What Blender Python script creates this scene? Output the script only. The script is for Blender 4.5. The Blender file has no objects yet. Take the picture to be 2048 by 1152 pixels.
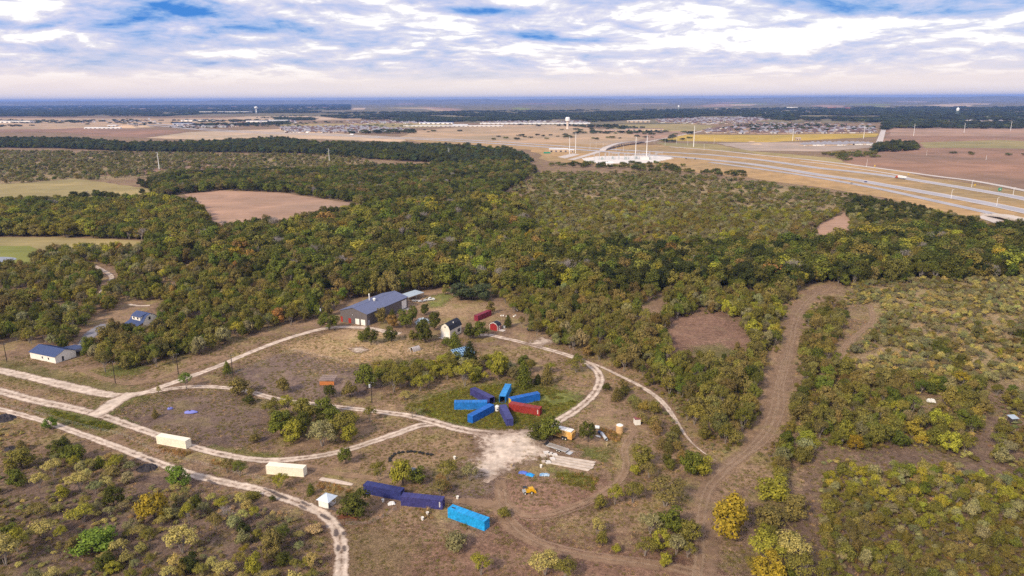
import bpy, bmesh, math, random
import numpy as np
from mathutils import Vector, Matrix
R = math.radians
scene = bpy.context.scene
COL = scene.collection
RNG = np.random.default_rng(11)
random.seed(5)

# ------------------------------------------------------------------ camera
F, H, HY = 1420.0, 111.0, 197.8            # focal length in photo pixels, camera height in metres, horizon row
ROLL = math.atan2(10.5, 2048)
PT = math.atan((576 - HY) / F)
cam = bpy.data.cameras.new('camera')
cam_ob = bpy.data.objects.new('camera', cam); COL.objects.link(cam_ob)
cam.sensor_width = 36.0; cam.lens = 36.0 * F / 2048.0
cam.clip_start = 1.0; cam.clip_end = 200000.0
cam_ob.matrix_world = (Matrix.Translation((0, 0, H)) @ Matrix.Rotation(R(90) - PT, 4, 'X')
                       @ Matrix.Rotation(-ROLL, 4, 'Z'))
scene.camera = cam_ob

# ------------------------------------------------------------------ sky and sun
SUN_EL, SUN_AZ = R(36), R(218)            # azimuth of the sun, clockwise from +Y (behind the camera, to the left)
world = bpy.data.worlds.new('World'); scene.world = world; world.use_nodes = True
def build_sky():
    nt = world.node_tree; N = nt.nodes; L = nt.links; N.clear()
    out = N.new('ShaderNodeOutputWorld'); bg = N.new('ShaderNodeBackground')
    bg.inputs['Strength'].default_value = 0.058
    L.new(bg.outputs[0], out.inputs[0])
    sky = N.new('ShaderNodeTexSky'); sky.sky_type = 'NISHITA'; sky.sun_disc = False
    sky.sun_elevation = SUN_EL; sky.sun_rotation = SUN_AZ
    sky.air_density = 1.0; sky.dust_density = 0.3; sky.ozone_density = 4.0; sky.altitude = 200
    tc = N.new('ShaderNodeTexCoord'); sep = N.new('ShaderNodeSeparateXYZ'); L.new(tc.outputs['Generated'], sep.inputs[0])
    def math_(op, a, b=None, c=None, clamp=False):
        n = N.new('ShaderNodeMath'); n.operation = op; n.use_clamp = clamp
        for i, v in enumerate((a, b, c)):
            if v is None: continue
            if isinstance(v, (int, float)): n.inputs[i].default_value = v
            else: L.new(v, n.inputs[i])
        return n.outputs[0]
    z = math_('MAXIMUM', sep.outputs[2], 0.0)
    zz = math_('ADD', z, 0.16)
    px = math_('DIVIDE', sep.outputs[0], zz); py = math_('DIVIDE', sep.outputs[1], zz)
    comb = N.new('ShaderNodeCombineXYZ'); L.new(px, comb.inputs[0]); L.new(py, comb.inputs[1])
    def noise(scale, detail, rough, off, dist=0.0, vec=None, sx=1.0, sy=1.0):
        m = N.new('ShaderNodeMapping'); L.new(vec or comb.outputs[0], m.inputs[0])
        m.inputs['Location'].default_value = off; m.inputs['Scale'].default_value = (sx, sy, 1)
        n = N.new('ShaderNodeTexNoise'); n.inputs['Scale'].default_value = scale
        n.inputs['Detail'].default_value = detail; n.inputs['Roughness'].default_value = rough
        n.inputs['Distortion'].default_value = dist
        L.new(m.outputs[0], n.inputs[0]); return n.outputs[0]
    def ramp(fac, stops, interp='EASE'):
        r = N.new('ShaderNodeValToRGB'); r.color_ramp.interpolation = interp
        el = r.color_ramp.elements
        while len(el) < len(stops): el.new(0.5)
        for e, (p, c) in zip(el, stops): e.position = p; e.color = (*c, 1) if len(c) == 3 else c
        L.new(fac, r.inputs[0]); return r.outputs[0]
    def mix(fac, a, b, mode='MIX'):
        n = N.new('ShaderNodeMix'); n.data_type = 'RGBA'; n.blend_type = mode
        if isinstance(fac, (int, float)): n.inputs[0].default_value = fac
        else: L.new(fac, n.inputs[0])
        for i, v in ((6, a), (7, b)):
            if isinstance(v, tuple): n.inputs[i].default_value = (*v, 1)
            else: L.new(v, n.inputs[i])
        return n.outputs[2]
    # thick clouds: the darker the noise the bluer and thicker the underside
    def layers(vec):
        big = noise(1.0, 10, 0.58, SKY_OFF_A, 0.5, vec, sx=1.0)
        mid = noise(4.6, 9, 0.62, SKY_OFF_B, 0.6, vec, sx=0.95)
        return math_('ADD', math_('MULTIPLY', big, 0.72), math_('MULTIPLY', mid, 0.28))
    val = layers(None)
    # light from above: what lies a little higher in the sky is compared with what lies here
    zu = math_('ADD', zz, 0.010); cu = N.new('ShaderNodeCombineXYZ')
    L.new(math_('DIVIDE', sep.outputs[0], zu), cu.inputs[0]); L.new(math_('DIVIDE', sep.outputs[1], zu), cu.inputs[1])
    up = layers(cu.outputs[0])
    val = math_('ADD', val, math_('MULTIPLY', math_('SUBTRACT', val, up), 0.9))
    # clouds as one sees them, each at its own bearing and elevation
    for (sx_, sy_, wx, wy, amp) in CLOUD_SPOTS:
        az = math.atan((sx_ - 1024) / F); el_ = math.atan((198 - sy_) / F)
        a = math_('SUBTRACT', math_('ARCTAN2', sep.outputs[0], sep.outputs[1]), az)
        e = math_('SUBTRACT', sep.outputs[2], math.sin(el_))
        d = math_('ADD', math_('POWER', math_('ABSOLUTE', math_('DIVIDE', a, wx / F)), 2.0),
                  math_('POWER', math_('ABSOLUTE', math_('DIVIDE', e, wy / F)), 2.0))
        g = math_('EXPONENT', math_('MULTIPLY', d, -1.0))
        val = math_('ADD', val, math_('MULTIPLY', g, amp * 1.35))
    cloud = ramp(val, [(0.22, (0.06, 0.27, 0.78)), (0.31, (0.27, 0.47, 0.88)), (0.38, (0.49, 0.61, 0.94)), (0.45, (0.66, 0.70, 0.96)),
                       (0.50, (0.80, 0.79, 0.97)), (0.545, (0.95, 0.92, 1.0)), (0.58, (1.24, 1.19, 1.19)), (0.66, (1.42, 1.37, 1.32))], 'LINEAR')
    cloud10 = mix(1.0, cloud, (10.0, 10.0, 10.0), 'MULTIPLY')
    veil = noise(0.8, 5, 0.5, (3.1, 7.7, 0.4), 0.2, sx=0.4)
    cover = math_('MULTIPLY_ADD', veil, 0.4, 0.72, clamp=True)
    col = mix(cover, sky.outputs[0], cloud10)
    # milky cream and pink air low over the horizon
    low = ramp(math_('MULTIPLY', z, 10.0), [(0.0, (1, 1, 1)), (0.20, (0.92, 0.92, 0.92)), (0.33, (0.6, 0.6, 0.6)), (0.45, (0.22, 0.22, 0.22)), (0.8, (0, 0, 0))])
    warm = noise(1.0, 2, 0.4, (0.2, 1.4, 2.0), sx=0.12, sy=0.01)
    lowcol = ramp(warm, [(0.35, (10.9, 9.1, 8.8)), (0.65, (11.0, 9.8, 8.7))])
    col = mix(low, col, lowcol)
    L.new(col, bg.inputs['Color'])
SKY_OFF_A, SKY_OFF_B = (7.9, 3.3, 0.0), (5.2, 1.1, 3.0)
CLOUD_SPOTS = [(980, 40, 80, 9, -0.24), (860, 18, 60, 8, -0.14), (60, 80, 120, 9, -0.16), (150, 45, 90, 22, 0.10), (400, 40, 150, 40, -0.10), (300, 70, 120, 30, -0.06), (1720, 50, 150, 20, -0.13), (1900, 55, 120, 14, -0.08), (620, 6, 70, 8, -0.2),
               (1150, 8, 50, 8, -0.18), (1580, 95, 160, 22, 0.07), (1250, 118, 420, 22, -0.035), (760, 112, 300, 24, -0.035), (820, 62, 190, 14, 0.08), (1330, 50, 230, 36, 0.09), (1960, 110, 160, 22, 0.06),
               (190, 120, 70, 8, -0.14), (250, 144, 90, 8, -0.10), (100, 160, 330, 18, 0.06)]
build_sky()
sl = bpy.data.lights.new('sun', 'SUN'); sun = bpy.data.objects.new('sun', sl); COL.objects.link(sun)
sl.energy = 2.8; sl.angle = R(9); sl.color = (1.0, 0.85, 0.64)
sd = Vector((math.sin(SUN_AZ) * math.cos(SUN_EL), math.cos(SUN_AZ) * math.cos(SUN_EL), math.sin(SUN_EL)))
sun.rotation_euler = sd.to_track_quat('Z', 'Y').to_euler()

vs = scene.view_settings
vs.view_transform = 'Standard'; vs.look = 'None'; vs.gamma = 1.0; vs.use_curve_mapping = False
vs.exposure = 0.68
cy = scene.cycles
cy.max_bounces = 5; cy.diffuse_bounces = 2; cy.glossy_bounces = 2; cy.transmission_bounces = 2
cy.transparent_max_bounces = 12; cy.volume_bounces = 0
cy.use_denoising = False
cy.sample_clamp_indirect = 4.0
try: cy.denoising_prefilter = 'ACCURATE'
except Exception: pass

# ------------------------------------------------------------------ pixels <-> places on the ground
CR, SR = math.cos(ROLL), math.sin(ROLL); CP, SP = math.cos(PT), math.sin(PT)
def PA(xy, z=0.0):                         # photo pixels (n,2) -> points at height z
    a = np.atleast_2d(np.asarray(xy, float)); u0 = a[:, 0] - 1024; v0 = a[:, 1] - 576
    u = CR * u0 - SR * v0; v = SR * u0 + CR * v0
    d = np.stack([u, F * CP - v * SP, -F * SP - v * CP], 1)
    t = (z - H) / d[:, 2]
    return d * t[:, None] + np.array([0, 0, H])
def P(x, y, z=0.0): return Vector(PA([(x, y)], z)[0])
def QA(p):                                 # points (n,3) -> photo pixels, depth
    p = np.atleast_2d(np.asarray(p, float)); q = p - np.array([0, 0, H])
    a = q[:, 1] * CP - q[:, 2] * SP; v = -q[:, 1] * SP - q[:, 2] * CP
    a = np.maximum(a, 1e-3); u = F * q[:, 0] / a; v = F * v / a
    return np.stack([CR * u + SR * v + 1024, -SR * u + CR * v + 576], 1), a
def zabove(bx, by, ty):                    # height above the ground point (bx,by) of what shows at row ty
    b = P(bx, by); lo, hi = 0.0, 120.0
    for _ in range(40):
        m = (lo + hi) / 2
        if QA([(b.x, b.y, m)])[0][0, 1] > ty: lo = m
        else: hi = m
    return lo
def ppm(x, y): return F / QA([tuple(P(x, y))])[1][0]   # photo pixels for one metre at a ground point

# ------------------------------------------------------------------ materials
MATS = {}
def mat(name, col, rough=0.8, var=0.15, scale=1.0, metallic=0.0, bump=0.0, bscale=None, col2=None, spec=0.3, coord='Object', detail=4, rust=0.0):
    if name in MATS: return MATS[name]
    m = bpy.data.materials.new(name); m.use_nodes = True; nt = m.node_tree; N = nt.nodes; L = nt.links
    b = N['Principled BSDF']; b.inputs['Roughness'].default_value = rough; b.inputs['Metallic'].default_value = metallic
    b.inputs['Specular IOR Level'].default_value = spec
    tc = N.new('ShaderNodeTexCoord')
    if coord == 'World':
        g = N.new('ShaderNodeNewGeometry'); src = g.outputs['Position']
    else: src = tc.outputs['Object']
    n = N.new('ShaderNodeTexNoise'); n.inputs['Scale'].default_value = scale; n.inputs['Detail'].default_value = detail
    n.inputs['Roughness'].default_value = 0.65; L.new(src, n.inputs[0])
    r = N.new('ShaderNodeValToRGB')
    c2 = col2 or tuple(min(1, c * (1 + var)) for c in col); c1 = tuple(c * (1 - var) for c in col)
    r.color_ramp.elements[0].position = 0.33; r.color_ramp.elements[1].position = 0.67
    r.color_ramp.elements[0].color = (*c1, 1); r.color_ramp.elements[1].color = (*c2, 1)
    L.new(n.outputs[0], r.inputs[0]); L.new(r.outputs[0], b.inputs['Base Color'])
    if bump:
        n2 = N.new('ShaderNodeTexNoise'); n2.inputs['Scale'].default_value = bscale or scale * 4; n2.inputs['Detail'].default_value = 5
        L.new(src, n2.inputs[0]); bp = N.new('ShaderNodeBump'); bp.inputs['Strength'].default_value = bump
        bp.inputs['Distance'].default_value = 0.1; L.new(n2.outputs[0], bp.inputs['Height']); L.new(bp.outputs[0], b.inputs['Normal'])
    if rust:
        k = ramp_node(N, L, noise_node(N, L, src, 0.9, 8, 0.72, dist=1.0), [(0.60, 0.0), (0.72, rust)]); c = mix_node(N, L, k, r.outputs[0], (0.15, 0.07, 0.035))
        k = ramp_node(N, L, noise_node(N, L, src, 1.5, 5, 0.7, sx=1.0, sy=0.12), [(0.35, 0.70), (0.7, 1.18)]); L.new(mix_node(N, L, 1.0, c, k, 'MULTIPLY'), b.inputs['Base Color'])
    MATS[name] = m; return m

def nodes_of(m):
    return m.node_tree.nodes, m.node_tree.links, m.node_tree.nodes['Principled BSDF']
def noise_node(N, L, src, scale, detail=4, rough=0.6, sx=1, sy=1, dist=0.0, rot=0.0):
    n = N.new('ShaderNodeTexNoise'); n.inputs['Scale'].default_value = scale; n.inputs['Detail'].default_value = detail
    n.inputs['Roughness'].default_value = rough; n.inputs['Distortion'].default_value = dist
    mp = N.new('ShaderNodeMapping'); mp.inputs['Scale'].default_value = (sx, sy, 1); mp.inputs['Rotation'].default_value = (0, 0, rot)
    L.new(src, mp.inputs[0]); L.new(mp.outputs[0], n.inputs[0]); return n.outputs[0]
def ramp_node(N, L, fac, stops):
    r = N.new('ShaderNodeValToRGB'); el = r.color_ramp.elements
    while len(el) < len(stops): el.new(0.5)
    for e, (p, c) in zip(el, stops):
        e.position = p; e.color = (*c, 1) if isinstance(c, tuple) else (c, c, c, 1)
    L.new(fac, r.inputs[0]); return r.outputs[0]
def mix_node(N, L, fac, a, b, mode='MIX'):
    n = N.new('ShaderNodeMix'); n.data_type = 'RGBA'; n.blend_type = mode
    if isinstance(fac, (int, float)): n.inputs[0].default_value = fac
    else: L.new(fac, n.inputs[0])
    for i, v in ((6, a), (7, b)):
        if isinstance(v, tuple): n.inputs[i].default_value = (*v, 1)
        else: L.new(v, n.inputs[i])
    return n.outputs[2]

def soil_material(name, pal, edge=False, big=0.025, green=0.0, streak=None, amount=1.0):
    """dry grass and bare soil; pal = dark, middle, light, accent. edge: fades out at the sheet's ragged border (attribute 'rim')"""
    m = bpy.data.materials.new(name); m.use_nodes = True; N, L, b = nodes_of(m)
    b.inputs['Roughness'].default_value = 0.95; b.inputs['Specular IOR Level'].default_value = 0.1
    g = N.new('ShaderNodeNewGeometry'); src = g.outputs['Position']
    n1 = noise_node(N, L, src, big, 5, 0.6, dist=0.6)
    n2 = noise_node(N, L, src, 0.16, 6, 0.7, dist=0.4)
    n3 = noise_node(N, L, src, 1.9, 6, 0.75)
    c = ramp_node(N, L, n1, [(0.36, pal[0]), (0.5, pal[1]), (0.64, pal[2])])
    c2 = ramp_node(N, L, n2, [(0.36, pal[0]), (0.52, pal[1]), (0.68, pal[2])])
    c = mix_node(N, L, 0.55, c, c2)
    acc = ramp_node(N, L, noise_node(N, L, src, 0.07, 6, 0.7), [(0.51, 0.0), (0.66, 1.0)])
    c = mix_node(N, L, acc, c, pal[3])
    k = ramp_node(N, L, n3, [(0.30, 0.45), (0.5, 1.0), (0.70, 1.65)])
    k2 = ramp_node(N, L, noise_node(N, L, src, 0.55, 7, 0.75, dist=0.8), [(0.33, 0.62), (0.5, 1.0), (0.66, 1.42)])
    c = mix_node(N, L, 1.0, c, k2, 'MULTIPLY')
    c = mix_node(N, L, 1.0, c, k, 'MULTIPLY')
    if streak:
        s = noise_node(N, L, src, 0.5, 4, 0.6, sx=streak[0], sy=streak[1], rot=streak[2])
        c = mix_node(N, L, 1.0, c, ramp_node(N, L, s, [(0.35, 0.82), (0.65, 1.15)]), 'MULTIPLY')
    L.new(c, b.inputs['Base Color'])
    bp = N.new('ShaderNodeBump'); bp.inputs['Strength'].default_value = 0.7; bp.inputs['Distance'].default_value = 0.25
    L.new(n3, bp.inputs['Height']); L.new(bp.outputs[0], b.inputs['Normal'])
    if edge: fade_edges(m, amount)
    return m
def fade_edges(m, amount=1.0, worn=None):
    N, L, b = nodes_of(m); out = N['Material Output']
    at = N.new('ShaderNodeAttribute'); at.attribute_name = 'rim'
    g = N.new('ShaderNodeNewGeometry')
    n = noise_node(N, L, g.outputs['Position'], 0.4, 8, 0.78, dist=0.5)
    a = N.new('ShaderNodeMath'); a.operation = 'MULTIPLY_ADD'; L.new(n, a.inputs[0]); a.inputs[1].default_value = 2.4; a.inputs[2].default_value = -1.2
    s = N.new('ShaderNodeMath'); s.operation = 'ADD'; L.new(a.outputs[0], s.inputs[0]); L.new(at.outputs['Fac'], s.inputs[1])
    if worn:
        old = b.inputs['Base Color'].links[0].from_socket
        c = mix_node(N, L, ramp_node(N, L, s.outputs[0], [(0.35, 0.0), (0.95, 1.0)]), worn, old)
        k = ramp_node(N, L, noise_node(N, L, g.outputs['Position'], 0.12, 6, 0.7), [(0.3, 0.72), (0.7, 1.15)]); L.new(mix_node(N, L, 1.0, c, k, 'MULTIPLY'), b.inputs['Base Color'])
    r = ramp_node(N, L, s.outputs[0], [(0.15, 0.0), (0.6, amount)])
    t = N.new('ShaderNodeBsdfTransparent'); mx = N.new('ShaderNodeMixShader')
    L.new(r, mx.inputs[0]); L.new(t.outputs[0], mx.inputs[1]); L.new(b.outputs[0], mx.inputs[2]); L.new(mx.outputs[0], out.inputs[0])

def leaf_material(name, dark=0.55, light=1.35):
    """foliage: the colour belongs to each tree ('tint'), every leaf spray a little lighter or darker, yellower or browner"""
    m = bpy.data.materials.new(name); m.use_nodes = True; N, L, b = nodes_of(m)
    b.inputs['Roughness'].default_value = 0.75; b.inputs['Specular IOR Level'].default_value = 0.15
    at = N.new('ShaderNodeAttribute'); at.attribute_type = 'INSTANCER'; at.attribute_name = 'tint'
    g = N.new('ShaderNodeNewGeometry')
    k = ramp_node(N, L, g.outputs['Random Per Island'], [(0.0, (dark, dark, dark)), (0.6, (1.0, 1.0, 1.0)), (1.0, (light * 1.08, light, light * 0.8))])
    c = mix_node(N, L, 1.0, at.outputs['Color'], k, 'MULTIPLY')
    L.new(c, b.inputs['Base Color'])
    tr = N.new('ShaderNodeBsdfTranslucent'); L.new(c, tr.inputs[0])
    mx = N.new('ShaderNodeMixShader'); mx.inputs[0].default_value = 0.22
    L.new(b.outputs[0], mx.inputs[1]); L.new(tr.outputs[0], mx.inputs[2]); L.new(mx.outputs[0], N['Material Output'].inputs[0])
    return m

# ------------------------------------------------------------------ mesh helpers
class MB:
    def __init__(s): s.v = []; s.f = []; s.m = []
    def add(s, vs, fs, mi=0):
        o = len(s.v); s.v += [tuple(v) for v in vs]; s.f += [tuple(i + o for i in f) for f in fs]; s.m += [mi] * len(fs); return s
    def box(s, x0, x1, y0, y1, z0, z1, mi=0, M=None):
        vs = [(x, y, z) for z in (z0, z1) for y in (y0, y1) for x in (x0, x1)]
        if M is not None: vs = [M @ Vector(v) for v in vs]
        return s.add(vs, [(0, 2, 3, 1), (4, 5, 7, 6), (0, 1, 5, 4), (2, 6, 7, 3), (0, 4, 6, 2), (1, 3, 7, 5)], mi)
    def prism(s, pts, a, b, axis='x', mi=0):        # outline pts in the plane across axis, from a to b
        n = len(pts)
        mk = {'x': lambda p, t: (t, p[0], p[1]), 'y': lambda p, t: (p[0], t, p[1]), 'z': lambda p, t: (p[0], p[1], t)}[axis]
        vs = [mk(p, a) for p in pts] + [mk(p, b) for p in pts]
        fs = [tuple(range(n))[::-1], tuple(range(n, 2 * n))] + [(i, (i + 1) % n, n + (i + 1) % n, n + i) for i in range(n)]
        return s.add(vs, fs, mi)
    def tube(s, path, radii, n=6, mi=0, cap=True):
        rings = []
        for i, p in enumerate(path):
            p = Vector(p); d = (Vector(path[min(i + 1, len(path) - 1)]) - Vector(path[max(i - 1, 0)])).normalized()
            up = Vector((0, 0, 1)) if abs(d.z) < 0.95 else Vector((1, 0, 0))
            a = d.cross(up).normalized(); b = d.cross(a)
            rings.append([p + (a * math.cos(t) + b * math.sin(t)) * radii[i] for t in [2 * math.pi * k / n for k in range(n)]])
        vs = [v for r in rings for v in r]
        fs = [(i * n + k, i * n + (k + 1) % n, (i + 1) * n + (k + 1) % n, (i + 1) * n + k) for i in range(len(path) - 1) for k in range(n)]
        if cap: fs += [tuple(range(n))[::-1], tuple(range(len(vs) - n, len(vs)))]
        return s.add(vs, fs, mi)
    def lathe(s, prof, n=14, c=(0, 0), mi=0):       # prof = [(radius, z)...]
        path = []; vs = []
        for r, z in prof: vs += [(c[0] + r * math.cos(2 * math.pi * k / n), c[1] + r * math.sin(2 * math.pi * k / n), z) for k in range(n)]
        fs = [(i * n + k, i * n + (k + 1) % n, (i + 1) * n + (k + 1) % n, (i + 1) * n + k) for i in range(len(prof) - 1) for k in range(n)]
        fs += [tuple(range(n))[::-1], tuple(range(len(vs) - n, len(vs)))]
        return s.add(vs, fs, mi)
    def corrugated(s, a, b, h, pitch, depth, up=(0, 0, 1), out=None, mi=0):
        """sheet from a to b along its foot, h tall along up, with ribs standing depth proud along out"""
        a = Vector(a); b = Vector(b); d = b - a; n = max(2, int(round(d.length / pitch))); up = Vector(up)
        out = Vector(out) if out else d.cross(up).normalized(); pts = []
        for i in range(n):
            for t, o in ((0.0, 0), (0.22, 0), (0.36, 1), (0.80, 1), (0.94, 0)):
                pts.append(a + d * ((i + t) / n) + out * (depth * o))
        pts.append(b)
        vs = pts + [p + up * h for p in pts]; k = len(pts)
        return s.add(vs, [(i, i + 1, k + i + 1, k + i) for i in range(k - 1)], mi)
    def mesh(s, name, mats):
        me = bpy.data.meshes.new(name); me.from_pydata(s.v, [], s.f)
        for m in (mats if isinstance(mats, (list, tuple)) else [mats]): me.materials.append(m)
        if len(me.polygons) and any(s.m): me.polygons.foreach_set('material_index', s.m)
        me.update(); return me
def link(name, me, parent=None, loc=(0, 0, 0), rz=0.0):
    o = bpy.data.objects.new(name, me); COL.objects.link(o); o.location = loc; o.rotation_euler = (0, 0, rz)
    if parent: o.parent = parent
    return o
def part(name, mb, mats, parent, label=None):
    o = link(name, mb.mesh(name, mats), parent)
    if label: o['label'] = label
    return o
def thing(name, label, cat, loc=(0, 0, 0), rz=0.0, group=None):
    o = bpy.data.objects.new(name, None); COL.objects.link(o); o.location = loc; o.rotation_euler = (0, 0, rz)
    return tag(o, label, cat, group)
def tag(o, label, cat, group=None):
    o['label'] = label; o['category'] = cat
    if group: o['group'] = group
    return o
def struct(name, me, label=None):
    o = link(name, me); o['kind'] = 'structure'
    if label: o['label'] = label
    return o
def copy_tree(o, parent=None):
    c = o.copy(); COL.objects.link(c); c.parent = parent
    for ch in o.children: copy_tree(ch, c)
    return c

# value noise, for where things grow
_lat = RNG.random((256, 256))
def vnoise(x, y, s):
    x = np.asarray(x) / s; y = np.asarray(y) / s; i = np.floor(x).astype(int); j = np.floor(y).astype(int); fx = x - i; fy = y - j
    fx = fx * fx * (3 - 2 * fx); fy = fy * fy * (3 - 2 * fy); g = lambda a, b: _lat[a % 256, b % 256]
    return (g(i, j) * (1 - fx) + g(i + 1, j) * fx) * (1 - fy) + (g(i, j + 1) * (1 - fx) + g(i + 1, j + 1) * fx) * fy
def inpoly(x, y, poly):
    x = np.asarray(x); y = np.asarray(y); r = np.zeros(x.shape, bool); n = len(poly)
    for k in range(n):
        x0, y0 = poly[k][:2]; x1, y1 = poly[(k + 1) % n][:2]
        if y0 == y1: continue
        c = ((y0 > y) != (y1 > y)) & (x < (x1 - x0) * (y - y0) / (y1 - y0) + x0); r ^= c
    return r

# ================================================================== GROUND
SOIL = soil_material('dry_grass_soil', [(0.135, 0.088, 0.060), (0.225, 0.148, 0.094), (0.33, 0.222, 0.135), (0.245, 0.195, 0.08)])
def ground_sheet():
    # fan of rings about the camera's foot, fine near by and coarse far off
    rad = np.concatenate([np.linspace(0, 100, 5)[1:], np.geomspace(120, 42000, 40)]); n = 72
    vs = [(0, 0, 0)]; fs = []
    for r in rad: vs += [(r * math.sin(2 * math.pi * k / n), r * math.cos(2 * math.pi * k / n), 0) for k in range(n)]
    for k in range(n): fs.append((0, 1 + (k + 1) % n, 1 + k))
    for i in range(len(rad) - 1):
        for k in range(n):
            a = 1 + i * n + k; b = 1 + i * n + (k + 1) % n; fs.append((a, b, b + n, a + n))
    me = bpy.data.meshes.new('ground'); me.from_pydata(vs, [], fs); me.materials.append(SOIL); return struct('ground', me)
ground = ground_sheet()

LAYER = [0, 0.0, 0.001]
def lift(dist):                            # every sheet lies a little above the one laid before it
    LAYER[0] += 1; return LAYER[1] + LAYER[2] * LAYER[0] + (min(dist, 8000) * 5e-5 if dist > 500 else 0)
def dens(poly, step, jit=0.0, close=True):
    out = []; n = len(poly)
    for k in range(n if close else n - 1):
        a = np.array(poly[k][:2], float); b = np.array(poly[(k + 1) % n][:2], float); m = max(1, int(np.linalg.norm(b - a) / step))
        for i in range(m): out.append(a + (b - a) * i / m)
    if not close: out.append(np.array(poly[-1][:2], float))
    out = np.array(out)
    if jit: out = out + RNG.normal(0, jit, out.shape)
    return out
def flat_poly(name, px, material, jit=0.004, label=None):
    w = PA(px)[:, :2]; d = float(np.mean(np.hypot(w[:, 0], w[:, 1]))); size = np.ptp(w, axis=0).max()
    pts = dens(w, size / 30, jit * size); z = lift(d)
    me = bpy.data.meshes.new(name); me.from_pydata([(p[0], p[1], z) for p in pts], [], [tuple(range(len(pts)))]); me.materials.append(material)
    if me.polygons[0].normal.z < 0: me.flip_normals()
    return struct(name, me, label)
def soft_patch(name, px, material, rimw, n=46, label=None, kind='structure'):
    w = PA(px)[:, :2]; lo = w.min(0) - rimw; hi = w.max(0) + rimw
    gx, gy = np.meshgrid(np.linspace(lo[0], hi[0], n), np.linspace(lo[1], hi[1], n), indexing='ij')
    x = gx.ravel(); y = gy.ravel(); dmin = np.full(x.shape, 1e9)
    for k in range(len(w)):
        a = w[k]; b = w[(k + 1) % len(w)]; ab = b - a
        t = np.clip(((x - a[0]) * ab[0] + (y - a[1]) * ab[1]) / (ab @ ab + 1e-9), 0, 1)
        dmin = np.minimum(dmin, np.hypot(x - a[0] - t * ab[0], y - a[1] - t * ab[1]))
    s = np.where(inpoly(x, y, w), dmin, -dmin); rim = np.clip(0.5 + s / (2 * rimw), 0, 1)
    z = lift(float(np.hypot(*w.mean(0))))
    fs = [(i * n + j, (i + 1) * n + j, (i + 1) * n + j + 1, i * n + j + 1) for i in range(n - 1) for j in range(n - 1)
          if rim[[i * n + j, (i + 1) * n + j, (i + 1) * n + j + 1, i * n + j + 1]].max() > 0.01]
    me = bpy.data.meshes.new(name); me.from_pydata(list(zip(x, y, np.full(x.shape, z))), [], fs)
    at = me.attributes.new('rim', 'FLOAT', 'POINT'); at.data.foreach_set('value', rim.astype(np.float32)); me.materials.append(material)
    return struct(name, me, label)
def spline(pts, step):
    p = np.asarray(pts, float); out = []
    for i in range(len(p) - 1):
        p0 = p[max(i - 1, 0)]; p1 = p[i]; p2 = p[i + 1]; p3 = p[min(i + 2, len(p) - 1)]
        n = max(2, int(np.linalg.norm(p2 - p1) / step))
        for k in range(n):
            t = k / n
            out.append(0.5 * (2 * p1 + (p2 - p0) * t + (2 * p0 - 5 * p1 + 4 * p2 - p3) * t * t + (3 * p1 - p0 - 3 * p2 + p3) * t ** 3))
    out.append(p[-1]); return np.array(out)
ROADS = []                                  # centre lines and half widths, so that nothing grows on them
def strip(name, px, width, material, profile=(0, 1, 1, 1, 0), us=(-1, -0.5, 0, 0.5, 1), step=2.0, jit=0.12, z=None, world=False, heights=None, label=None, keep=True):
    w = np.asarray(px, float) if world else PA(px)[:, :2]
    c = spline(w, step); t = np.gradient(c, axis=0); t /= np.linalg.norm(t, axis=1)[:, None] + 1e-9; nrm = np.stack([-t[:, 1], t[:, 0]], 1)
    wd = np.interp(np.linspace(0, 1, len(c)), np.linspace(0, 1, len(width)), width) if isinstance(width, (list, tuple)) else np.full(len(c), float(width))
    if z is None: z = lift(float(np.hypot(*c.mean(0))))
    m = len(us); vs = []; rim = []
    hz = np.zeros(len(c)) if heights is None else np.interp(np.linspace(0, 1, len(c)), np.linspace(0, 1, len(heights)), heights)
    for i in range(len(c)):
        j = RNG.normal(0, jit, 2)
        for k, u in enumerate(us):
            q = c[i] + nrm[i] * (u * wd[i] / 2 + (j[0] if u < 0 else j[1]) * (abs(u) == 1)); vs.append((q[0], q[1], z + hz[i])); rim.append(profile[k])
    fs = [(i * m + k, (i + 1) * m + k, (i + 1) * m + k + 1, i * m + k + 1) for i in range(len(c) - 1) for k in range(m - 1)]
    me = bpy.data.meshes.new(name); me.from_pydata(vs, [], fs)
    if me.polygons[0].normal.z < 0: me.flip_normals()
    at = me.attributes.new('rim', 'FLOAT', 'POINT'); at.data.foreach_set('value', np.array(rim, np.float32)); me.materials.append(material)
    if keep: ROADS.append((c, wd / 2))
    return struct(name, me, label)

# ---- far land: fields and bare earth
def field_mat(name, c, v=0.18, s=0.02, st=(0.05, 1.0)):
    m = bpy.data.materials.new(name); m.use_nodes = True; N, L, b = nodes_of(m); b.inputs['Roughness'].default_value = 0.95; b.inputs['Specular IOR Level'].default_value = 0.1
    g = N.new('ShaderNodeNewGeometry'); src = g.outputs['Position']
    k1 = ramp_node(N, L, noise_node(N, L, src, s, 6, 0.65, dist=0.5), [(0.32, 1 - v), (0.68, 1 + v)])
    k2 = ramp_node(N, L, noise_node(N, L, src, 0.25, 5, 0.7, sx=st[0], sy=st[1], rot=0.25), [(0.3, 1 - v), (0.7, 1 + v)])
    k3 = ramp_node(N, L, noise_node(N, L, src, 0.004, 3, 0.6), [(0.35, (0.8, 0.85, 0.85)), (0.65, (1.2, 1.12, 1.05))])
    c_ = mix_node(N, L, 1.0, mix_node(N, L, 1.0, mix_node(N, L, 1.0, c, k1, 'MULTIPLY'), k2, 'MULTIPLY'), k3, 'MULTIPLY')
    L.new(c_, b.inputs['Base Color']); return m
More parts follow.
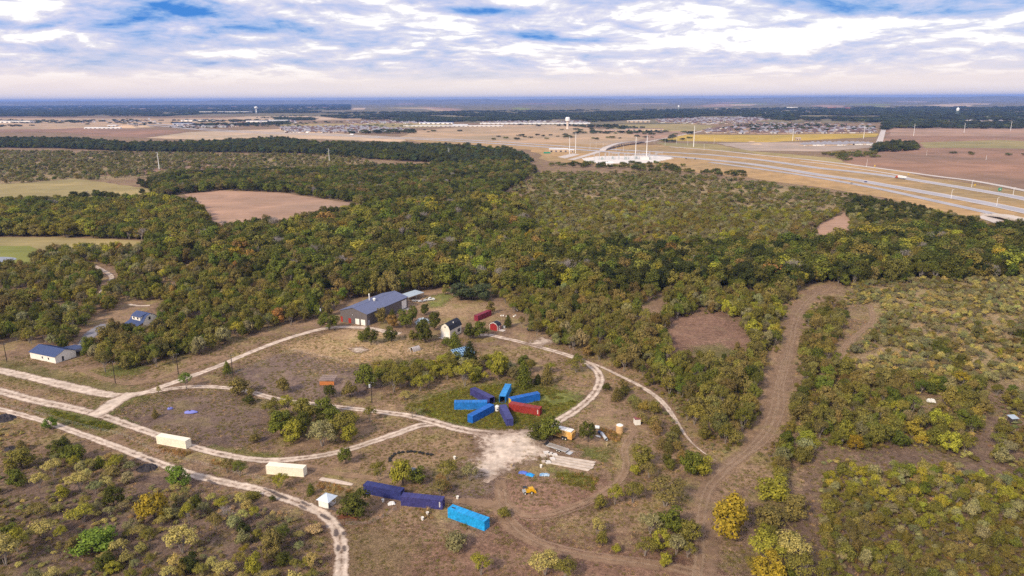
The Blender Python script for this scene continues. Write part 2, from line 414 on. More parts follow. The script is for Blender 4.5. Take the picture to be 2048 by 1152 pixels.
F_TAN = field_mat('field_tan', (0.41, 0.295, 0.19)); F_BROWN = field_mat('field_brown', (0.27, 0.165, 0.115)); F_OLIVE = field_mat('field_olive', (0.30, 0.245, 0.115))
F_GOLD = field_mat('field_gold', (0.44, 0.31, 0.07)); F_PINK = field_mat('field_pink', (0.34, 0.225, 0.165)); F_WOOD = field_mat('far_woodland_floor', (0.17, 0.145, 0.085), 0.5, 0.006)
F_PALE = field_mat('field_pale', (0.48, 0.36, 0.25)); F_VERGE = field_mat('verge_grass', (0.37, 0.25, 0.125), 0.25, 0.05); F_GREY = field_mat('bare_caliche', (0.36, 0.29, 0.24)); F_GREEN = field_mat('pasture_green', (0.20, 0.21, 0.06))
FIELDS = [
 ('woodland_floor', F_WOOD, [(-600, 213), (300, 208), (1024, 205), (2048, 199), (2600, 198), (2600, 240), (1800, 246), (1100, 246), (650, 232), (-600, 238)]),
 ('field', F_PINK, [(-60, 218), (130, 217), (130, 219.5), (-60, 220)]), ('field', F_PINK, [(-60, 227), (48, 226.5), (44, 229), (-60, 229)]),
 ('field', F_PINK, [(240, 214), (330, 211), (345, 215), (300, 218), (260, 217)]), ('field', F_PINK, [(300, 218), (420, 215), (430, 219), (330, 221)]),
 ('field', F_PALE, [(560, 216), (620, 214), (618, 218), (580, 219)]), ('field', F_PINK, [(790, 207.5), (830, 206.5), (828, 209), (795, 209)]),
 ('field', F_PINK, [(835, 213), (900, 216), (925, 219), (900, 226), (885, 220)]), ('field', F_PALE, [(1430, 209), (1520, 208), (1500, 211), (1440, 212)]), ('field', F_PINK, [(1400, 211), (1460, 209), (1465, 213), (1410, 214)]),
 ('field', F_TAN, [(-300, 236), (330, 237), (440, 236), (560, 229), (760, 224), (900, 226), (880, 232), (700, 240), (560, 244), (460, 252), (300, 250), (120, 258), (-300, 262)]),
 ('field', F_OLIVE, [(60, 239), (240, 238), (300, 246), (200, 252), (70, 250)]),
 ('field', F_BROWN, [(-200, 252), (150, 254), (250, 258), (200, 266), (60, 264), (-200, 266)]), ('field', F_BROWN, [(110, 262), (290, 258), (380, 263), (290, 276), (180, 272)]),
 ('field', F_PALE, [(290, 276), (380, 264), (560, 258), (700, 268), (820, 276), (800, 284), (560, 276), (420, 280)]),
 ('field', F_PALE, [(460, 236), (620, 230), (700, 232), (650, 240), (520, 243)]), ('field', F_OLIVE, [(560, 248), (900, 246), (880, 254), (700, 258), (560, 256)]),
 ('field', F_TAN, [(830, 262), (900, 256), (960, 250), (1110, 250), (1240, 262), (1290, 275), (1250, 291), (1020, 284), (800, 277)]),
 ('field', F_PINK, [(1150, 264), (1260, 266), (1370, 262), (1375, 268), (1285, 287), (1240, 288), (1130, 275)]),
 ('field', F_TAN, [(990, 236), (1160, 232), (1140, 239), (1010, 241)]), ('field', F_OLIVE, [(1180, 247), (1320, 243), (1430, 252), (1400, 262), (1260, 264)]),
 ('field', F_GOLD, [(1372, 269), (1520, 270), (1756, 267), (1752, 274), (1650, 279), (1535, 285), (1420, 283), (1316, 282)]),
 ('field', F_BROWN, [(1778, 254), (1900, 252), (2200, 256), (2200, 420), (2048, 382), (1870, 353), (1700, 330), (1690, 318), (1745, 300), (1768, 284)]),
 ('field', F_PINK, [(1780, 255), (1900, 253), (2200, 257), (2200, 275), (1950, 272), (1780, 272)]), ('field', F_OLIVE, [(1840, 285), (2000, 280), (2200, 290), (2200, 300), (1960, 296), (1850, 296)]),
 ('field', F_GREY, [(1430, 286), (1560, 285), (1735, 284), (1742, 295), (1650, 303), (1500, 302)]), ('field', F_OLIVE, [(1310, 285), (1430, 288), (1500, 302), (1690, 318), (1690, 327), (1500, 306), (1330, 292)]),
 ('verge', F_VERGE, [(800, 278), (1020, 282), (1250, 290), (1330, 290), (1500, 306), (1700, 327), (2200, 412), (2200, 490), (1975, 437), (1860, 412), (1700, 384), (1500, 357), (1340, 340), (1200, 333), (1100, 322), (1060, 300), (880, 292)]),
 ('field', F_OLIVE, [(-100, 371), (60, 366), (150, 357), (270, 374), (330, 380), (250, 394), (150, 396), (40, 400), (-100, 405)]),
 ('field', F_PINK, [(368, 389), (440, 381), (560, 385), (720, 409), (640, 430), (560, 445), (420, 455), (395, 420)]),
 ('field', F_OLIVE, [(-100, 474), (120, 475), (300, 482), (280, 495), (160, 500), (100, 530), (-100, 545)]), ('field', F_GREEN, [(-100, 492), (60, 492), (100, 510), (60, 538), (-100, 548)]),
 ('field', F_PINK, [(1636, 450), (1690, 425), (1705, 445), (1690, 480), (1660, 500), (1630, 478)]), ('field', F_PINK, [(300, 330), (360, 322), (480, 318), (520, 326), (470, 335), (380, 341)]),
 ('field', F_PALE, [(-60, 279), (50, 279), (55, 285), (-60, 288)]), ('field', F_BROWN, [(130, 350), (330, 336), (420, 340), (250, 352)])]
def far_patches():
    rg = np.random.default_rng(3); ms = (F_TAN, F_PINK, F_OLIVE, F_PALE, F_BROWN, F_GREEN)
    for i in range(70):
        x = rg.uniform(-250, 2300); hor = HY - (x - 1024) * 10.5 / 2048; dy = 4.2 + 22 * rg.random() ** 1.6; y = hor + dy; w = rg.uniform(25, 120) * (1.4 - dy / 40); h = dy * rg.uniform(.05, .16); s = rg.uniform(-.6, .6) * h
        FIELDS.append(('field', ms[rg.integers(6)], [(x - w / 2, y + s), (x - w * .1, y - h + s * .5), (x + w / 2, y - h * .8 - s), (x + w * .45, y + h * .5 - s), (x, y + h * .7)]))
_f = FIELDS[:]; FIELDS.clear(); FIELDS.append(_f[0]); far_patches(); FIELDS.extend(_f[1:])
for nm, m_, px in FIELDS: flat_poly(nm, px, m_)

LAYER[:] = [0, 0.0, 0.003]
# ---- soft patches of the near ground
def near_patch(name, pal, px, rimw, label=None, amount=1.0, n=46, **k):
    return soft_patch(name, px, soil_material(name, pal, edge=True, amount=amount, **k), rimw, n, label)
DARKSOIL = [(0.115, 0.08, 0.068), (0.175, 0.122, 0.098), (0.24, 0.168, 0.13), (0.21, 0.16, 0.09)]
TANSOIL = [(0.26, 0.17, 0.10), (0.37, 0.25, 0.145), (0.48, 0.34, 0.20), (0.30, 0.24, 0.10)]
REDSOIL = [(0.17, 0.098, 0.07), (0.255, 0.15, 0.105), (0.33, 0.205, 0.145), (0.27, 0.18, 0.12)]
GREENS = [(0.095, 0.10, 0.028), (0.155, 0.165, 0.045), (0.23, 0.22, 0.07), (0.25, 0.19, 0.09)]
near_patch('mown_ground', DARKSOIL, [(470, 745), (560, 715), (620, 700), (720, 730), (780, 745), (720, 790), (600, 800), (500, 775)], 9)
near_patch('mown_ground', DARKSOIL, [(290, 800), (450, 785), (520, 810), (530, 880), (430, 890), (300, 850), (240, 820)], 10, amount=0.8)
near_patch('mown_ground', DARKSOIL, [(20, 940), (330, 960), (480, 1010), (600, 1080), (560, 1152), (0, 1152)], 16, amount=0.65)
near_patch('mown_ground', DARKSOIL, [(1500, 1100), (1700, 900), (2048, 800), (2100, 1200), (1450, 1200)], 20, amount=0.45)
near_patch('mown_ground', DARKSOIL, [(860, 965), (990, 950), (1010, 985), (930, 1005)], 5, amount=0.9)
STRAWSOIL = [(0.24, 0.175, 0.095), (0.34, 0.25, 0.14), (0.44, 0.33, 0.19), (0.32, 0.27, 0.12)]
near_patch('dry_grass', STRAWSOIL, [(1720, 580), (1900, 562), (2300, 552), (2300, 770), (1960, 760), (1760, 720), (1770, 650)], 22, amount=0.85)
near_patch('dry_grass', STRAWSOIL, [(1090, 352), (1300, 348), (1520, 366), (1720, 398), (1640, 425), (1400, 410), (1200, 405), (1060, 380)], 30, amount=0.8)
near_patch('dry_grass', STRAWSOIL, [(-250, 304), (300, 308), (700, 313), (740, 330), (500, 342), (330, 352), (0, 370), (-250, 375)], 40, amount=0.8)
near_patch('bare_soil', TANSOIL, [(570, 692), (690, 660), (770, 665), (850, 690), (890, 700), (800, 715), (700, 728), (600, 702)], 7)
near_patch('bare_soil', TANSOIL, [(830, 600), (900, 590), (1000, 625), (960, 660), (900, 650), (860, 625)], 8, amount=0.75)
near_patch('bare_soil', REDSOIL, [(1330, 640), (1440, 625), (1500, 680), (1500, 705), (1430, 735), (1350, 720)], 12, amount=0.75)
near_patch('bare_soil', REDSOIL, [(1000, 1000), (1040, 960), (1150, 970), (1240, 970), (1230, 990), (1120, 1020), (1030, 1060), (1000, 1040)], 7, amount=0.9)
near_patch('bare_soil', REDSOIL, [(700, 1060), (900, 1080), (1100, 1080), (1380, 1100), (1400, 1190), (700, 1190)], 12, amount=0.7)
near_patch('green_grass', GREENS, [(832, 812), (870, 792), (930, 776), (1010, 768), (1090, 775), (1150, 790), (1160, 805), (1120, 832), (1060, 858), (1000, 860), (930, 850), (860, 835)], 8, label='green grass in the ring round the radiating containers')
near_patch('green_grass', GREENS, [(858, 596), (885, 588), (905, 592), (880, 612), (862, 614)], 4)
near_patch('green_grass', GREENS, [(0, 752), (120, 775), (230, 805), (290, 800), (270, 780), (160, 760), (60, 735), (0, 725)], 8, amount=0.45)
near_patch('green_grass', GREENS, [(180, 820), (240, 800), (285, 795), (230, 815), (222, 835), (260, 850), (225, 848)], 4, amount=0.8)
near_patch('green_grass', GREENS, [(190, 745), (230, 732), (290, 735), (270, 748), (215, 752)], 4, amount=0.8)
near_patch('green_grass', GREENS, [(90, 815), (160, 825), (240, 850), (215, 862), (120, 845)], 5, amount=0.75)
near_patch('green_grass', GREENS, [(420, 895), (500, 905), (560, 912), (520, 918), (430, 908)], 3, amount=0.7)
near_patch('green_grass', GREENS, [(1100, 935), (1150, 950), (1180, 955), (1170, 970), (1120, 955)], 3, amount=0.8)
near_patch('green_grass', GREENS, [(1160, 895), (1220, 900), (1210, 920), (1170, 912)], 3, amount=0.7)
near_patch('green_grass', GREENS, [(690, 1080), (760, 1060), (830, 1090), (800, 1152), (700, 1152)], 7, amount=0.2)
near_patch('green_grass', GREENS, [(1390, 695), (1440, 690), (1470, 705), (1430, 722), (1390, 715)], 5, amount=0.5)

# ---- gravel and dirt tracks
GRAVEL = mat('white_gravel', (0.61, 0.505, 0.415), 0.95, 0.26, 0.35, bump=0.4, bscale=3.0, coord='World', spec=0.1, detail=7); fade_edges(GRAVEL, 1.0, (0.27, 0.185, 0.135))
DIRT = mat('packed_dirt', (0.34, 0.225, 0.145), 0.95, 0.25, 0.25, bump=0.4, bscale=2.0, coord='World', spec=0.1, detail=7); fade_edges(DIRT, 0.6)
BROWNDIRT = mat('worn_trail', (0.31, 0.208, 0.14), 0.95, 0.28, 0.3, bump=0.5, bscale=2.0, coord='World', spec=0.1, detail=8); fade_edges(BROWNDIRT, 0.5)
TRACK2 = (0, 1.0, 0.42, 1.0, 0)
strip('gravel_track', [(-40, 733), (0, 741), (41, 750), (92, 762), (143, 774), (195, 786), (236, 791), (287, 786), (328, 772), (390, 750), (445, 729), (500, 705), (560, 682), (605, 668), (645, 658), (690, 654), (740, 657), (775, 664), (800, 668)], [6.5, 6.5, 7.5, 5, 4.6, 4.6, 5, 6], GRAVEL, (0, 1, 0.75, 1, 0))
strip('gravel_track', [(-40, 772), (0, 782), (61, 799), (123, 812), (164, 821), (205, 832), (250, 848), (300, 865), (345, 881), (390, 895), (440, 908), (495, 918), (545, 921), (600, 917), (650, 910), (700, 898), (750, 882), (800, 865), (840, 851), (880, 848)], [5.6, 6, 6, 5, 4.4, 4.2, 4.4, 4.2, 4.6, 5], GRAVEL, (0, 1, 0.55, 1, 0))
strip('gravel_track', [(265, 787), (232, 803), (205, 822), (185, 832)], [8, 9, 9, 8], GRAVEL)
strip('gravel_track', [(300, 784), (340, 778), (380, 774), (420, 774), (455, 776), (500, 784), (548, 797), (600, 805), (650, 811), (700, 817), (760, 824), (820, 832), (860, 842), (905, 855), (950, 864), (1000, 868), (1045, 866), (1090, 854), (1130, 834), (1165, 810), (1190, 785), (1200, 760), (1192, 740), (1165, 722), (1120, 706), (1070, 692), (1020, 679), (975, 670), (955, 672)], [4.6, 4.2, 4, 4, 4, 4.5, 5.5, 6, 5, 4.4, 4.6, 4.6, 4.2, 4, 4.6], GRAVEL, (0, 1, 0.5, 1, 0))
strip('gravel_track', [(-40, 808), (0, 819), (80, 840), (150, 864), (230, 893), (300, 920), (370, 945), (440, 963), (500, 975), (550, 990), (600, 1007), (640, 1025), (665, 1047), (679, 1075), (683, 1110), (681, 1160), (678, 1230)], [3.6, 3.6, 3.8, 4, 4.2, 4.6, 4.6, 4.4], GRAVEL, (0, 1, 0.6, 1, 0))
strip('gravel_track', [(1150, 715), (1195, 731), (1240, 752), (1285, 775), (1320, 800), (1345, 830), (1362, 858), (1383, 885), (1408, 906), (1432, 922)], [1.5, 2, 2.4, 2.8, 3.2, 2.4, 1.2, 0.3], GRAVEL, (0, 0.9, 0.7, 0.9, 0))
strip('gravel_track', [(985, 885), (1000, 905), (1000, 930), (985, 950), (970, 965)], [12, 13, 9, 6, 3], GRAVEL, (0, 0.8, 0.75, 0.8, 0))
soft_patch('gravel_yard', [(955, 870), (1040, 862), (1075, 868), (1090, 885), (1110, 900), (1075, 918), (1040, 925), (1005, 945), (965, 955), (945, 930), (970, 900)], GRAVEL, 5, label='pale gravel turning area below the container ring')
soft_patch('gravel_yard', [(1075, 888), (1130, 895), (1155, 905), (1120, 905)], GRAVEL, 3)
strip('gravel_track', [(185, 530), (205, 540), (222, 552), (220, 566), (205, 580), (198, 590)], [3.5, 4.5, 4.5, 3, 2.5], GRAVEL, (0, 0.8, 0.7, 0.8, 0)); strip('gravel_track', [(250, 523), (262, 519), (285, 517)], 3, GRAVEL)
strip('gravel_track', [(258, 609), (280, 612), (300, 611)], 3, GRAVEL)
strip('gravel_track', [(640, 958), (670, 963), (705, 970)], [2.4, 3, 1.5], GRAVEL)
soft_patch('gravel_pile_ground', [(702, 697), (718, 694), (735, 700), (722, 706), (706, 703)], GRAVEL, 2)
soft_patch('gravel_pile_ground', [(1055, 688), (1085, 676), (1105, 682), (1080, 692)], GRAVEL, 4)
ASPH_DRIVE = mat('grey_drive', (0.22, 0.21, 0.23), 0.9, 0.2, 0.4, coord='World'); fade_edges(ASPH_DRIVE)
strip('driveway', [(150, 705), (165, 692), (180, 672), (195, 660), (215, 648)], [6, 6, 7, 9, 9], ASPH_DRIVE)
strip('worn_trail', [(1395, 1210), (1408, 1140), (1415, 1090), (1405, 1040), (1408, 990), (1430, 955), (1470, 920), (1515, 885), (1545, 835), (1556, 780), (1567, 730), (1580, 690), (1588, 650), (1600, 615), (1630, 585), (1655, 570)], [8, 7, 6, 6, 6, 8, 10, 11, 8, 6.5, 7, 8, 9, 9, 7, 6], BROWNDIRT, (0, 0.8, 0.45, 0.8, 0), step=3)
strip('worn_trail', [(1010, 1000), (1045, 1030), (1090, 1030), (1140, 1015), (1190, 995), (1235, 965), (1252, 935), (1248, 905), (1255, 880), (1270, 862), (1262, 845)], [3, 3, 3.2, 3.2, 3.2, 3.2, 3.2, 3, 2.6, 2], DIRT, TRACK2)
strip('worn_trail', [(1000, 960), (1005, 1000), (1020, 1050), (1080, 1090), (1180, 1115), (1300, 1130), (1400, 1145)], [4, 6, 6, 4, 4, 5, 5], DIRT, (0, 0.7, 0.5, 0.7, 0))
strip('worn_trail', [(150, 735), (200, 755), (260, 768), (320, 757), (380, 735), (450, 712)], [3, 3, 3.4, 3, 3], DIRT, TRACK2)
strip('worn_trail', [(1740, 610), (1745, 640), (1720, 665), (1690, 690), (1680, 720)], [3, 3, 3, 2], DIRT, TRACK2)
strip('worn_trail', [(600, 930), (680, 948), (760, 958), (800, 966)], [3, 3, 2.5], DIRT, TRACK2)
strip('worn_trail', [(885, 1000), (930, 1003), (985, 1010), (1010, 1030)], [3, 5, 6], DIRT, (0, 0.8, 0.7, 0.8, 0))
RUT = mat('pale_rut', (0.43, 0.31, 0.215), 0.95, 0.25, 0.4, coord='World', spec=0.1); fade_edges(RUT, 0.34)
def ruts(px, half, w=0.9):
    c = spline(PA(px)[:, :2], 3); t = np.gradient(c, axis=0); t /= np.linalg.norm(t, axis=1)[:, None]; n = np.stack([-t[:, 1], t[:, 0]], 1); wob = 0.8 * (vnoise(c[:, 0], c[:, 1], 14) - .5)
    for s_ in (-1, 1): strip('wheel_rut', c + n * (s_ * half + wob)[:, None], w, RUT, (0, 0.75, 0.8, 0.75, 0), step=3, world=True, jit=0.15, keep=False)
ruts([(1385, 1190), (1400, 1120), (1400, 1050), (1412, 985), (1445, 945), (1495, 905), (1535, 850), (1552, 790), (1566, 730), (1583, 680), (1598, 625), (1635, 585)], 0.9)
ruts([(1440, 945), (1480, 915), (1530, 880), (1560, 820), (1562, 770), (1580, 700)], 1.0, 0.8); ruts([(1010, 1010), (1045, 1035), (1095, 1035), (1150, 1018), (1200, 995), (1238, 965), (1253, 930), (1250, 900), (1262, 872)], 0.85, 0.7)
ruts([(1005, 980), (1015, 1030), (1070, 1080), (1180, 1110), (1310, 1128), (1400, 1150)], 0.9, 0.8); ruts([(1742, 612), (1742, 645), (1715, 670), (1690, 695), (1682, 725)], 0.8, 0.7)
MUD = mat('mud', (0.115, 0.088, 0.08), 0.7, 0.2, 1.0, coord='World'); fade_edges(MUD, 0.8)
for x, y, a, b_ in [(560, 992, 16, 4), (655, 1013, 20, 5), (650, 1035, 9, 4), (672, 1067, 4, 8), (682, 1052, 4, 3), (687, 1068, 3, 3), (676, 1097, 3, 6), (688, 1098, 3, 6), (610, 1008, 10, 3), (425, 966, 10, 4), (302, 922, 8, 3), (605, 1015, 8, 3), (538, 982, 10, 2)]:
    t = np.linspace(0, 2 * math.pi, 9)[:-1]
    soft_patch('mud_puddle', [(x + a * math.cos(k) + (0.8 * b_ * math.sin(k) if a > b_ else 0), y + b_ * math.sin(k) + (a * 0.4 * math.cos(k) if a > b_ else 0)) for k in t], MUD, 0.5, 12)

# ---- highway
LAYER[:] = [0, 0.3, 0.003]
CONC = mat('pale_concrete', (0.52, 0.46, 0.42), 0.85, 0.12, 0.02, coord='World'); ASPH = mat('worn_asphalt', (0.36, 0.345, 0.37), 0.85, 0.12, 0.03, coord='World'); PAINT = mat('road_paint', (0.75, 0.74, 0.7), 0.7, 0.1, 1.0, coord='World')
SOLID = (1, 1, 1); SU = (-1, 0, 1)
def hwy(px, width, m=ASPH, lines=True, name='highway', shoulder=True, z=None):
    w = PA(px)[:, :2]
    if shoulder: strip(name, w, width + 5.0, CONC, SOLID, SU, 12, 0.0, world=True)
    strip(name, w, width, m, SOLID, SU, 12, 0.0, world=True)
    if lines:
        c = spline(w, 12); t = np.gradient(c, axis=0); t /= np.linalg.norm(t, axis=1)[:, None]; nr = np.stack([-t[:, 1], t[:, 0]], 1)
        for s in (-1, 1): strip('lane_line', c + nr * (s * (width / 2 - 0.4)), 0.3, PAINT, SOLID, SU, 12, 0.0, world=True, keep=False)
hwy([(2300, 434), (2048, 381.4), (1989, 369.5), (1938, 361), (1870, 352.5), (1785, 340.6), (1700, 329.5), (1600, 318), (1520, 310.5), (1432, 301), (1340, 294)], 11, CONC, True, 'frontage_road', False)
hwy([(1819, 357), (1785, 348.5), (1700, 335.5), (1647, 328), (1600, 323)], 7, CONC, False, 'ramp', False)
hwy([(2300, 453), (2048, 398), (1955, 381), (1870, 367), (1785, 353.5), (1700, 343), (1634, 336), (1520, 320), (1432, 311), (1355, 306), (1254, 301), (1178, 296), (1076, 289), (1000, 284), (881, 278), (754, 273), (652, 268), (500, 263), (400, 257), (335, 250), (280, 244), (262, 240)], 15)
hwy([(2300, 480), (2048, 423), (1955, 404), (1870, 388.5), (1785, 373.5), (1700, 358.5), (1634, 349.5), (1520, 331), (1432, 321), (1355, 314), (1254, 307), (1178, 301), (1076, 293.5), (1000, 288), (881, 281), (754, 275.5), (652, 270.5), (500, 265.5), (400, 259.5), (330, 253), (250, 246), (225, 240)], 17)
hwy([(1985, 428), (1955, 421), (1870, 402.5), (1785, 383.5), (1703, 367.5), (1607, 351), (1500, 335.5), (1420, 325)], 12, ASPH, True, 'frontage_road', False)
hwy([(1142, 320), (1180, 309), (1212, 299)], 14, CONC, False, 'overpass_approach', False)
hwy([(1285, 285.5), (1320, 279), (1368, 269.5), (1400, 263), (1420, 256)], 10, CONC, False, 'town_road', False)
hwy([(1500, 285), (1620, 285.5), (1735, 287.5), (1742, 292)], 7, CONC, False, 'frontage_road', False)
hwy([(1180, 286), (1240, 284), (1420, 284.5), (1500, 285)], 5, CONC, False, 'frontage_road', False)
hwy([(1755, 292), (1760, 281), (1765, 266), (1770, 252), (1775, 238), (1779, 227), (1781, 220)], 15, CONC, False, 'town_road', False)
hwy([(880, 276), (960, 281), (1040, 284), (1120, 286.5)], 4, CONC, False, 'frontage_road', False)
hwy([(205, 238), (212, 243), (228, 249), (260, 253)], 8, CONC, False, 'ramp', False); hwy([(298, 236), (300, 241), (320, 248)], 8, CONC, False, 'ramp', False)
LAYER[:] = [0, 0.16, 0.003]
soft_patch('substation_gravel', [(1165, 318), (1200, 313), (1330, 311), (1345, 316), (1300, 325), (1240, 327), (1175, 325)], mat('substation_gravel', (0.66, 0.62, 0.58), 0.95, 0.1, 0.1, coord='World'), 0.5, 24)
flat_poly('concrete_pad', [(1115, 314), (1145, 307), (1160, 309), (1130, 317)], CONC)
# pond at the left edge
WATER = mat('pond_water', (0.16, 0.17, 0.2), 0.08, 0.05, 0.5, spec=0.5)
def pond():
    c = P(2, 521); n = 40; vs = [(c.x - 8 + 17 * math.cos(t) * (1 + 0.05 * math.sin(3 * t)), c.y + 11.5 * math.sin(t), lift(540)) for t in np.linspace(0, 2 * math.pi, n + 1)[:-1]]
    me = bpy.data.meshes.new('pond'); me.from_pydata(vs, [], [tuple(range(n))]); me.materials.append(WATER); struct('pond', me, 'small pale pond in the green pasture')
pond()
# far hills on the horizon
def hills():
    nx, ny = 140, 8; vs = []; fs = []
    for j in range(ny + 1):
        for i in range(nx + 1):
            a = R(-62 + 124 * i / nx); r = 21000 + 15000 * j / ny
            t = math.sin(math.pi * min(1.0, 0.02 + j / ny * 0.9))
            h = t * (52 + 62 * vnoise(a * 24, j * 0.7, 1.0) + 26 * vnoise(a * 130, j * 1.3 + 9, 1.0) + 10 * max(0, a)); vs.append((r * math.sin(a), r * math.cos(a), h if 0 < j < ny else -2))
    for j in range(ny):
        for i in range(nx): k = j * (nx + 1) + i; fs.append((k, k + 1, k + nx + 2, k + nx + 1))
    me = bpy.data.meshes.new('hills'); me.from_pydata(vs, [], fs); me.materials.append(field_mat('far_hills', (0.19, 0.165, 0.11), 0.5, 0.0016))
    for p in me.polygons: p.use_smooth = True
    struct('hills', me)
hills()

# ================================================================== BUILT THINGS
def steel(name, col, rough=0.45, var=0.1): return mat(name, col, rough, var, 0.8, bump=0.05, bscale=3, spec=0.4)
WHITE = steel('white_paint', (0.78, 0.76, 0.72)); DARK = steel('dark_steel', (0.03, 0.03, 0.035)); GALV = steel('galvanised', (0.45, 0.47, 0.5), 0.35)
WOODPOLE = mat('creosote_pole', (0.045, 0.035, 0.03), 0.9, 0.2, 2.0); RUST = mat('rust', (0.16, 0.06, 0.03), 0.9, 0.3, 2.0)
TYRE = mat('tyre_rubber', (0.02, 0.02, 0.02), 0.9, 0.1, 2.0); GLASS = mat('window_glass', (0.02, 0.03, 0.05), 0.1, 0.1, 1.0, spec=0.6)
WOODDARK = mat('container_floor', (0.06, 0.045, 0.035), 0.9, 0.2, 2.0)

# ---- shipping containers
CL, CW, CH = 12.19, 2.44, 2.9
def container_meshes():
    d = {}; hl, hw = CL / 2, CW / 2
    b = MB(); b.corrugated((-hl + .12, -hw + .02, .16), (hl - .12, -hw + .02, .16), CH - .28, .28, .036, out=(0, 1, 0)); d['side_wall_a'] = b
    b = MB(); b.corrugated((hl - .12, hw - .02, .16), (-hl + .12, hw - .02, .16), CH - .28, .28, .036, out=(0, -1, 0)); d['side_wall_b'] = b
    b = MB(); b.corrugated((-hl + .1, -hw + .06, CH - .05), (hl - .1, -hw + .06, CH - .05), CW - .12, .42, .022, up=(0, 1, 0), out=(0, 0, 1)); d['roof'] = b
    b = MB(); b.corrugated((-hl + .03, hw - .1, .16), (-hl + .03, -hw + .1, .16), CH - .28, .25, .045, out=(1, 0, 0)); d['end_wall'] = b
    b = MB()
    for x in (-hl, hl - .16):
        for y in (-hw, hw - .14): b.box(x, x + .16, y, y + .14, 0, CH - .02)
    for x in (-hl - .006, hl - .172):
        for y in (-hw - .006, hw - .166):
            b.box(x, x + .178, y, y + .172, -.004, .118); b.box(x, x + .178, y, y + .172, CH - .12, CH)
    for y in (-hw, hw - .09):
        for z0, z1 in ((.02, .16), (CH - .13, CH - .03)): b.box(-hl + .16, hl - .16, y, y + .09, z0, z1)
    for x in (-hl, hl - .1):
        for z0, z1 in ((.02, .16), (CH - .15, CH - .03)): b.box(x, x + .1, -hw + .14, hw - .14, z0, z1)
    d['frame'] = b
    b = MB(); b.box(-hl + .12, hl - .12, -hw + .09, hw - .09, .1, .15); d['floor'] = b
    for s, k in ((-1, 'door_a'), (1, 'door_b')):
        b = MB(); y0, y1 = sorted((s * .01, s * (hw - .14))); b.box(hl - .09, hl - .04, y0, y1, .17, CH - .16)
        for z in (.75, 1.4, 2.05): b.box(hl - .04, hl - .025, y0 + .06, y1 - .06, z, z + .34)
        d[k] = b
    b = MB()
    for y in (.25, .8): b.tube([(hl - .012, y, .2), (hl - .012, y, CH - .2)], [.022, .022], 6); b.box(hl - .02, hl + .01, y - .02, y + .26, 1.05, 1.1)
    d['bar'] = b
    return d
CM = container_meshes(); CONT = {}
def container(colname, col, label, a, b, doors='end', end_col=None, marks=None, group='shipping containers', patch=False, name='shipping_container'):
    """a, b: photo pixels of the middle of the two ends of its roof; a = blank or hub end, doors at b"""
    p, q = P(*a, CH), P(*b, CH); c = (p + q) / 2; rz = math.atan2(q.y - p.y, q.x - p.x)
    if colname not in CONT:
        m = mat('container_' + colname, col, 0.55, 0.08 if colname == 'cream' else 0.2, 0.5, bump=0.05, bscale=3, spec=0.35, rust=0.0 if colname == 'cream' else 0.6)
        CONT[colname] = {k: v.mesh(k, m if k != 'floor' else WOODDARK) for k, v in CM.items()}
    me = CONT[colname]; t = thing(name, label, 'container', (c.x, c.y, 0.02), rz, group)
    link('side_wall', me['side_wall_a'], t); link('side_wall', me['side_wall_b'], t); link('roof', me['roof'], t); link('frame', me['frame'], t); link('floor', me['floor'], t)
    if 'open' not in doors:
        ew = link('end_wall', CM['end_wall'].mesh('end_wall', steel('container_' + end_col[0], end_col[1])) if end_col else me['end_wall'], t)
        if end_col: ew['label'] = end_col[0] + ' end wall facing the hub'
    for k, s in (('door_a', -1), ('door_b', 1)):
        d = link('door', me[k], t)
        lb = link('locking_bar', me['bar'], d)
        if s < 0: lb.location = (0, -1.05, 0)
    if marks:
        mb = MB(); x = marks
        for i in range(7): mb.box(x + (0.0 if i % 2 else .05), x + .42 - (.1 if i % 3 == 0 else 0), -CW / 2 - .025, -CW / 2 - .006, .75 + i * .25, .75 + i * .25 + .15)
        part('marking', mb, WHITE, t, 'pale stencilled markings stacked near the corner')
    if patch:
        mb = MB(); mb.box(-CL / 2 + .7, -CL / 2 + 1.9, -.35, .1, CH - .02, CH + .004); part('roof_patch', mb, DARK, t, 'dark patch on the roof')
    return t
NAVY, BLUE, SKYB, REDC, CREAM = (0.032, 0.04, 0.17), (0.012, 0.13, 0.50), (0.035, 0.27, 0.66), (0.30, 0.035, 0.03), (0.84, 0.78, 0.64)
container('violet_navy', (0.05, 0.05, 0.19), 'dusty violet-navy container at the back left of the ring, open towards the hub', (983.1, 794), (946, 775.6), 'open')
container('azure', (0.02, 0.19, 0.58), 'bright blue container lying left of the hub, pointing straight left', (973.9, 802.1), (909, 802.5))
container('blue', BLUE, 'blue container at the front left of the ring, running down to the lower left', (982.8, 808.1), (940.7, 830.4))
container('slate_navy', (0.055, 0.06, 0.21), 'slate navy container at the front of the ring with its doors towards the lower track', (1005.7, 809.3), (1019.6, 836.8))
container('red', REDC, 'red container with pale markings at the right of the ring', (1020.2, 804.7), (1081.1, 815.2), marks=5.15)
container('blue', BLUE, 'blue container with a yellow inner end at the back right of the ring', (1020.7, 796.2), (1076.4, 784.9), end_col=('yellow', (0.60, 0.40, 0.02)))
container('sky_blue', SKYB, 'light blue container at the back of the ring, open end facing the camera', (1004.6, 791.7), (1016.4, 768), 'open')
container('sky_blue2', (0.015, 0.34, 0.74), 'cyan blue container, lowest and rightmost of the row beside the lower track', (899.3, 1012), (975, 1039.4), patch=True)
container('violet_navy', (0.05, 0.05, 0.19), 'violet navy container in the middle of the lower row, pale markings at its right end', (802.8, 988.4), (888, 997), marks=5.1)
container('navy', NAVY, 'dark navy container at the left of the lower blue row, behind the round oak', (729.7, 965.1), (805.5, 979.5))
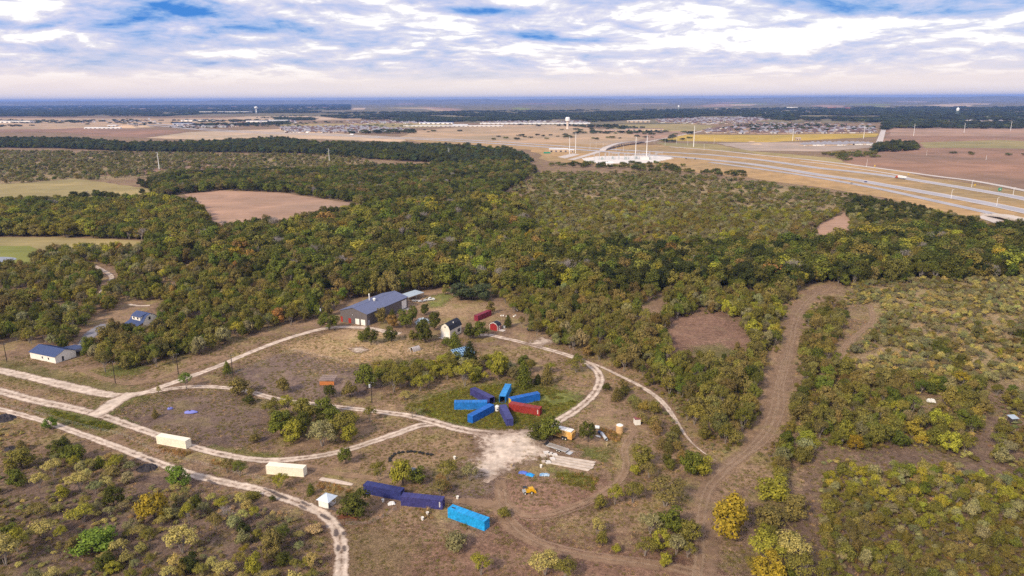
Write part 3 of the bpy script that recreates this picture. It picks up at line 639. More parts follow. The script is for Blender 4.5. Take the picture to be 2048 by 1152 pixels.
container('cream', CREAM, 'cream container standing beside the gravel track below the blue boat', (315.9, 868.5), (377.1, 879.4))
container('cream', CREAM, 'cream container between the track junction and the small white pavilion', (533.7, 927.2), (610.9, 933.6))
container('maroon', (0.22, 0.02, 0.045), 'maroon container standing behind the small red barn shed', (977.8, 620.4), (953.5, 630.5))

# ---- hub of the ring: white water tote and thin mast
def hub():
    c = P(994, 822); t = thing('white_tank', 'white square water tank on the grass at the hub of the containers', 'tank', (c.x, c.y, 0))
    b = MB(); b.lathe([(0.75, .12), (0.86, .2), (0.86, 1.9), (0.6, 2.15), (0.25, 2.2), (0.25, 2.32)], 14); part('tank', b, WHITE, t)
    b = MB(); b.box(-.95, .95, -.95, .95, 0, .12); part('pallet', b, RUST, t); b = MB(); b.box(-.1, .4, -.92, -.87, .8, 1.2); part('panel', b, DARK, t)
    c = P(999, 806); t = thing('mast', 'thin dark mast rising from the hub of the containers', 'mast', (c.x, c.y, 0))
    b = MB(); b.tube([(0, 0, 0), (0, 0, 4.4)], [.05, .03]); part('pole', b, DARK, t); b = MB(); b.box(-.2, .2, -.2, .2, 0, .1); part('base_plate', b, GALV, t)
hub()

# ---- gabled metal buildings
def frame_px(corner, along, across=None):
    c = P(*corner); a = P(*along); d = a - c
    return c, math.atan2(d.y, d.x), d.length, (P(*across) - c).length if across else None
def sheet_wall(t, a, b, h, m, name='wall', gable=None, pitch=0.9):
    """wall from a to b (local, outside on the right hand), h tall, optional gable outline above: list of (fraction, height)"""
    a = Vector((*a, 0)); b = Vector((*b, 0)); d = b - a; n = Vector((d.y, -d.x, 0)).normalized(); mb = MB()
    if gable is None: mb.corrugated(a, b, h, pitch, .03, out=n)
    else:
        k = max(8, int(d.length / pitch)); prof = [(0, h)] + gable + [(1, h)]; fr = sorted(set([i / k for i in range(k + 1)] + [g[0] for g in gable]))
        hz = lambda f: float(np.interp(f, [p[0] for p in prof], [p[1] for p in prof])); vs = []
        for i, f in enumerate(fr): p = a + d * f + n * (.03 if i % 2 else 0); vs += [p, p + Vector((0, 0, hz(f)))]
        mb.add(vs, [(2 * i, 2 * i + 2, 2 * i + 3, 2 * i + 1) for i in range(len(fr) - 1)])
    return part(name, mb, m, t)
def opening(t, name, a, b, f0, f1, z0, z1, m, proud=.07, frame=None, label=None):
    a = Vector((*a, 0)); b = Vector((*b, 0)); d = b - a; n = Vector((d.y, -d.x, 0)).normalized(); x = d.normalized(); L = d.length
    M = Matrix(((x.x, n.x, 0, a.x), (x.y, n.y, 0, a.y), (0, 0, 1, 0), (0, 0, 0, 1))); mb = MB(); mb.box(f0 * L, f1 * L, -.1, proud, z0, z1, M=M)
    o = part(name, mb, m, t, label)
    if frame:
        mb = MB(); w = .12
        for q in ((f0 * L - w, f0 * L, z0, z1 + w), (f1 * L, f1 * L + w, z0, z1 + w), (f0 * L, f1 * L, z1, z1 + w)): mb.box(q[0], q[1], -.05, proud + .02, q[2], q[3], M=M)
        fo = part('frame', mb, frame, o)
    return o
def roof_panel(t, pts, m, name='roof_panel', th=.12, ribs=0, rib_m=None):
    """pts: four corners, eave a, eave b, ridge b, ridge a"""
    v = [Vector(p) for p in pts]; n = (v[1] - v[0]).cross(v[3] - v[0]).normalized()
    if n.z < 0: n = -n
    mb = MB(); mb.add(v + [p + n * th for p in v], [(3, 2, 1, 0), (4, 5, 6, 7), (0, 1, 5, 4), (1, 2, 6, 5), (2, 3, 7, 6), (3, 0, 4, 7)])
    for i in range(1, ribs):
        f = i / ribs; a = v[0].lerp(v[1], f) + n * th; b = v[3].lerp(v[2], f) + n * th; s = (v[1] - v[0]).normalized() * .04; u = n * .05
        mb.add([a - s, a + s, b + s, b - s, a - s + u, a + s + u, b + s + u, b - s + u], [(4, 5, 6, 7), (0, 1, 5, 4), (1, 2, 6, 5), (3, 0, 4, 7)])
    return part(name, mb, m, t)

M_WALL = steel('brown_grey_siding', (0.125, 0.110, 0.112), 0.5); M_ROOF = steel('slate_blue_metal_roof', (0.115, 0.135, 0.235), 0.5); REDDOOR = steel('red_door', (0.33, 0.03, 0.02)); TRIM = steel('dark_trim', (0.07, 0.06, 0.06))
def workshop():
    c, rz, L, W = frame_px((734.8, 651.8), (816, 615.3), (679.5, 644.8)); L, W, e, r = 36.0, 17.0, 6.1, 8.5
    t = thing('metal_workshop', 'long brown-grey metal workshop with slate blue roof and white doors', 'building', (c.x, c.y, 0), rz)
    A, B, C_, D = (0, 0), (L, 0), (L, W), (0, W)     # x along the long side, y towards the left
    sheet_wall(t, A, B, e, M_WALL); sheet_wall(t, C_, D, e, M_WALL); sheet_wall(t, D, A, e, M_WALL, gable=[(.5, r)]); sheet_wall(t, B, C_, e, M_WALL, gable=[(.5, r)])
    roof_panel(t, [(-.4, -.4, e - .02), (L + .4, -.4, e - .02), (L + .4, W / 2, r + .02), (-.4, W / 2, r + .02)], M_ROOF, ribs=36); roof_panel(t, [(L + .4, W + .4, e - .02), (-.4, W + .4, e - .02), (-.4, W / 2, r + .02), (L + .4, W / 2, r + .02)], M_ROOF, ribs=36)
    mb = MB(); mb.prism([(W / 2 - .5, r + .08), (W / 2, r + .24), (W / 2 + .5, r + .08)], -.42, L + .42, 'x'); part('ridge_cap', mb, M_ROOF, t)
    opening(t, 'garage_door', D, A, .56, .71, 0, 3.0, WHITE, frame=TRIM); opening(t, 'garage_door', D, A, .77, .93, 0, 3.0, WHITE, frame=TRIM)
    opening(t, 'door', D, A, .30, .40, 0, 2.6, REDDOOR, label='red double door in the gable'); opening(t, 'door', D, A, .01, .08, 0, 2.9, REDDOOR, label='red door at the left corner')
    opening(t, 'door', A, B, .015, .06, 0, 2.7, steel('grey_door', (0.34, 0.35, 0.42))); opening(t, 'garage_door', A, B, .84, .965, .6, 5.2, WHITE, frame=TRIM)
    opening(t, 'doorway', A, B, .84, .985, 0, .58, GLASS, proud=.05); opening(t, 'light', D, A, .46, .475, 4.6, 4.9, WHITE, proud=.2)
    for i, (f, h) in enumerate(((.45, 1.0),)):
        mb = MB(); mb.lathe([(.55, r - .5), (.55, r + .3), (.8, r + .45), (.85, r + .8), (.6, r + 1.15), (.15, r + 1.3)], 12, (L * f, W / 2 - 1.2)); part('roof_vent', mb, WHITE, t)
    mb = MB(); mb.tube([(L * .47, W / 2 + 2.6, r - .8), (L * .47, W / 2 + 2.6, r + 2.6)], [.3, .3], 8); mb.tube([(L * .47, W / 2 + 2.6, r + 2.6), (L * .47, W / 2 + 2.6, r + 3.0)], [.45, .2], 8); part('flue', mb, WHITE, t)
    mb = MB(); mb.box(L * .82, L * .99, -2.4, -.04, 0, .1); part('concrete_apron', mb, CONC, t)
workshop()
def carport():
    c, rz, L, W = frame_px((818, 605), (842, 597), (813, 600)); t = thing('carport', 'pale flat-roofed lean-to behind the far end of the workshop', 'carport', (c.x, c.y, 0), rz)
    L, W = 13, 7; roof_panel(t, [(0, 0, 2.9), (L, 0, 2.9), (L, W, 3.4), (0, W, 3.4)], steel('pale_blue_roof', (0.36, 0.43, 0.50)), 'roof', ribs=12)
    for x in (.3, L / 2, L - .3):
        for y, h in ((.3, 2.9), (W - .3, 3.38)): mb = MB(); mb.box(x - .08, x + .08, y - .08, y + .08, 0, h); part('post', mb, GALV, t)
carport()
BARNW = mat('cream_siding', (0.74, 0.69, 0.60), 0.7, 0.08, 0.6); SHINGLE = mat('charcoal_shingles', (0.025, 0.027, 0.04), 0.8, 0.25, 1.2); REDW = mat('barn_red', (0.27, 0.02, 0.02), 0.7, 0.12, 1.0)
def gambrel(name, label, corner, along, across, L, W, e, k, r, wallm, roofm, trim, openings, pitch=.5):
    c, rz, _, _ = frame_px(corner, along); t = thing(name, label, 'building' if W > 4 else 'shed', (c.x, c.y, 0), rz)
    A, B, C_, D = (0, 0), (L, 0), (L, W), (0, W); gb = [(.14, k), (.5, r), (.86, k)]
    sheet_wall(t, A, B, e, wallm, pitch=pitch); sheet_wall(t, C_, D, e, wallm, pitch=pitch); sheet_wall(t, D, A, e, wallm, gable=gb, pitch=pitch); sheet_wall(t, B, C_, e, wallm, gable=gb, pitch=pitch)
    o = .25; y1 = W * .14
    for s in (0, 1):
        f = (lambda y: y) if not s else (lambda y: W - y)
        roof_panel(t, [(-o, f(-.22), e - .15), (L + o, f(-.22), e - .15), (L + o, f(y1), k), (-o, f(y1), k)], roofm, 'roof_panel', .1)
        roof_panel(t, [(-o, f(y1), k), (L + o, f(y1), k), (L + o, f(W / 2), r), (-o, f(W / 2), r)], roofm, 'roof_panel', .1)
    if trim:
        for x in (-.04, L - .06):
            for y in (-.04, W - .06): mb = MB(); mb.box(x, x + .14, y, y + .14, 0, e); part('corner_board', mb, trim, t)
        for x in (L + o, -o - .06):
            mb = MB()
            pr = [(-.22, e - .15), (y1, k), (W / 2, r), (W - y1, k), (W + .22, e - .15)]
            for p, q in zip(pr, pr[1:]): mb.add([(x, p[0], p[1] - .16), (x, q[0], q[1] - .16), (x, q[0], q[1] + .12), (x, p[0], p[1] + .12), (x + .06, p[0], p[1] - .16), (x + .06, q[0], q[1] - .16), (x + .06, q[0], q[1] + .12), (x + .06, p[0], p[1] + .12)], [(0, 1, 2, 3), (7, 6, 5, 4), (0, 4, 5, 1), (3, 2, 6, 7)])
            part('verge_board', mb, trim, t)
    for (nm, w, f0, f1, z0, z1, m, fr) in openings: opening(t, nm, *{'s': (A, B), 'b': (C_, D), 'l': (D, A), 'r': (B, C_)}[w], f0, f1, z0, z1, m, frame=fr)
    return t
bt = gambrel('gambrel_house', 'white gambrel-roofed barn house with dark shingles among the yard trees', (900.1, 677.3), (923, 664.8), (880.5, 674.4), 10.5, 5.2, 4.2, 6.0, 7.3, BARNW, SHINGLE, None,
        [('window', 's', .66, .88, 1.2, 2.9, GLASS, WHITE), ('door', 'l', .12, .5, 0, 3.0, WHITE, None), ('door', 'l', .53, .9, 0, 3.0, WHITE, None), ('vent', 'l', .44, .54, 5.0, 5.8, GLASS, None), ('ledge', 'l', .0, 1.0, 3.45, 3.6, WHITE, None)], pitch=.4)
mb = MB(); mb.lathe([(.22, 6.0), (.22, 6.75), (.3, 6.8), (.1, 7.0)], 8, (5.0, 1.1)); part('roof_vent', mb, WHITE, bt)
mb = MB(); mb.box(-2.0, -.05, -.4, 5.4, 0, .12); part('entry_slab', mb, CONC, bt)
gambrel('barn_shed', 'small red barn shed with white trim and dark rounded roof beside the track', (995, 662), (1003, 657.5), (980.5, 659), 3.4, 4.4, 2.5, 3.5, 4.1, REDW, SHINGLE, WHITE, [], .4)
def shed_details():
    t = [o for o in COL.objects if o.name == 'barn_shed'][0]
    L, W = 3.4, 4.4; A, B = (0, 0), (L, 0)
    opening(t, 'door', A, B, .34, .68, 0, 2.1, WHITE, frame=WHITE); opening(t, 'window', A, B, .43, .6, 1.0, 1.7, GLASS, proud=.09)
    mb = MB(); mb.box(.4, 3.2, -3.0, -.06, 0, .1); part('entry_slab', mb, CONC, t)
    c = P(1005, 657); a = thing('air_conditioner', 'grey outdoor air conditioner unit beside the red barn shed', 'air conditioner', (c.x + .8, c.y + .6, 0), 0.2)
    mb = MB(); mb.box(-.5, .5, -.5, .5, .08, 1.3); part('housing', mb, GALV, a); mb = MB(); mb.lathe([(.4, 1.3), (.4, 1.36), (.1, 1.4)], 12); part('fan_grille', mb, DARK, a); mb = MB(); mb.box(-.6, .6, -.6, .6, 0, .08); part('pad', mb, CONC, a)
shed_details()
HW = mat('white_siding', (0.78, 0.74, 0.68), 0.6, 0.06, 0.6); HR = steel('dark_blue_metal_roof', (0.045, 0.07, 0.17), 0.4)
def white_house():
    c, rz, _, _ = frame_px((112, 727), (60, 716)); t = thing('white_house', 'long low white house with dark blue metal roof beside the upper track', 'house', (c.x, c.y, 0), rz)
    L, W, e, r = 17, 9.5, 3.0, 5.0          # x along the front to the left, so outside (camera side) is +y
    A, B, C_, D = (0, 0), (L, 0), (L, -W), (0, -W)
    sheet_wall(t, B, A, e, HW); sheet_wall(t, D, C_, e, HW); sheet_wall(t, A, D, e, HW, gable=[(.5, r)]); sheet_wall(t, C_, B, e, HW, gable=[(.5, r)])
    roof_panel(t, [(-.3, .4, e - .08), (L + .3, .4, e - .08), (L + .3, -W / 2, r), (-.3, -W / 2, r)], HR, ribs=18); roof_panel(t, [(-.3, -W - .4, e - .08), (L + .3, -W - .4, e - .08), (L + .3, -W / 2, r), (-.3, -W / 2, r)], HR, ribs=18)
    roof_panel(t, [(1, -W - .2, e - .1), (9, -W - .2, e - .1), (9, -W - 6, e - .6), (1, -W - 6, e - .6)], HR, 'porch_roof', ribs=8)
    for x in (1.3, 5, 8.7): mb = MB(); mb.box(x - .1, x + .1, -W - 5.8, -W - 5.6, 0, e - .6); part('porch_post', mb, HW, t)
    for f in (.24, .48): opening(t, 'window', B, A, 1 - f - .05, 1 - f, 1.1, 2.1, GLASS, frame=WHITE)
    opening(t, 'door', A, D, .3, .4, .2, 2.3, GLASS, frame=WHITE)
white_house()
def dormer_house():
    c, rz, _, _ = frame_px((288, 658), (259, 651)); t = thing('dormer_house', 'white house with steep blue roof and dormer windows among dense trees', 'house', (c.x, c.y, 0), rz)
    L, W, e, r = 10.5, 8.5, 3.2, 7.0; A, B, C_, D = (0, 0), (L, 0), (L, -W), (0, -W)
    sheet_wall(t, B, A, e, HW); sheet_wall(t, D, C_, e, HW); gb = [(.22, 6.0), (.5, r), (.78, 6.0)]
    sheet_wall(t, A, D, e, HW, gable=gb); sheet_wall(t, C_, B, e, HW, gable=gb)
    for s in (0, 1):
        f = (lambda y: y) if not s else (lambda y: -W - y)
        roof_panel(t, [(-.3, f(.5), e - .3), (L + .3, f(.5), e - .3), (L + .3, f(-.22 * W), 6.0), (-.3, f(-.22 * W), 6.0)], HR, ribs=10); roof_panel(t, [(-.3, f(-.22 * W), 6.0), (L + .3, f(-.22 * W), 6.0), (L + .3, f(-W / 2), r), (-.3, f(-W / 2), r)], HR, ribs=10)
    roof_panel(t, [(-.2, 3.4, 2.3), (L + .2, 3.4, 2.3), (L + .2, .3, e + .1), (-.2, .3, e + .1)], HR, 'porch_roof', ribs=10)
    for x in (.3, L / 2, L - .3): mb = MB(); mb.box(x - .1, x + .1, 3.0, 3.2, 0, 2.3); part('porch_post', mb, RUST, t)
    mb = MB(); mb.box(2.0, 8.6, -2.6, .1, 4.0, 5.9); d = part('dormer', mb, HW, t); mb = MB()
    for x in (3.2, 6.3): mb.box(x, x + 1.2, .1, .16, 4.5, 5.5)
    part('dormer_window', mb, GLASS, d); roof_panel(t, [(1.7, .5, 5.85), (8.9, .5, 5.85), (8.9, -W / 2, r + .15), (1.7, -W / 2, r + .15)], HR, 'dormer_roof', ribs=7)
    opening(t, 'window', A, D, .4, .58, .7, 2.4, GLASS, frame=WHITE); opening(t, 'window', A, D, .36, .5, 4.0, 5.6, GLASS, frame=WHITE)
dormer_house()

# ---- solar array
def solar():
    c, rz, L, W = frame_px((914, 719), (958, 708)); t = thing('solar_array', 'tilted solar array with pale blue frame and dark panels behind a cedar', 'solar panels', (c.x, c.y, 0), rz)
    FR = steel('solar_frame', (0.38, 0.60, 0.78), 0.35); PV = mat('solar_cell', (0.02, 0.07, 0.17), 0.15, 0.2, 2.0, spec=0.6); Lx, S = 9.6, 5.6; z0, z1 = .9, 2.9
    mp = lambda u, v, o=0: (u, v * math.sqrt(S * S - (z1 - z0) ** 2), z0 + (z1 - z0) * v + o)
    mb = MB(); mb.add([mp(0, 0), mp(Lx, 0), mp(Lx, 1), mp(0, 1), mp(0, 0, .1), mp(Lx, 0, .1), mp(Lx, 1, .1), mp(0, 1, .1)], [(3, 2, 1, 0), (4, 5, 6, 7), (0, 1, 5, 4), (1, 2, 6, 5), (2, 3, 7, 6), (3, 0, 4, 7)]); part('frame', mb, FR, t)
    pm = None
    for i in range(8):
        for j in range(4):
            u0, u1 = Lx * (i + .1) / 8, Lx * (i + .9) / 8; v0, v1 = (j + .1) / 4, (j + .9) / 4; mb = MB()
            mb.add([mp(u0, v0, .1), mp(u1, v0, .1), mp(u1, v1, .1), mp(u0, v1, .1), mp(u0, v0, .14), mp(u1, v0, .14), mp(u1, v1, .14), mp(u0, v1, .14)], [(4, 5, 6, 7), (0, 1, 5, 4), (1, 2, 6, 5), (2, 3, 7, 6), (3, 0, 4, 7)]); part('panel', mb, PV, t)
    for x in (.4, Lx / 2, Lx - .4):
        for v, h in ((.1, 1.1), (.9, 2.7)): q = mp(x, v); mb = MB(); mb.tube([(q[0], q[1], 0), (q[0], q[1], h)], [.07, .07]); part('post', mb, GALV, t)
    c = P(909, 722); b = thing('equipment_box', 'pale equipment cabinet standing at the left foot of the solar array', 'cabinet', (c.x, c.y, 0), rz); mb = MB(); mb.box(-1, 1, -.5, .5, .1, 1.5); part('cabinet', mb, WHITE, b); mb = MB(); mb.box(-1.1, 1.1, -.6, .6, 1.5, 1.58); part('lid', mb, GALV, b); mb = MB(); mb.box(-1.1, 1.1, -.6, .6, 0, .1); part('plinth', mb, CONC, b)
solar()

# ---- poles
def util_pole(bx, by, ty, label, extras=''):
    c = P(bx, by); h = zabove(bx, by, ty); t = thing('utility_pole', label, 'utility pole', (c.x, c.y, 0), random.uniform(-.4, .4), 'wooden utility poles along the tracks')
    m = MB(); m.tube([(0, 0, -.3), (0.04, .05, h)], [.19, .12], 8); part('pole', m, WOODPOLE, t)
    m = MB(); m.box(-1.1, 1.1, -.06, .06, h - .7, h - .56); part('crossarm', m, WOODPOLE, t)
    for x in (-.95, 0.3, .95): m = MB(); m.lathe([(.05, h - .56), (.09, h - .44), (.04, h - .34)], 6, (x, 0)); part('insulator', m, GALV, t)
    if 't' in extras: m = MB(); m.lathe([(.3, h - 2.4), (.36, h - 2.35), (.36, h - 1.2), (.2, h - 1.1)], 10, (-.5, 0)); part('transformer', m, GALV, t)
util_pole(14, 724, 686, 'dark wooden utility pole at the left edge beside the white house'); util_pole(231, 767, 723, 'dark wooden utility pole above the fork of the gravel tracks')
util_pole(357, 749, 706, 'dark wooden utility pole above the bright green roadside tree'); util_pole(466, 752, 709, 'dark wooden utility pole at the left corner of the dark mown paddock')
util_pole(744, 806, 763, 'dark utility pole with grey transformer beside the middle track', 't'); util_pole(645, 647, 613, 'pale-topped utility pole with transformer left of the workshop', 't')

# ---- orange-fronted pergola
def pergola():
    c, rz, _, _ = frame_px((639, 771), (666, 771)); t = thing('slatted_shelter', 'open slatted shelter with an orange front in the dark paddock', 'shelter', (c.x, c.y, 0), rz)
    OR = mat('orange_board', (0.48, 0.17, 0.05), 0.7, 0.15, 1.5); SL = mat('pink_grey_slat', (0.36, 0.28, 0.27), 0.8, 0.2, 2.0); L, W = 6.0, 5.0
    m = MB(); m.box(.1, L - .1, 0, .12, .15, 1.7); part('front_panel', m, OR, t)
    for x in (.0, L - .12):
        for y in (0.2, W - .12): m = MB(); m.box(x, x + .12, y, y + .12, 0, 2.2); part('post', m, SL, t)
    for i in range(15): m = MB(); x = i * L / 14.5; m.box(x, x + .14, -.3, W + .3, 2.2, 2.32); part('slat', m, SL, t)
    for y in (-.1, W / 2, W): m = MB(); m.box(-.2, L + .2, y, y + .12, 2.32, 2.42); part('rail', m, SL, t)
pergola()
def small_pavilion():
    c, rz, _, _ = frame_px((657, 1018), (672, 1006)); t = thing('pavilion', 'small white pavilion with pale blue pyramid roof beside the lower track', 'pavilion', (c.x, c.y, 0), rz)
    S = 3.4; RO = steel('pale_blue_hip_roof', (0.55, 0.63, 0.74), 0.35)
    m = MB(); o = .45; z = 2.2; m.add([(-o, -o, z), (S + o, -o, z), (S + o, S + o, z), (-o, S + o, z), (S / 2, S / 2, z + 1.5)], [(0, 1, 4), (1, 2, 4), (2, 3, 4), (3, 0, 4), (3, 2, 1, 0)]); part('roof', m, RO, t)
    m = MB(); m.corrugated((0, S, 0), (0, 0, 0), 2.2, .4, .03, out=(-1, 0, 0)); part('wall', m, WHITE, t)
    for x in (.05, S - .2):
        for y in (.05, S - .2): m = MB(); m.box(x, x + .15, y, y + .15, 0, 2.2); part('post', m, WHITE, t)
    m = MB(); m.box(-.1, S, 0, S, 0, .1); part('slab', m, CONC, t)
small_pavilion()
def tarp_heap(px, L, W, h, col, label, rz=0.0, name='tarp', cat='tarp', second=None):
    c = P(*px); n = 14; vs = []; rg = np.random.default_rng(int(px[0]))
    for j in range(n):
        for i in range(n):
            u, v = i / (n - 1) * 2 - 1, j / (n - 1) * 2 - 1; rr = max(0, 1 - (abs(u) ** 2.4 + abs(v) ** 2.4)); vs.append((u * L / 2 * (1 + .1 * rg.random()), v * W / 2 * (1 + .15 * rg.random()), h * rr ** .5 * (.7 + .5 * rg.random()) + .03))
    me = bpy.data.meshes.new(name); me.from_pydata(vs, [], [(j * n + i, j * n + i + 1, (j + 1) * n + i + 1, (j + 1) * n + i) for j in range(n - 1) for i in range(n - 1)]); me.materials.append(mat('tarp_%02d%02d%02d' % tuple(int(99 * k) for k in col), col, 0.5, 0.35, 1.1, col2=second))
    o = link(name, me, None, (c.x, c.y, 0.01), rz); tag(o, label, cat); return o
def blue_boat(px, L, label, rz):
    c = P(*px); t = thing('covered_boat', label, 'boat', (c.x, c.y, 0), rz); n = 13; m = MB(); pr = []
    for i in range(n):
        f = i / (n - 1); w = L * .24 * (1 - abs(2 * f - .85) ** 2.6 / 1.6); pr.append((L * (f - .5), max(.05, w)))
    rings = [[(x, w * math.cos(a), .25 + (.75 * math.sin(a) if math.sin(a) > 0 else .3 * math.sin(a)) * (w / (L * .24))) for a in [2 * math.pi * k / 12 for k in range(12)]] for x, w in pr]
    m.add([v for r in rings for v in r], [(i * 12 + k, i * 12 + (k + 1) % 12, (i + 1) * 12 + (k + 1) % 12, (i + 1) * 12 + k) for i in range(n - 1) for k in range(12)] + [tuple(range(12))[::-1], tuple(range(12 * n - 12, 12 * n))])
    part('cover', m, mat('periwinkle_cover', (0.19, 0.21, 0.58), 0.5, 0.1, 1.0), t); m = MB(); m.box(-L * .18, -L * .05, -.3, .3, .92, 1.06); part('hatch', m, DARK, t)
blue_boat((383, 826), 4.6, 'periwinkle blue covered boat lying on the brown grass by the track', .1); blue_boat((341, 819), 2.0, 'small periwinkle blue kayak hull left of the covered boat', .5)
tarp_heap((845, 645), 7, 5, 2.2, (0.30, 0.45, 0.60), 'heap under pale blue and white tarpaulin between yard trees', .4, second=(0.75, 0.8, 0.82), name='tarpaulin_heap')
tarp_heap((1046, 946), 2.6, 1.4, .5, (0.09, 0.15, 0.50), 'indigo tarpaulin lying left of the brighter blue ones', -.15); tarp_heap((1060, 950), 2.4, 1.6, .5, (0.01, 0.26, 0.62), 'bright blue tarpaulin touching the indigo one', -.5); tarp_heap((1089, 950), 2.9, 1.5, .45, (0.04, 0.28, 0.62), 'crumpled blue and white tarpaulin below the concrete slabs', -.1, second=(0.5, 0.6, 0.7))
tarp_heap((783, 1008), 2.0, 1.2, .7, (0.72, 0.72, 0.72), 'crumpled white sheet lying in front of the navy containers', .3, name='white_sheet', cat='sheet'); tarp_heap((1862, 803), 3.0, 1.9, 1.1, (0.6, 0.6, 0.58), 'white heap lying among the bushes at the right', -.3, name='white_sheet', cat='sheet')
tarp_heap((826, 948), 3.0, 2.2, 1.9, (0.32, 0.36, 0.42), 'grey tin-covered stack behind the yellow-green tree', .2, name='covered_stack', cat='stack')

# ---- trailers and vehicles
def wheel(t, x, y, r=.38, w=.26, name='wheel', hub=True):
    m = MB(); M = Matrix.Translation((x, y, r)) @ Matrix.Rotation(R(90), 4, 'X'); b = MB(); b.lathe([(r * .6, -w / 2), (r, -w / 2 + .03), (r, w / 2 - .03), (r * .6, w / 2)], 14); m.add([M @ Vector(v) for v in b.v], b.f)
    o = part(name, m, TYRE, t)
    if hub: b = MB(); b.lathe([(r * .52, -w / 2 - .02), (r * .52, w / 2 + .02)], 10); m = MB(); m.add([M @ Vector(v) for v in b.v], b.f); part('rim', m, WHITE, o)
def food_trailer():
    c, rz, L, _ = frame_px((1099, 872), (1144, 884)); t = thing('food_trailer', 'orange-yellow painted food trailer with pale roof beside a bushy tree', 'trailer', (c.x, c.y, 0), rz)
    Y = mat('painted_trailer', (0.62, 0.27, 0.04), 0.45, 0.1, 0.8, col2=(0.78, 0.55, 0.22)); L, W, h = 7.4, 2.4, 2.6; m = MB()
    pr = [(0, .55), (L - .1, .55), (L, .9), (L, 2.4), (L - .5, 2.85), (.5, 2.85), (0, 2.4)]; m.prism(pr, 0, W, 'y'); part('body', m, Y, t)
    m = MB(); m.box(.35, L - .35, .1, W - .1, 2.85, 2.95); rf = part('roof', m, WHITE, t)
    for x in (1.8, 3.6, 5.4): m = MB(); m.box(x, x + .12, .12, W - .12, 2.95, 3.0); part('roof_bow', m, GALV, rf)
    m = MB(); m.box(4.0, 5.9, -.05, .02, .45, 1.15); part('wheel_arch', m, DARK, t)
    for x in (4.5, 5.4): wheel(t, x, -.02)
    for x in (4.5, 5.4): wheel(t, x, W)
    m = MB(); m.box(1.2, 3.0, -.06, .01, 1.5, 2.3); part('hatch', m, mat('red_orange_hatch', (0.5, 0.14, 0.05), 0.5), t); m = MB(); m.tube([(0, W / 2, .6), (-1.4, W / 2, .55)], [.07, .07]); part('hitch', m, DARK, t)
food_trailer()
[o for o in COL.objects if o.name == 'food_trailer'][0].scale = (1.14, 1.14, 1.16)
def flatbed():
    c, rz, L, _ = frame_px((1092, 895), (1128, 907)); t = thing('flatbed_trailer', 'long grey flatbed trailer parked between the food trailer and the slabs', 'trailer', (c.x, c.y, 0), rz); L, W = 7.6, 2.3
    m = MB(); m.box(0, L, 0, .12, .6, .8); m.box(0, L, W - .12, W, .6, .8); m.box(0, .12, .12, W - .12, .6, .8); m.box(L - .12, L, .12, W - .12, .6, .8); part('frame', m, GALV, t)
    for i in range(10): m = MB(); y = .14 + i * (W - .28) / 10; m.box(.12, L - .12, y, y + .18, .74, .79); part('plank', m, mat('grey_plank', (0.30, 0.26, 0.23), 0.9, 0.2, 1.0), t)
    for x in (4.4, 5.3):
        wheel(t, x, -.16); wheel(t, x, W + .16)
    m = MB(); m.tube([(0, .3, .6), (-1.7, W / 2, .5)], [.07, .07]); m.tube([(0, W - .3, .6), (-1.7, W / 2, .5)], [.07, .07]); m.tube([(-1.7, W / 2, .5), (-2.3, W / 2, .5)], [.08, .08]); part('tongue', m, DARK, t)
    m = MB(); m.box(-.9, -.1, .3, W - .3, .62, 1.2); part('toolbox', m, DARK, t); m = MB(); m.box(L, L + 1.6, .1, W - .1, .1, .2); part('ramp', m, GALV, t)
flatbed()
def slabs():
    SLAB = mat('worn_slab', (0.52, 0.44, 0.37), 0.9, 0.25, 0.5, coord='World', detail=7); q = [(1113, 911), (1200, 925), (1178, 944), (1098, 928)]
    a, b, c_, d = [P(*k) for k in q]
    for i in range(4):
        f0, f1 = i / 4 + .025, (i + 1) / 4 - .025; m = MB(); cut = random.uniform(.92, 1.0); pts = [a.lerp(d, f0), b.lerp(c_, f0), b.lerp(c_, f1), a.lerp(d, f1)]; pts[1] = pts[0].lerp(pts[1], cut); pts[2] = pts[3].lerp(pts[2], cut)
        o = sum(pts, Vector()) / 4; m.prism([((p - o).x, (p - o).y) for p in pts], 0, .14, 'z'); ob = link('concrete_slab', m.mesh('concrete_slab', SLAB), None, (o.x, o.y, 0.06)); tag(ob, ['uppermost', 'second', 'third', 'lowest'][i] + ' of the four long pale concrete slabs', 'slab', 'long concrete slabs')
    for i, (x, y) in enumerate([(1093, 907), (1101, 909), (1109, 911), (1105, 919), (1096, 926), (1086, 913), (1088, 925)]):
        c = P(x, y); m = MB(); s = random.uniform(.9, 1.25); m.prism([(-s, -s * .8), (s * .9, -s), (s, s * .8), (-s * .85, s)], 0, .6, 'z'); m.box(-.15, .15, -.1, .1, .6, .7); ob = link('concrete_block', m.mesh('concrete_block', mat('pale_block', (0.62, 0.58, 0.54), 0.9, 0.15, 1.0) if i < 5 else SLAB), None, (c.x, c.y, 0.02), .3); ob.scale = (.8, .8, .8)
        tag(ob, ['leftmost of three white blocks above the slabs', 'middle of three white blocks above the slabs', 'rightmost of three white blocks above the slabs', 'white block at the upper left corner of the slabs', 'white block at the lower left corner of the slabs', 'tan block left of the white blocks', 'tan block in the weeds left of the slabs'][i], 'block', 'blocks round the slabs')
slabs()
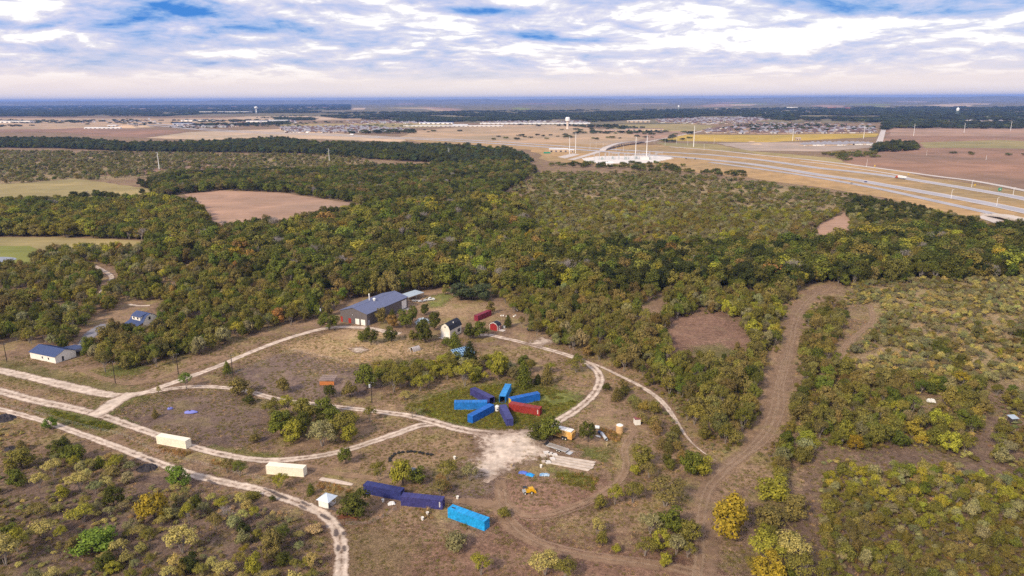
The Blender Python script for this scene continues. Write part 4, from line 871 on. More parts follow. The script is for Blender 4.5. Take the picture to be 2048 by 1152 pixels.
def tank_and_box():
    c = P(1239, 866); t = thing('poly_tank', 'tan upright plastic tank beside the curved dirt track', 'tank', (c.x, c.y, 0)); r = 1.25
    m = MB(); m.lathe([(r, 0)] + [(r + (.05 if i % 2 else 0), .3 + i * .28) for i in range(10)] + [(r * .95, 3.0)], 18); part('tank', m, mat('tan_plastic', (0.56, 0.36, 0.18), 0.5, 0.08, 0.8), t)
    m = MB(); m.lathe([(r * .95, 3.0), (r * .6, 3.25), (.35, 3.35), (.35, 3.45)], 18); part('top', m, WHITE, t)
    c = P(1274, 848); t = thing('white_kiosk', 'small white kiosk with dull red roof right of the tan tank', 'kiosk', (c.x, c.y, 0), .15); S = 2.0
    for i in range(2): m = MB(); m.box(-S / 2 + i * S / 2 + .03, -S / 2 + (i + 1) * S / 2 - .03, -S / 2 - .04, -S / 2, .1, 2.1); part('door', m, WHITE, t)
    m = MB(); m.box(-S / 2, S / 2, -S / 2, S / 2, 0, 2.15); part('body', m, HW, t); m = MB(); m.box(-S / 2 - .1, S / 2 + .1, -S / 2 - .1, S / 2 + .1, 2.15, 2.3); part('roof', m, mat('dull_red', (0.22, 0.07, 0.07), 0.7), t)
    c = P(1213, 893); o = link('post', MB().box(-.2, .2, -.2, .2, -.2, 1.3).box(-.26, .26, -.26, .26, 1.3, 1.4).mesh('post', mat('pale_wood', (0.42, 0.32, 0.2), 0.9, 0.2, 2)), None, (c.x, c.y, 0)); tag(o, 'short pale wooden post below the grey pipes', 'post')
tank_and_box()
def pipes():
    for i, (a, b, r, lab) in enumerate([((1203, 869), (1213, 882), .55, 'long grey corrugated pipe pointing down to the right'), ((1190, 857), (1199, 858), .6, 'short pale grey pipe lying behind the dark bush'), ((1197, 866), (1202, 868), .5, 'dark blue pipe end between the two grey pipes'), ((1192, 873), (1201, 876), .3, 'pale offcut lying left of the long grey pipe')]):
        p, q = P(*a), P(*b); d = q - p; n = int(max(6, d.length / .25)); m = MB(); m.tube([p.lerp(q, k / n) - p + Vector((0, 0, r + .02)) for k in range(n + 1)], [r * (1.0 if k % 2 else .93) for k in range(n + 1)], 14, cap=False)
        m.tube([p.lerp(q, k / n) - p + Vector((0, 0, r + .02)) for k in range(n + 1)], [r * .88] * (n + 1), 14, cap=False)
        o = link('pipe', m.mesh('pipe', [GALV, steel('pale_pipe', (0.62, 0.66, 0.7)), steel('blue_pipe', (0.04, 0.07, 0.16)), WHITE][i]), None, tuple(p)); tag(o, lab, 'pipe', 'pipes in the yard')
    c = P(1186, 858)
pipes()
def loader():
    c = P(1050, 987); t = thing('skid_loader', 'small yellow and grey loader parked on bare earth', 'loader', (c.x, c.y, 0), .25); Y = steel('machine_yellow', (0.66, 0.36, 0.01))
    m = MB(); m.box(.2, 2.6, -.7, .7, .55, 1.25); m.box(1.0, 2.5, -.62, .62, 1.25, 1.6); part('body', m, Y, t); m = MB(); m.box(-.7, .5, -.6, .6, .5, 1.15); part('engine', m, GALV, t)
    m = MB()
    for x in (-.5, .3):
        for y in (-.55, .47): m.box(x, x + .08, y, y + .08, 1.15, 2.1)
    m.box(-.6, .5, -.62, .62, 2.1, 2.18); part('canopy', m, DARK, t); m = MB(); m.prism([(2.6, .2), (3.3, .15), (3.1, .8), (2.6, .9)], -.85, .85, 'y'); part('bucket', m, Y, t)
    for x in (-.2, 1.8):
        for y in (-.8, .8): wheel(t, x, y, .42, .3)
loader()
def pickup(px, rz, col, label, cname):
    c = P(*px); t = thing('pickup_truck', label, 'truck', (c.x, c.y, 0), rz); B = steel('car_' + cname, col, 0.3)
    m = MB(); m.prism([(-2.7, .5), (2.7, .5), (2.75, .95), (2.6, 1.1), (1.2, 1.2), (-2.7, 1.15)], -.95, .95, 'y'); part('body', m, B, t)
    m = MB(); m.prism([(-.7, 1.16), (1.25, 1.16), (.6, 1.85), (-.5, 1.85)], -.86, .86, 'y'); cb = part('cab', m, B, t); m = MB(); m.prism([(-.55, 1.25), (1.05, 1.25), (.55, 1.75), (-.42, 1.75)], -.88, .88, 'y'); part('window', m, GLASS, cb)
    m = MB(); m.box(-2.55, -.85, -.8, .8, 1.15, 1.17); part('bed', m, DARK, t)
    for x in (-1.7, 1.7):
        for y in (-.85, .85): wheel(t, x, y, .4)
    return t
pickup((860, 601), 0.35, (0.75, 0.75, 0.74), 'white pickup truck parked behind the workshop near green grass', 'white'); 
def utility_trailer(px, rz, label, load):
    c = P(*px); t = thing('utility_trailer', label, 'trailer', (c.x, c.y, 0), rz, 'trailers behind the workshop'); m = MB(); m.box(-2.2, 2.2, -.9, .9, .55, .65); m.box(-2.2, 2.2, -.95, -.9, .55, 1.0); m.box(-2.2, 2.2, .9, .95, .55, 1.0); part('bed', m, GALV, t)
    for y in (-1.05, 1.05): wheel(t, -.3, y, .36)
    m = MB(); m.tube([(2.2, 0, .6), (3.6, 0, .55)], [.06, .06]); part('tongue', m, DARK, t)
    for i in range(5): m = MB(); x = -1.8 + i * .8; m.prism([(x, .65), (x + .6, .65), (x + .5, .65 + .4 + .3 * (i % 3)), (x + .1, 1.0 + .2 * (i % 2))], -.6 + .1 * i, .2 + .1 * i, 'y'); part('load', m, load[i % len(load)], t)
utility_trailer((832, 603), .3, 'trailer loaded with rusty scrap behind the workshop', [RUST, DARK, WOODDARK]); utility_trailer((844, 604), .5, 'trailer loaded with pale pieces beside the white pickup', [WHITE, GALV, RUST])
def cable_table():
    c = P(1057, 662); t = thing('black_grill', 'round black barrel grill on the bare yard right of the red shed', 'grill', (c.x, c.y, 0)); m = MB(); m.lathe([(.3, .5), (.85, .6), (.95, 1.0), (.85, 1.4), (.3, 1.5)], 12); part('barrel', m, DARK, t)
    m = MB(); m.lathe([(.16, 1.5), (.16, 1.62)], 8); part('vent', m, WHITE, t)
    for a in range(4): m = MB(); m.tube([(.5 * math.cos(a * 1.57), .5 * math.sin(a * 1.57), 0), (.5 * math.cos(a * 1.57), .5 * math.sin(a * 1.57), .65)], [.05, .05]); part('leg', m, DARK, t)
cable_table()
def hoop_frame():
    c, rz, _, _ = frame_px((822, 706), (843, 700)); t = thing('hoop_frame', 'small white hoop frame standing at the back of the thicket', 'frame', (c.x, c.y, 0), rz)
    for i in range(5): m = MB(); m.tube([(i * 1.3, 1.3 * math.cos(a) + 1.3, 2.0 * math.sin(a)) for a in np.linspace(0, math.pi, 9)], [.06] * 9, 6); part('hoop', m, WHITE, t)
    m = MB(); m.tube([(0, 1.3, 2.0), (5.2, 1.3, 2.0)], [.05, .05]); part('ridge_pole', m, WHITE, t)
    vs = []; n = 9
    for i in range(2): vs += [(1.3 + i * 3.9, 1.34 * math.cos(a) + 1.3, 2.06 * math.sin(a)) for a in np.linspace(0, math.pi, n)]
    m = MB(); m.add(vs, [(k, k + 1, n + k + 1, n + k) for k in range(n - 1)]); part('cover', m, steel('hazy_plastic', (0.40, 0.36, 0.36)), t)
hoop_frame()
def deer_blind():
    c = P(2024, 846); t = thing('hunting_blind', 'small dark hut with pale blue roof at the right edge', 'hut', (c.x, c.y, 0), .1); m = MB(); m.corrugated((-1.1, -1, .3), (1.1, -1, .3), 1.8, .4, .03, out=(0, -1, 0)); m.box(-1.1, 1.1, -.98, 1, .3, 2.1); part('wall', m, mat('dark_wood', (0.06, 0.05, 0.05), 0.9), t)
    roof_panel(t, [(-1.4, -1.3, 2.1), (1.4, -1.3, 2.1), (1.4, 1.3, 2.5), (-1.4, 1.3, 2.5)], steel('pale_blue_roof', (0.36, 0.43, 0.50)), 'roof', ribs=4); m = MB(); m.box(-.6, .6, -1.05, -1.0, 1.1, 1.6); part('window', m, GLASS, t)
    for x in (-.9, .9):
        for y in (-.8, .8): m = MB(); m.box(x - .07, x + .07, y - .07, y + .07, 0, .3); part('leg', m, RUST, t)
deer_blind()
def small_debris():
    BUCK = WHITE
    for i, (x, y, lab) in enumerate([(845, 1040, 'white bucket below the middle navy container'), (855, 1030, 'white bucket at the corner of the middle navy container'), (909, 918, 'white bucket on bare soil left of the gravel yard'), (915, 998, 'white bucket beyond the right end of the violet navy container'), (1023, 934, 'pale yellow bucket at the right edge of the gravel yard'), (1082, 935, 'small white bucket above the crumpled blue tarpaulin'), (766, 1004, 'tiny white bucket left of the crumpled white sheet')]):
        c = P(x, y); m = MB(); m.lathe([(.24, 0), (.3, .62), (.33, .64), (.33, .7), (.26, .7), (.25, .5)], 12); o = link('bucket', m.mesh('bucket', WHITE if i != 4 else mat('pale_wood', (0.42, 0.32, 0.2))), None, (c.x, c.y, .01)); o.scale = (1.3,) * 3; tag(o, lab, 'bucket', 'buckets lying about')
    c = P(695, 1036); t = thing('brush_pile', 'rust brown pile of sawn logs under the dark oak', 'log pile', (c.x, c.y, 0))
    for i in range(16): a = random.uniform(-.5, .5); x, y = random.uniform(-2.2, 2.2), random.uniform(-.9, .9); m = MB(); l = random.uniform(.5, 1.1); z = .16 + .25 * random.random(); m.tube([(x - l * math.cos(a), y - l * math.sin(a), z), (x + l * math.cos(a), y + l * math.sin(a), z + .1)], [.15, .12], 7); part('log', m, RUST, t)
    for i, (x, y, s, lab) in enumerate([(294, 937, 3.2, 'dark mound of burnt brush beside the lower track'), (8, 838, 4.0, 'dark mound of brush at the left edge of the lower track'), (25, 898, 2.5, 'dark grey mound among the bushes at the far left')]):
        c = P(x, y); n = 12; vs = []; rg = np.random.default_rng(i)
        for j in range(n):
            for k in range(n): u, v = j / (n - 1) * 2 - 1, k / (n - 1) * 2 - 1; vs.append((u * s, v * s * .8, max(0, 1 - u * u - v * v) ** .6 * s * .33 * (.5 + rg.random()) - .05))
        me = bpy.data.meshes.new('brush_mound'); me.from_pydata(vs, [], [(j * n + k, j * n + k + 1, (j + 1) * n + k + 1, (j + 1) * n + k)[::-1] for j in range(n - 1) for k in range(n - 1)]); me.materials.append(mat('burnt_brush', (0.04, 0.035, 0.04), 0.95, 0.4, 2.0, bump=0.6)); tag(link('brush_mound', me, None, (c.x, c.y, 0)), lab, 'mound')
    # tyres laid in a long curve, half sunk
    pts = spline(np.array([P(779, 922)[:2], P(790, 909)[:2], P(815, 904)[:2], P(845, 907)[:2], P(862, 910)[:2]]), 1.25); b = MB(); b.lathe([(.25, .05), (.42, 0), (.46, .15), (.42, .3), (.25, .26)], 12); me = b.mesh('tyre', TYRE)
    for p in pts: o = link('tyre', me, None, (p[0] + random.uniform(-.2, .2), p[1] + random.uniform(-.2, .2), .01)); o.scale = (1.3, 1.3, 1.4); tag(o, 'black tyre in the curved row laid above the yellow-green tree', 'tyre', 'tyres laid in a curve')
    for i, (x, y) in enumerate([(1032, 620), (1036, 622), (1044, 622), (1007, 632), (1002, 632), (1012, 634), (1027, 634), (1031, 632)]):
        c = P(x, y); m = MB(); m.prism([(-.4, 0), (.5, -.1), (.4, .5), (-.2, .6)], 0, .5, 'z'); m.box(-.1, .3, .1, .3, .5, .7); tag(link('white_debris', m.mesh('white_debris', WHITE), None, (c.x, c.y, .02), i), 'white scrap lying on the yard behind the red barn shed', 'scrap', 'white scraps behind the red shed')
small_debris()

# ---- fences
def fence(px, label, h=1.3, gap=4.0, pm=RUST):
    w = PA(px)[:, :2]; pts = dens(w, gap, close=False); c = Vector((*pts[0], 0)); t = thing('wire_fence', label, 'fence', c)
    me = MB().tube([(0, 0, -.2), (0, 0, h)], [.06, .05], 6).mesh('post', pm)
    for p in pts: o = link('post', me, t, (p[0] - c.x, p[1] - c.y, 0))
    for z in (.4, .8, 1.2):
        m = MB(); m.tube([(p[0] - c.x, p[1] - c.y, z) for p in pts], [.012] * len(pts), 4); part('wire', m, GALV, t)
fence([(-40, 800), (80, 830), (180, 858), (245, 872), (310, 905), (420, 935), (530, 962)], 'wire fence between the two lower gravel tracks'); fence([(795, 1019), (770, 1035), (735, 1050), (690, 1052)], 'short wire fence curving below the dark round oak'); fence([(450, 755), (540, 722), (580, 702), (640, 714), (700, 728), (735, 738)], 'low wire fence round the dark mown paddock', 1.1)

# ================================================================== FAR BUILT THINGS
SEGW = steel('tower_white', (0.80, 0.80, 0.80))
def water_tower(bx, by, ty, kind, label):
    c = P(bx, by); h = zabove(bx, by, ty); t = thing('water_tower', label, 'water tower', (c.x, c.y, 0)); r = h * .20
    if kind == 'bulb':
        m = MB(); m.lathe([(r * .95, 0), (r * .5, h * .07), (r * .4, h * .3), (r * .42, h * .6), (r * .6, h * .68)], 16); part('pedestal', m, SEGW, t)
        m = MB(); m.lathe([(r * .6, h * .66), (r * 1.1, h * .76), (r * 1.25, h * .86), (r * 1.05, h * .95), (r * .4, h), (r * .05, h * 1.01)], 20); part('tank', m, SEGW, t)
    elif kind == 'drum':
        m = MB(); m.lathe([(r * .62, 0), (r * .5, h * .1), (r * .5, h * .6), (r * .85, h * .66)], 16); part('pedestal', m, steel('tower_tan', (0.66, 0.56, 0.48)), t)
        m = MB(); m.lathe([(r * .85, h * .66), (r * .98, h * .68), (r * .98, h * .92), (r * .6, h * .99), (r * .1, h)], 20); part('tank', m, SEGW, t)
    else:
        for k in range(6): a = k * math.pi / 3; m = MB(); m.tube([(r * .95 * math.cos(a), r * .95 * math.sin(a), 0), (r * .72 * math.cos(a), r * .72 * math.sin(a), h * .62)], [.5, .45], 6); part('leg', m, steel('leg_green', (0.30, 0.42, 0.40)), t)
        m = MB(); m.tube([(0, 0, 0), (0, 0, h * .6)], [1.0, 1.0], 8); part('riser', m, steel('leg_green', (0.3, 0.42, 0.4)), t)
        m = MB(); m.lathe([(r * .3, h * .52), (r * .8, h * .58), (r * .9, h * .66), (r * .9, h * .82), (r * .7, h * .93), (r * .3, h * .99), (r * .05, h)], 20); part('tank', m, SEGW, t)
water_tower(513, 227, 213, 'bulb', 'white bulb water tower far away at the left'); water_tower(1135, 258, 234, 'drum', 'drum-topped water tower standing at the edge of the tan field')
water_tower(1357, 220, 210.5, 'legs', 'small white legged water tower above the far woods'); water_tower(1914, 231, 215, 'legs', 'white legged water tower in the woods at the right')
def steel_pole(bx, by, ty, label, r=.75, arms=3, name='transmission_pole', cat='power pole', group='steel transmission poles'):
    c = P(bx, by); h = zabove(bx, by, ty); t = thing(name, label, cat, (c.x, c.y, 0), random.uniform(-.3, .3), group); m = MB(); m.tube([(0, 0, -.5), (0, 0, h)], [r * .8, r * .35], 10); part('pole', m, SEGW, t)
    for i in range(arms): m = MB(); z = h * (.97 - .1 * i); s = 1 if i % 2 else -1; m.tube([(0, 0, z), (s * 2.6, 0, z + .6)], [.2, .12], 6); a = part('arm', m, GALV, t); m = MB(); m.tube([(s * 2.6, 0, z + .6), (s * 2.6, 0, z - 1.0)], [.14, .14], 6); part('insulator', m, GALV, a)
TL = ['white steel transmission pole in the scrub at the left', 'white steel transmission pole in the woods left of centre', 'short white transmission pole against the dark tree line', 'left of the two poles beside the tan service building', 'right and taller of the two poles beside the tan service building',
      'left pole of the pair above the substation', 'right and taller pole of the pair above the substation', 'tall white pole standing left of the gold field', 'white pole behind the gold field above the new houses', 'white pole left of the straight town road', 'leftmost white pole in the pink field at the right', 'middle white pole in the pink field at the right', 'rightmost white pole in the pink field near the edge']
for (bx, by, ty, r), lab in zip([(319, 341, 304, .9), (659, 326, 297, .7), (898, 316, 296, .6), (1139, 308, 273, .9), (1151, 307, 265, 1.0), (1271, 311, 274, 1.0), (1293, 312, 271, 1.1), (1387, 294, 251, 1.2), (1585, 282, 257, .9), (1727, 277, 250, .9), (1827, 272, 248, .8), (1928, 265, 246, .8), (2021, 261, 243, .8)], TL): steel_pole(bx, by, ty, lab, r)
for i, (bx, by, ty) in enumerate([(1180, 300, 286), (1192, 297, 283), (1206, 300, 286), (1232, 303, 288), (1247, 303, 289), (1308, 287, 276), (1330, 291, 274), (1353, 288, 273), (1375, 291, 277), (1408, 300, 287), (1428, 287, 274), (1733, 334, 318), (1853, 311, 300), (1972, 320, 310)]):
    steel_pole(bx, by, ty, 'thin pale lamp post near the highway interchange' if bx < 1500 else ['thin post beside the upper frontage road', 'thin post in the brown field left of centre', 'thin post in the brown field nearer the edge'][i - 11], .3, 0, 'lamp_post', 'lamp post', 'lamp posts at the interchange')
def street_lamp(bx, by, ty, label, s=1):
    c = P(bx, by); h = zabove(bx, by, ty); t = thing('street_lamp', label, 'street lamp', (c.x, c.y, 0), R(-20), 'street lamps along the highway'); m = MB(); m.tube([(0, 0, 0), (0, 0, h - .6), (.3 * s, 0, h - .1), (1.6 * s, 0, h)], [.22, .16, .14, .1], 8); part('pole', m, SEGW, t); m = MB(); m.box(1.5 * s - .3, 1.5 * s + .4, -.2, .2, h - .05, h + .12); part('lamp_head', m, GALV, t); m = MB(); m.lathe([(.4, -.1), (.4, .3), (.25, .35)], 10); part('base', m, CONC, t)
street_lamp(1902, 398, 379, 'street lamp left of centre on the near carriageway'); street_lamp(1993, 413, 395, 'street lamp nearest the right edge on the near carriageway'); street_lamp(1943, 375, 360, 'street lamp beside the yellow sign between carriageways'); street_lamp(2026, 391, 375, 'street lamp right of the green sign')
def road_sign(px, w, h, z, col, label, diamond=False, rz=0.35):
    c = P(*px); t = thing('road_sign', label, 'sign', (c.x, c.y, 0), rz); mm = steel('sign_%d' % int(col[0] * 99), col)
    m = MB(); m.tube([(-w * .3, 0, 0), (-w * .3, 0, z + h * .8)], [.09, .09]); part('post', m, GALV, t)
    if not diamond: m = MB(); m.tube([(w * .3, 0, 0), (w * .3, 0, z + h * .8)], [.09, .09]); part('post', m, GALV, t)
    m = MB(); pts = [(0, z), (w / 2, z + h / 2), (0, z + h), (-w / 2, z + h / 2)] if diamond else [(-w / 2, z), (w / 2, z), (w / 2, z + h), (-w / 2, z + h)]; m.prism(pts, -.16, -.1, 'y'); part('panel', m, mm, t)
    if not diamond: m = MB(); m.box(-w * .1, w * .3, -.18, -.165, z + h * .35, z + h * .6); part('lettering', m, WHITE, t)
YEL = (0.65, 0.42, 0.02)
road_sign((1749, 336), 4, 4, 1.5, YEL, 'yellow diamond sign beside the ramp, left of the lorry', True); road_sign((1949, 375), 4, 4, 1.2, YEL, 'yellow diamond sign between the carriageways, right of the lorry', True); road_sign((1816, 353), 3, 3, 2.0, YEL, 'yellow diamond sign right behind the lorry', True); road_sign((1999, 384), 6, 3.6, 1.6, (0.02, 0.30, 0.16), 'green road sign in the verge near the right edge')
def lorry(px, rz, label, cabcol, boxcol, cname, L=15.0):
    c = P(*px); t = thing('lorry', label, 'lorry', (c.x, c.y, 0.42), rz); CB = steel('cab_' + cname, cabcol); BX = steel('box_' + cname, boxcol, 0.4)
    m = MB(); m.box(-L / 2, L / 2 - 1.2, -1.28, 1.28, 1.25, 4.1); part('trailer_box', m, BX, t); m = MB(); m.box(-L / 2 + .1, L / 2 - 1.4, -.9, .9, .9, 1.25); part('chassis', m, DARK, t)
    x = L / 2 - .7; m = MB(); m.prism([(x, .6), (x + 5.0, .6), (x + 5.2, 1.6), (x + 3.6, 1.9), (x + 3.1, 2.9), (x + 2.2, 3.7), (x, 3.8)], -1.2, 1.2, 'y'); cb = part('cab', m, CB, t); m = MB(); m.prism([(x + 2.2, 2.1), (x + 3.42, 2.0), (x + 3.1, 2.85), (x + 2.3, 2.9)], -1.23, 1.23, 'y'); part('window', m, GLASS, cb)
    for wx in (-L / 2 + 1.2, -L / 2 + 2.5, x + .6, x + 1.8, x + 4.3):
        for y in (-1.0, 1.0): wheel(t, wx, y, .52, .5, hub=False)
rzl = math.atan2(*(lambda d: (d.y, d.x))(P(1770, 352) - P(1830, 361)))
lorry((1803, 358), rzl, 'lorry with orange cab and long white trailer on the highway', (0.55, 0.09, 0.03), (0.80, 0.82, 0.82), 'orange')
rz2 = math.atan2(*(lambda d: (d.y, d.x))(P(652, 268) - P(754, 273)))
lorry((704, 270.5), rz2, 'white lorry on the far highway below the distant houses', (0.7, 0.7, 0.7), (0.8, 0.8, 0.8), 'white', 18); lorry((615, 267), rz2, 'white lorry farther left on the far highway', (0.7, 0.7, 0.7), (0.8, 0.8, 0.8), 'white', 12); lorry((573, 266), rz2, 'dark brown lorry on the far highway at the left', (0.6, 0.6, 0.6), (0.10, 0.05, 0.045), 'brown', 15)
def car(px, rz, col, label, cname):
    c = P(*px); t = thing('car', label, 'car', (c.x, c.y, 0.42), rz, 'cars on the highway'); B = steel('car_' + cname, col, 0.3)
    m = MB(); m.prism([(-2.3, .35), (2.3, .35), (2.35, .75), (1.2, .95), (-2.2, 1.0)], -.9, .9, 'y'); part('body', m, B, t); m = MB(); m.prism([(-1.9, .98), (1.1, .94), (.4, 1.5), (-1.3, 1.52)], -.8, .8, 'y'); part('cabin', m, GLASS, t)
    for x in (-1.4, 1.4):
        for y in (-.8, .8): wheel(t, x, y, .34, .25, hub=False)
car((1731, 365), rzl, (0.06, 0.07, 0.25), 'dark blue car on the near carriageway left of the lorry', 'blue'); car((1703, 368), rzl, (0.4, 0.4, 0.4), 'grey car on the near frontage road', 'grey'); car((1390, 319), rzl, (0.03, 0.03, 0.04), 'black car near the substation corner', 'black'); car((1372, 318), rzl, (0.03, 0.03, 0.06), 'dark car parked left of the black car at the substation', 'black'); car((757, 275), rz2, (0.75, 0.75, 0.74), 'white car on the far highway right of the white lorry', 'white'); car((1762, 272), R(80), (0.75, 0.75, 0.74), 'pale car on the straight town road', 'white')

# ---- bridges
def overpass():
    pts = PA([(1205, 301), (1230, 294.5), (1254, 290), (1285, 285.5)])[:, :2]; c0 = spline(pts, 10); t = np.gradient(c0, axis=0); t /= np.linalg.norm(t, axis=1)[:, None]; n = np.stack([-t[:, 1], t[:, 0]], 1); k = len(c0); hz = 7.0 * np.sin(np.linspace(0, math.pi, k)) ** .6
    o = Vector((*c0[0], 0)); th = thing('highway_overpass', 'concrete overpass carrying the town road over the highway', 'bridge', o); W = 7.5; m = MB(); vs = []
    for i in range(k):
        for s, dz in ((-1, 0), (1, 0), (1, -1.4), (-1, -1.4)): q = c0[i] + n[i] * s * W; vs.append((q[0] - o.x, q[1] - o.y, hz[i] + .55 + dz))
    fs = [(i * 4 + a, i * 4 + (a + 1) % 4, i * 4 + 4 + (a + 1) % 4, i * 4 + 4 + a) for i in range(k - 1) for a in range(4)]; m.add(vs, fs + [(0, 1, 2, 3), tuple(range(4 * k - 4, 4 * k))]); part('deck', m, CONC, th)
    for s in (-1, 1):
        m = MB(); vs = []
        for i in range(k):
            for u, dz in ((W, 0), (W, .9), (W - .35, .9), (W - .35, 0)): q = c0[i] + n[i] * s * u; vs.append((q[0] - o.x, q[1] - o.y, hz[i] + .56 + dz))
        m.add(vs, fs); part('parapet', m, CONC, th)
    for i in range(2, k - 2, 2):
        for s in (-.7, 0, .7): q = c0[i] + n[i] * s * W; m = MB(); m.tube([(q[0] - o.x, q[1] - o.y, 0), (q[0] - o.x, q[1] - o.y, hz[i] - 1.2)], [.6, .6], 8); part('pier', m, CONC, th)
overpass()
def side_bridge():
    pts = PA([(1972, 430), (2048, 450), (2130, 472), (2260, 508)])[:, :2]; c0 = spline(pts, 8); t = np.gradient(c0, axis=0); t /= np.linalg.norm(t, axis=1)[:, None]; n = np.stack([-t[:, 1], t[:, 0]], 1); k = len(c0); o = Vector((*c0[0], 0)); W = 5.6; z = 3.2
    th = thing('frontage_bridge', 'pale concrete bridge of the frontage road at the right edge', 'bridge', o); m = MB(); vs = []
    zz = np.clip(np.arange(k) / 4, 0, 1) * z
    for i in range(k):
        for s, dz in ((-1, .12), (1, .12), (1, -1.0), (-1, -1.0)): q = c0[i] + n[i] * s * W; vs.append((q[0] - o.x, q[1] - o.y, zz[i] + .42 + dz))
    fs = [(i * 4 + a, i * 4 + (a + 1) % 4, i * 4 + 4 + (a + 1) % 4, i * 4 + 4 + a) for i in range(k - 1) for a in range(4)]; m.add(vs, fs + [(0, 1, 2, 3), tuple(range(4 * k - 4, 4 * k))]); part('deck', m, CONC, th)
    for s in (-1, 1):
        m = MB(); vs = []
        for i in range(k):
            for u, dz in ((W, 0), (W, 1.0), (W - .35, 1.0), (W - .35, 0)): q = c0[i] + n[i] * s * u; vs.append((q[0] - o.x, q[1] - o.y, zz[i] + .55 + dz))
        m.add(vs, fs); part('parapet', m, mat('pale_parapet', (0.6, 0.55, 0.5), 0.8), th)
    for i in range(6, k, 4):
        for s in (-.7, .7): q = c0[i] + n[i] * s * W; m = MB(); m.tube([(q[0] - o.x, q[1] - o.y, -1), (q[0] - o.x, q[1] - o.y, z - .9)], [.55, .55], 8); part('pier', m, CONC, th)
    flat_poly('concrete_slope', [(1952, 434), (1975, 429), (2010, 441), (1990, 447)], CONC)
side_bridge()
def substation():
    c = P(1250, 318); t = thing('substation', 'electrical substation of grey steel frames on white gravel', 'substation', (c.x, c.y, 0))
    m0 = MB(); m0.tube([(-6, 0, 0), (-6, 0, 12)], [.3, .25], 6); m0.tube([(6, 0, 0), (6, 0, 12)], [.3, .25], 6); m0.box(-6.5, 6.5, -.3, .3, 11, 11.8); m0.tube([(0, 0, 11), (0, 0, 9.5)], [.2, .2], 6); g = m0.mesh('gantry', GALV)
    m1 = MB().tube([(0, 0, 0), (0, 0, 17)], [.28, .08], 6).mesh('lightning_mast', GALV)
    m2 = MB(); m2.box(-2, 2, -1.4, 1.4, .3, 4); m2.box(-2.8, -2.1, -1.2, 1.2, .8, 3.6)
    for x in (-1, 0, 1): m2.lathe([(.25, 4), (.35, 4.6), (.2, 5.6)], 8, (x, 0))
    m2 = m2.mesh('transformer', steel('transformer_grey', (0.35, 0.4, 0.4)))
    m3 = MB(); m3.lathe([(.3, 0), (.25, 2.2), (.35, 2.4), (.2, 5.2), (.1, 5.4)], 8); m3 = m3.mesh('switch_post', GALV)
    for i in range(14): link('gantry', g, t, (-60 + 9.5 * i + random.uniform(-2, 2), -18 + (i * 17) % 34, 0), random.choice((0, 1.57)))
    for i in range(12): link('lightning_mast', m1, t, (random.uniform(-62, 62), random.uniform(-26, 22), 0))
    for i in range(5): link('transformer', m2, t, (-45 + 22 * i, -16 + (i % 2) * 14, 0))
    for i in range(34): link('switch_post', m3, t, (random.uniform(-58, 58), random.uniform(-24, 18), 0))
    b = MB(); b.box(28, 42, -20, -12, 0, 4.2); part('control_building', b, HW, t)
substation()
# ---- big far buildings
ROOFS = {k: steel('roof_' + k, v, 0.5) for k, v in dict(white=(0.78, 0.78, 0.78), brown=(0.12, 0.07, 0.055), grey=(0.26, 0.25, 0.28), blue=(0.02, 0.16, 0.58), tan=(0.45, 0.36, 0.28), green=(0.03, 0.28, 0.18)).items()}
WALLS = {k: mat('wall_' + k, v, 0.8, 0.08, 0.05) for k, v in dict(white=(0.76, 0.73, 0.7), tan=(0.52, 0.40, 0.29), pink=(0.5, 0.36, 0.29), grey=(0.42, 0.42, 0.44), dark=(0.1, 0.1, 0.13), red=(0.42, 0.14, 0.12)).items()}
def far_building(x0, x1, y, h, depth, wall, roof, label, name='far_building', gable=0.0, cat='building', bays=6):
    a, b = P(x0, y), P(x1, y); d = b - a; L = d.length; t = thing(name, label, cat, (a.x, a.y, 0), math.atan2(d.y, d.x)); m = MB(); m.box(0, L, 0, depth, 0, h); part('wall', m, WALLS[wall], t); m = MB()
    if gable: m.prism([(-.6, h - .1), (depth / 2, h + gable), (depth + .6, h - .1)], -.6, L + .6, 'x')
    else: m.box(-.4, L + .4, -.4, depth + .4, h, h + .5)
    part('roof', m, ROOFS[roof], t)
    for i in range(bays): f0 = L * (i + .3) / bays; m = MB(); m.box(f0, f0 + L * .4 / bays, -.2, .0, h * .15, h * .6); part('window', m, WALLS['dark'] if i % 2 else GLASS, t)
    return t
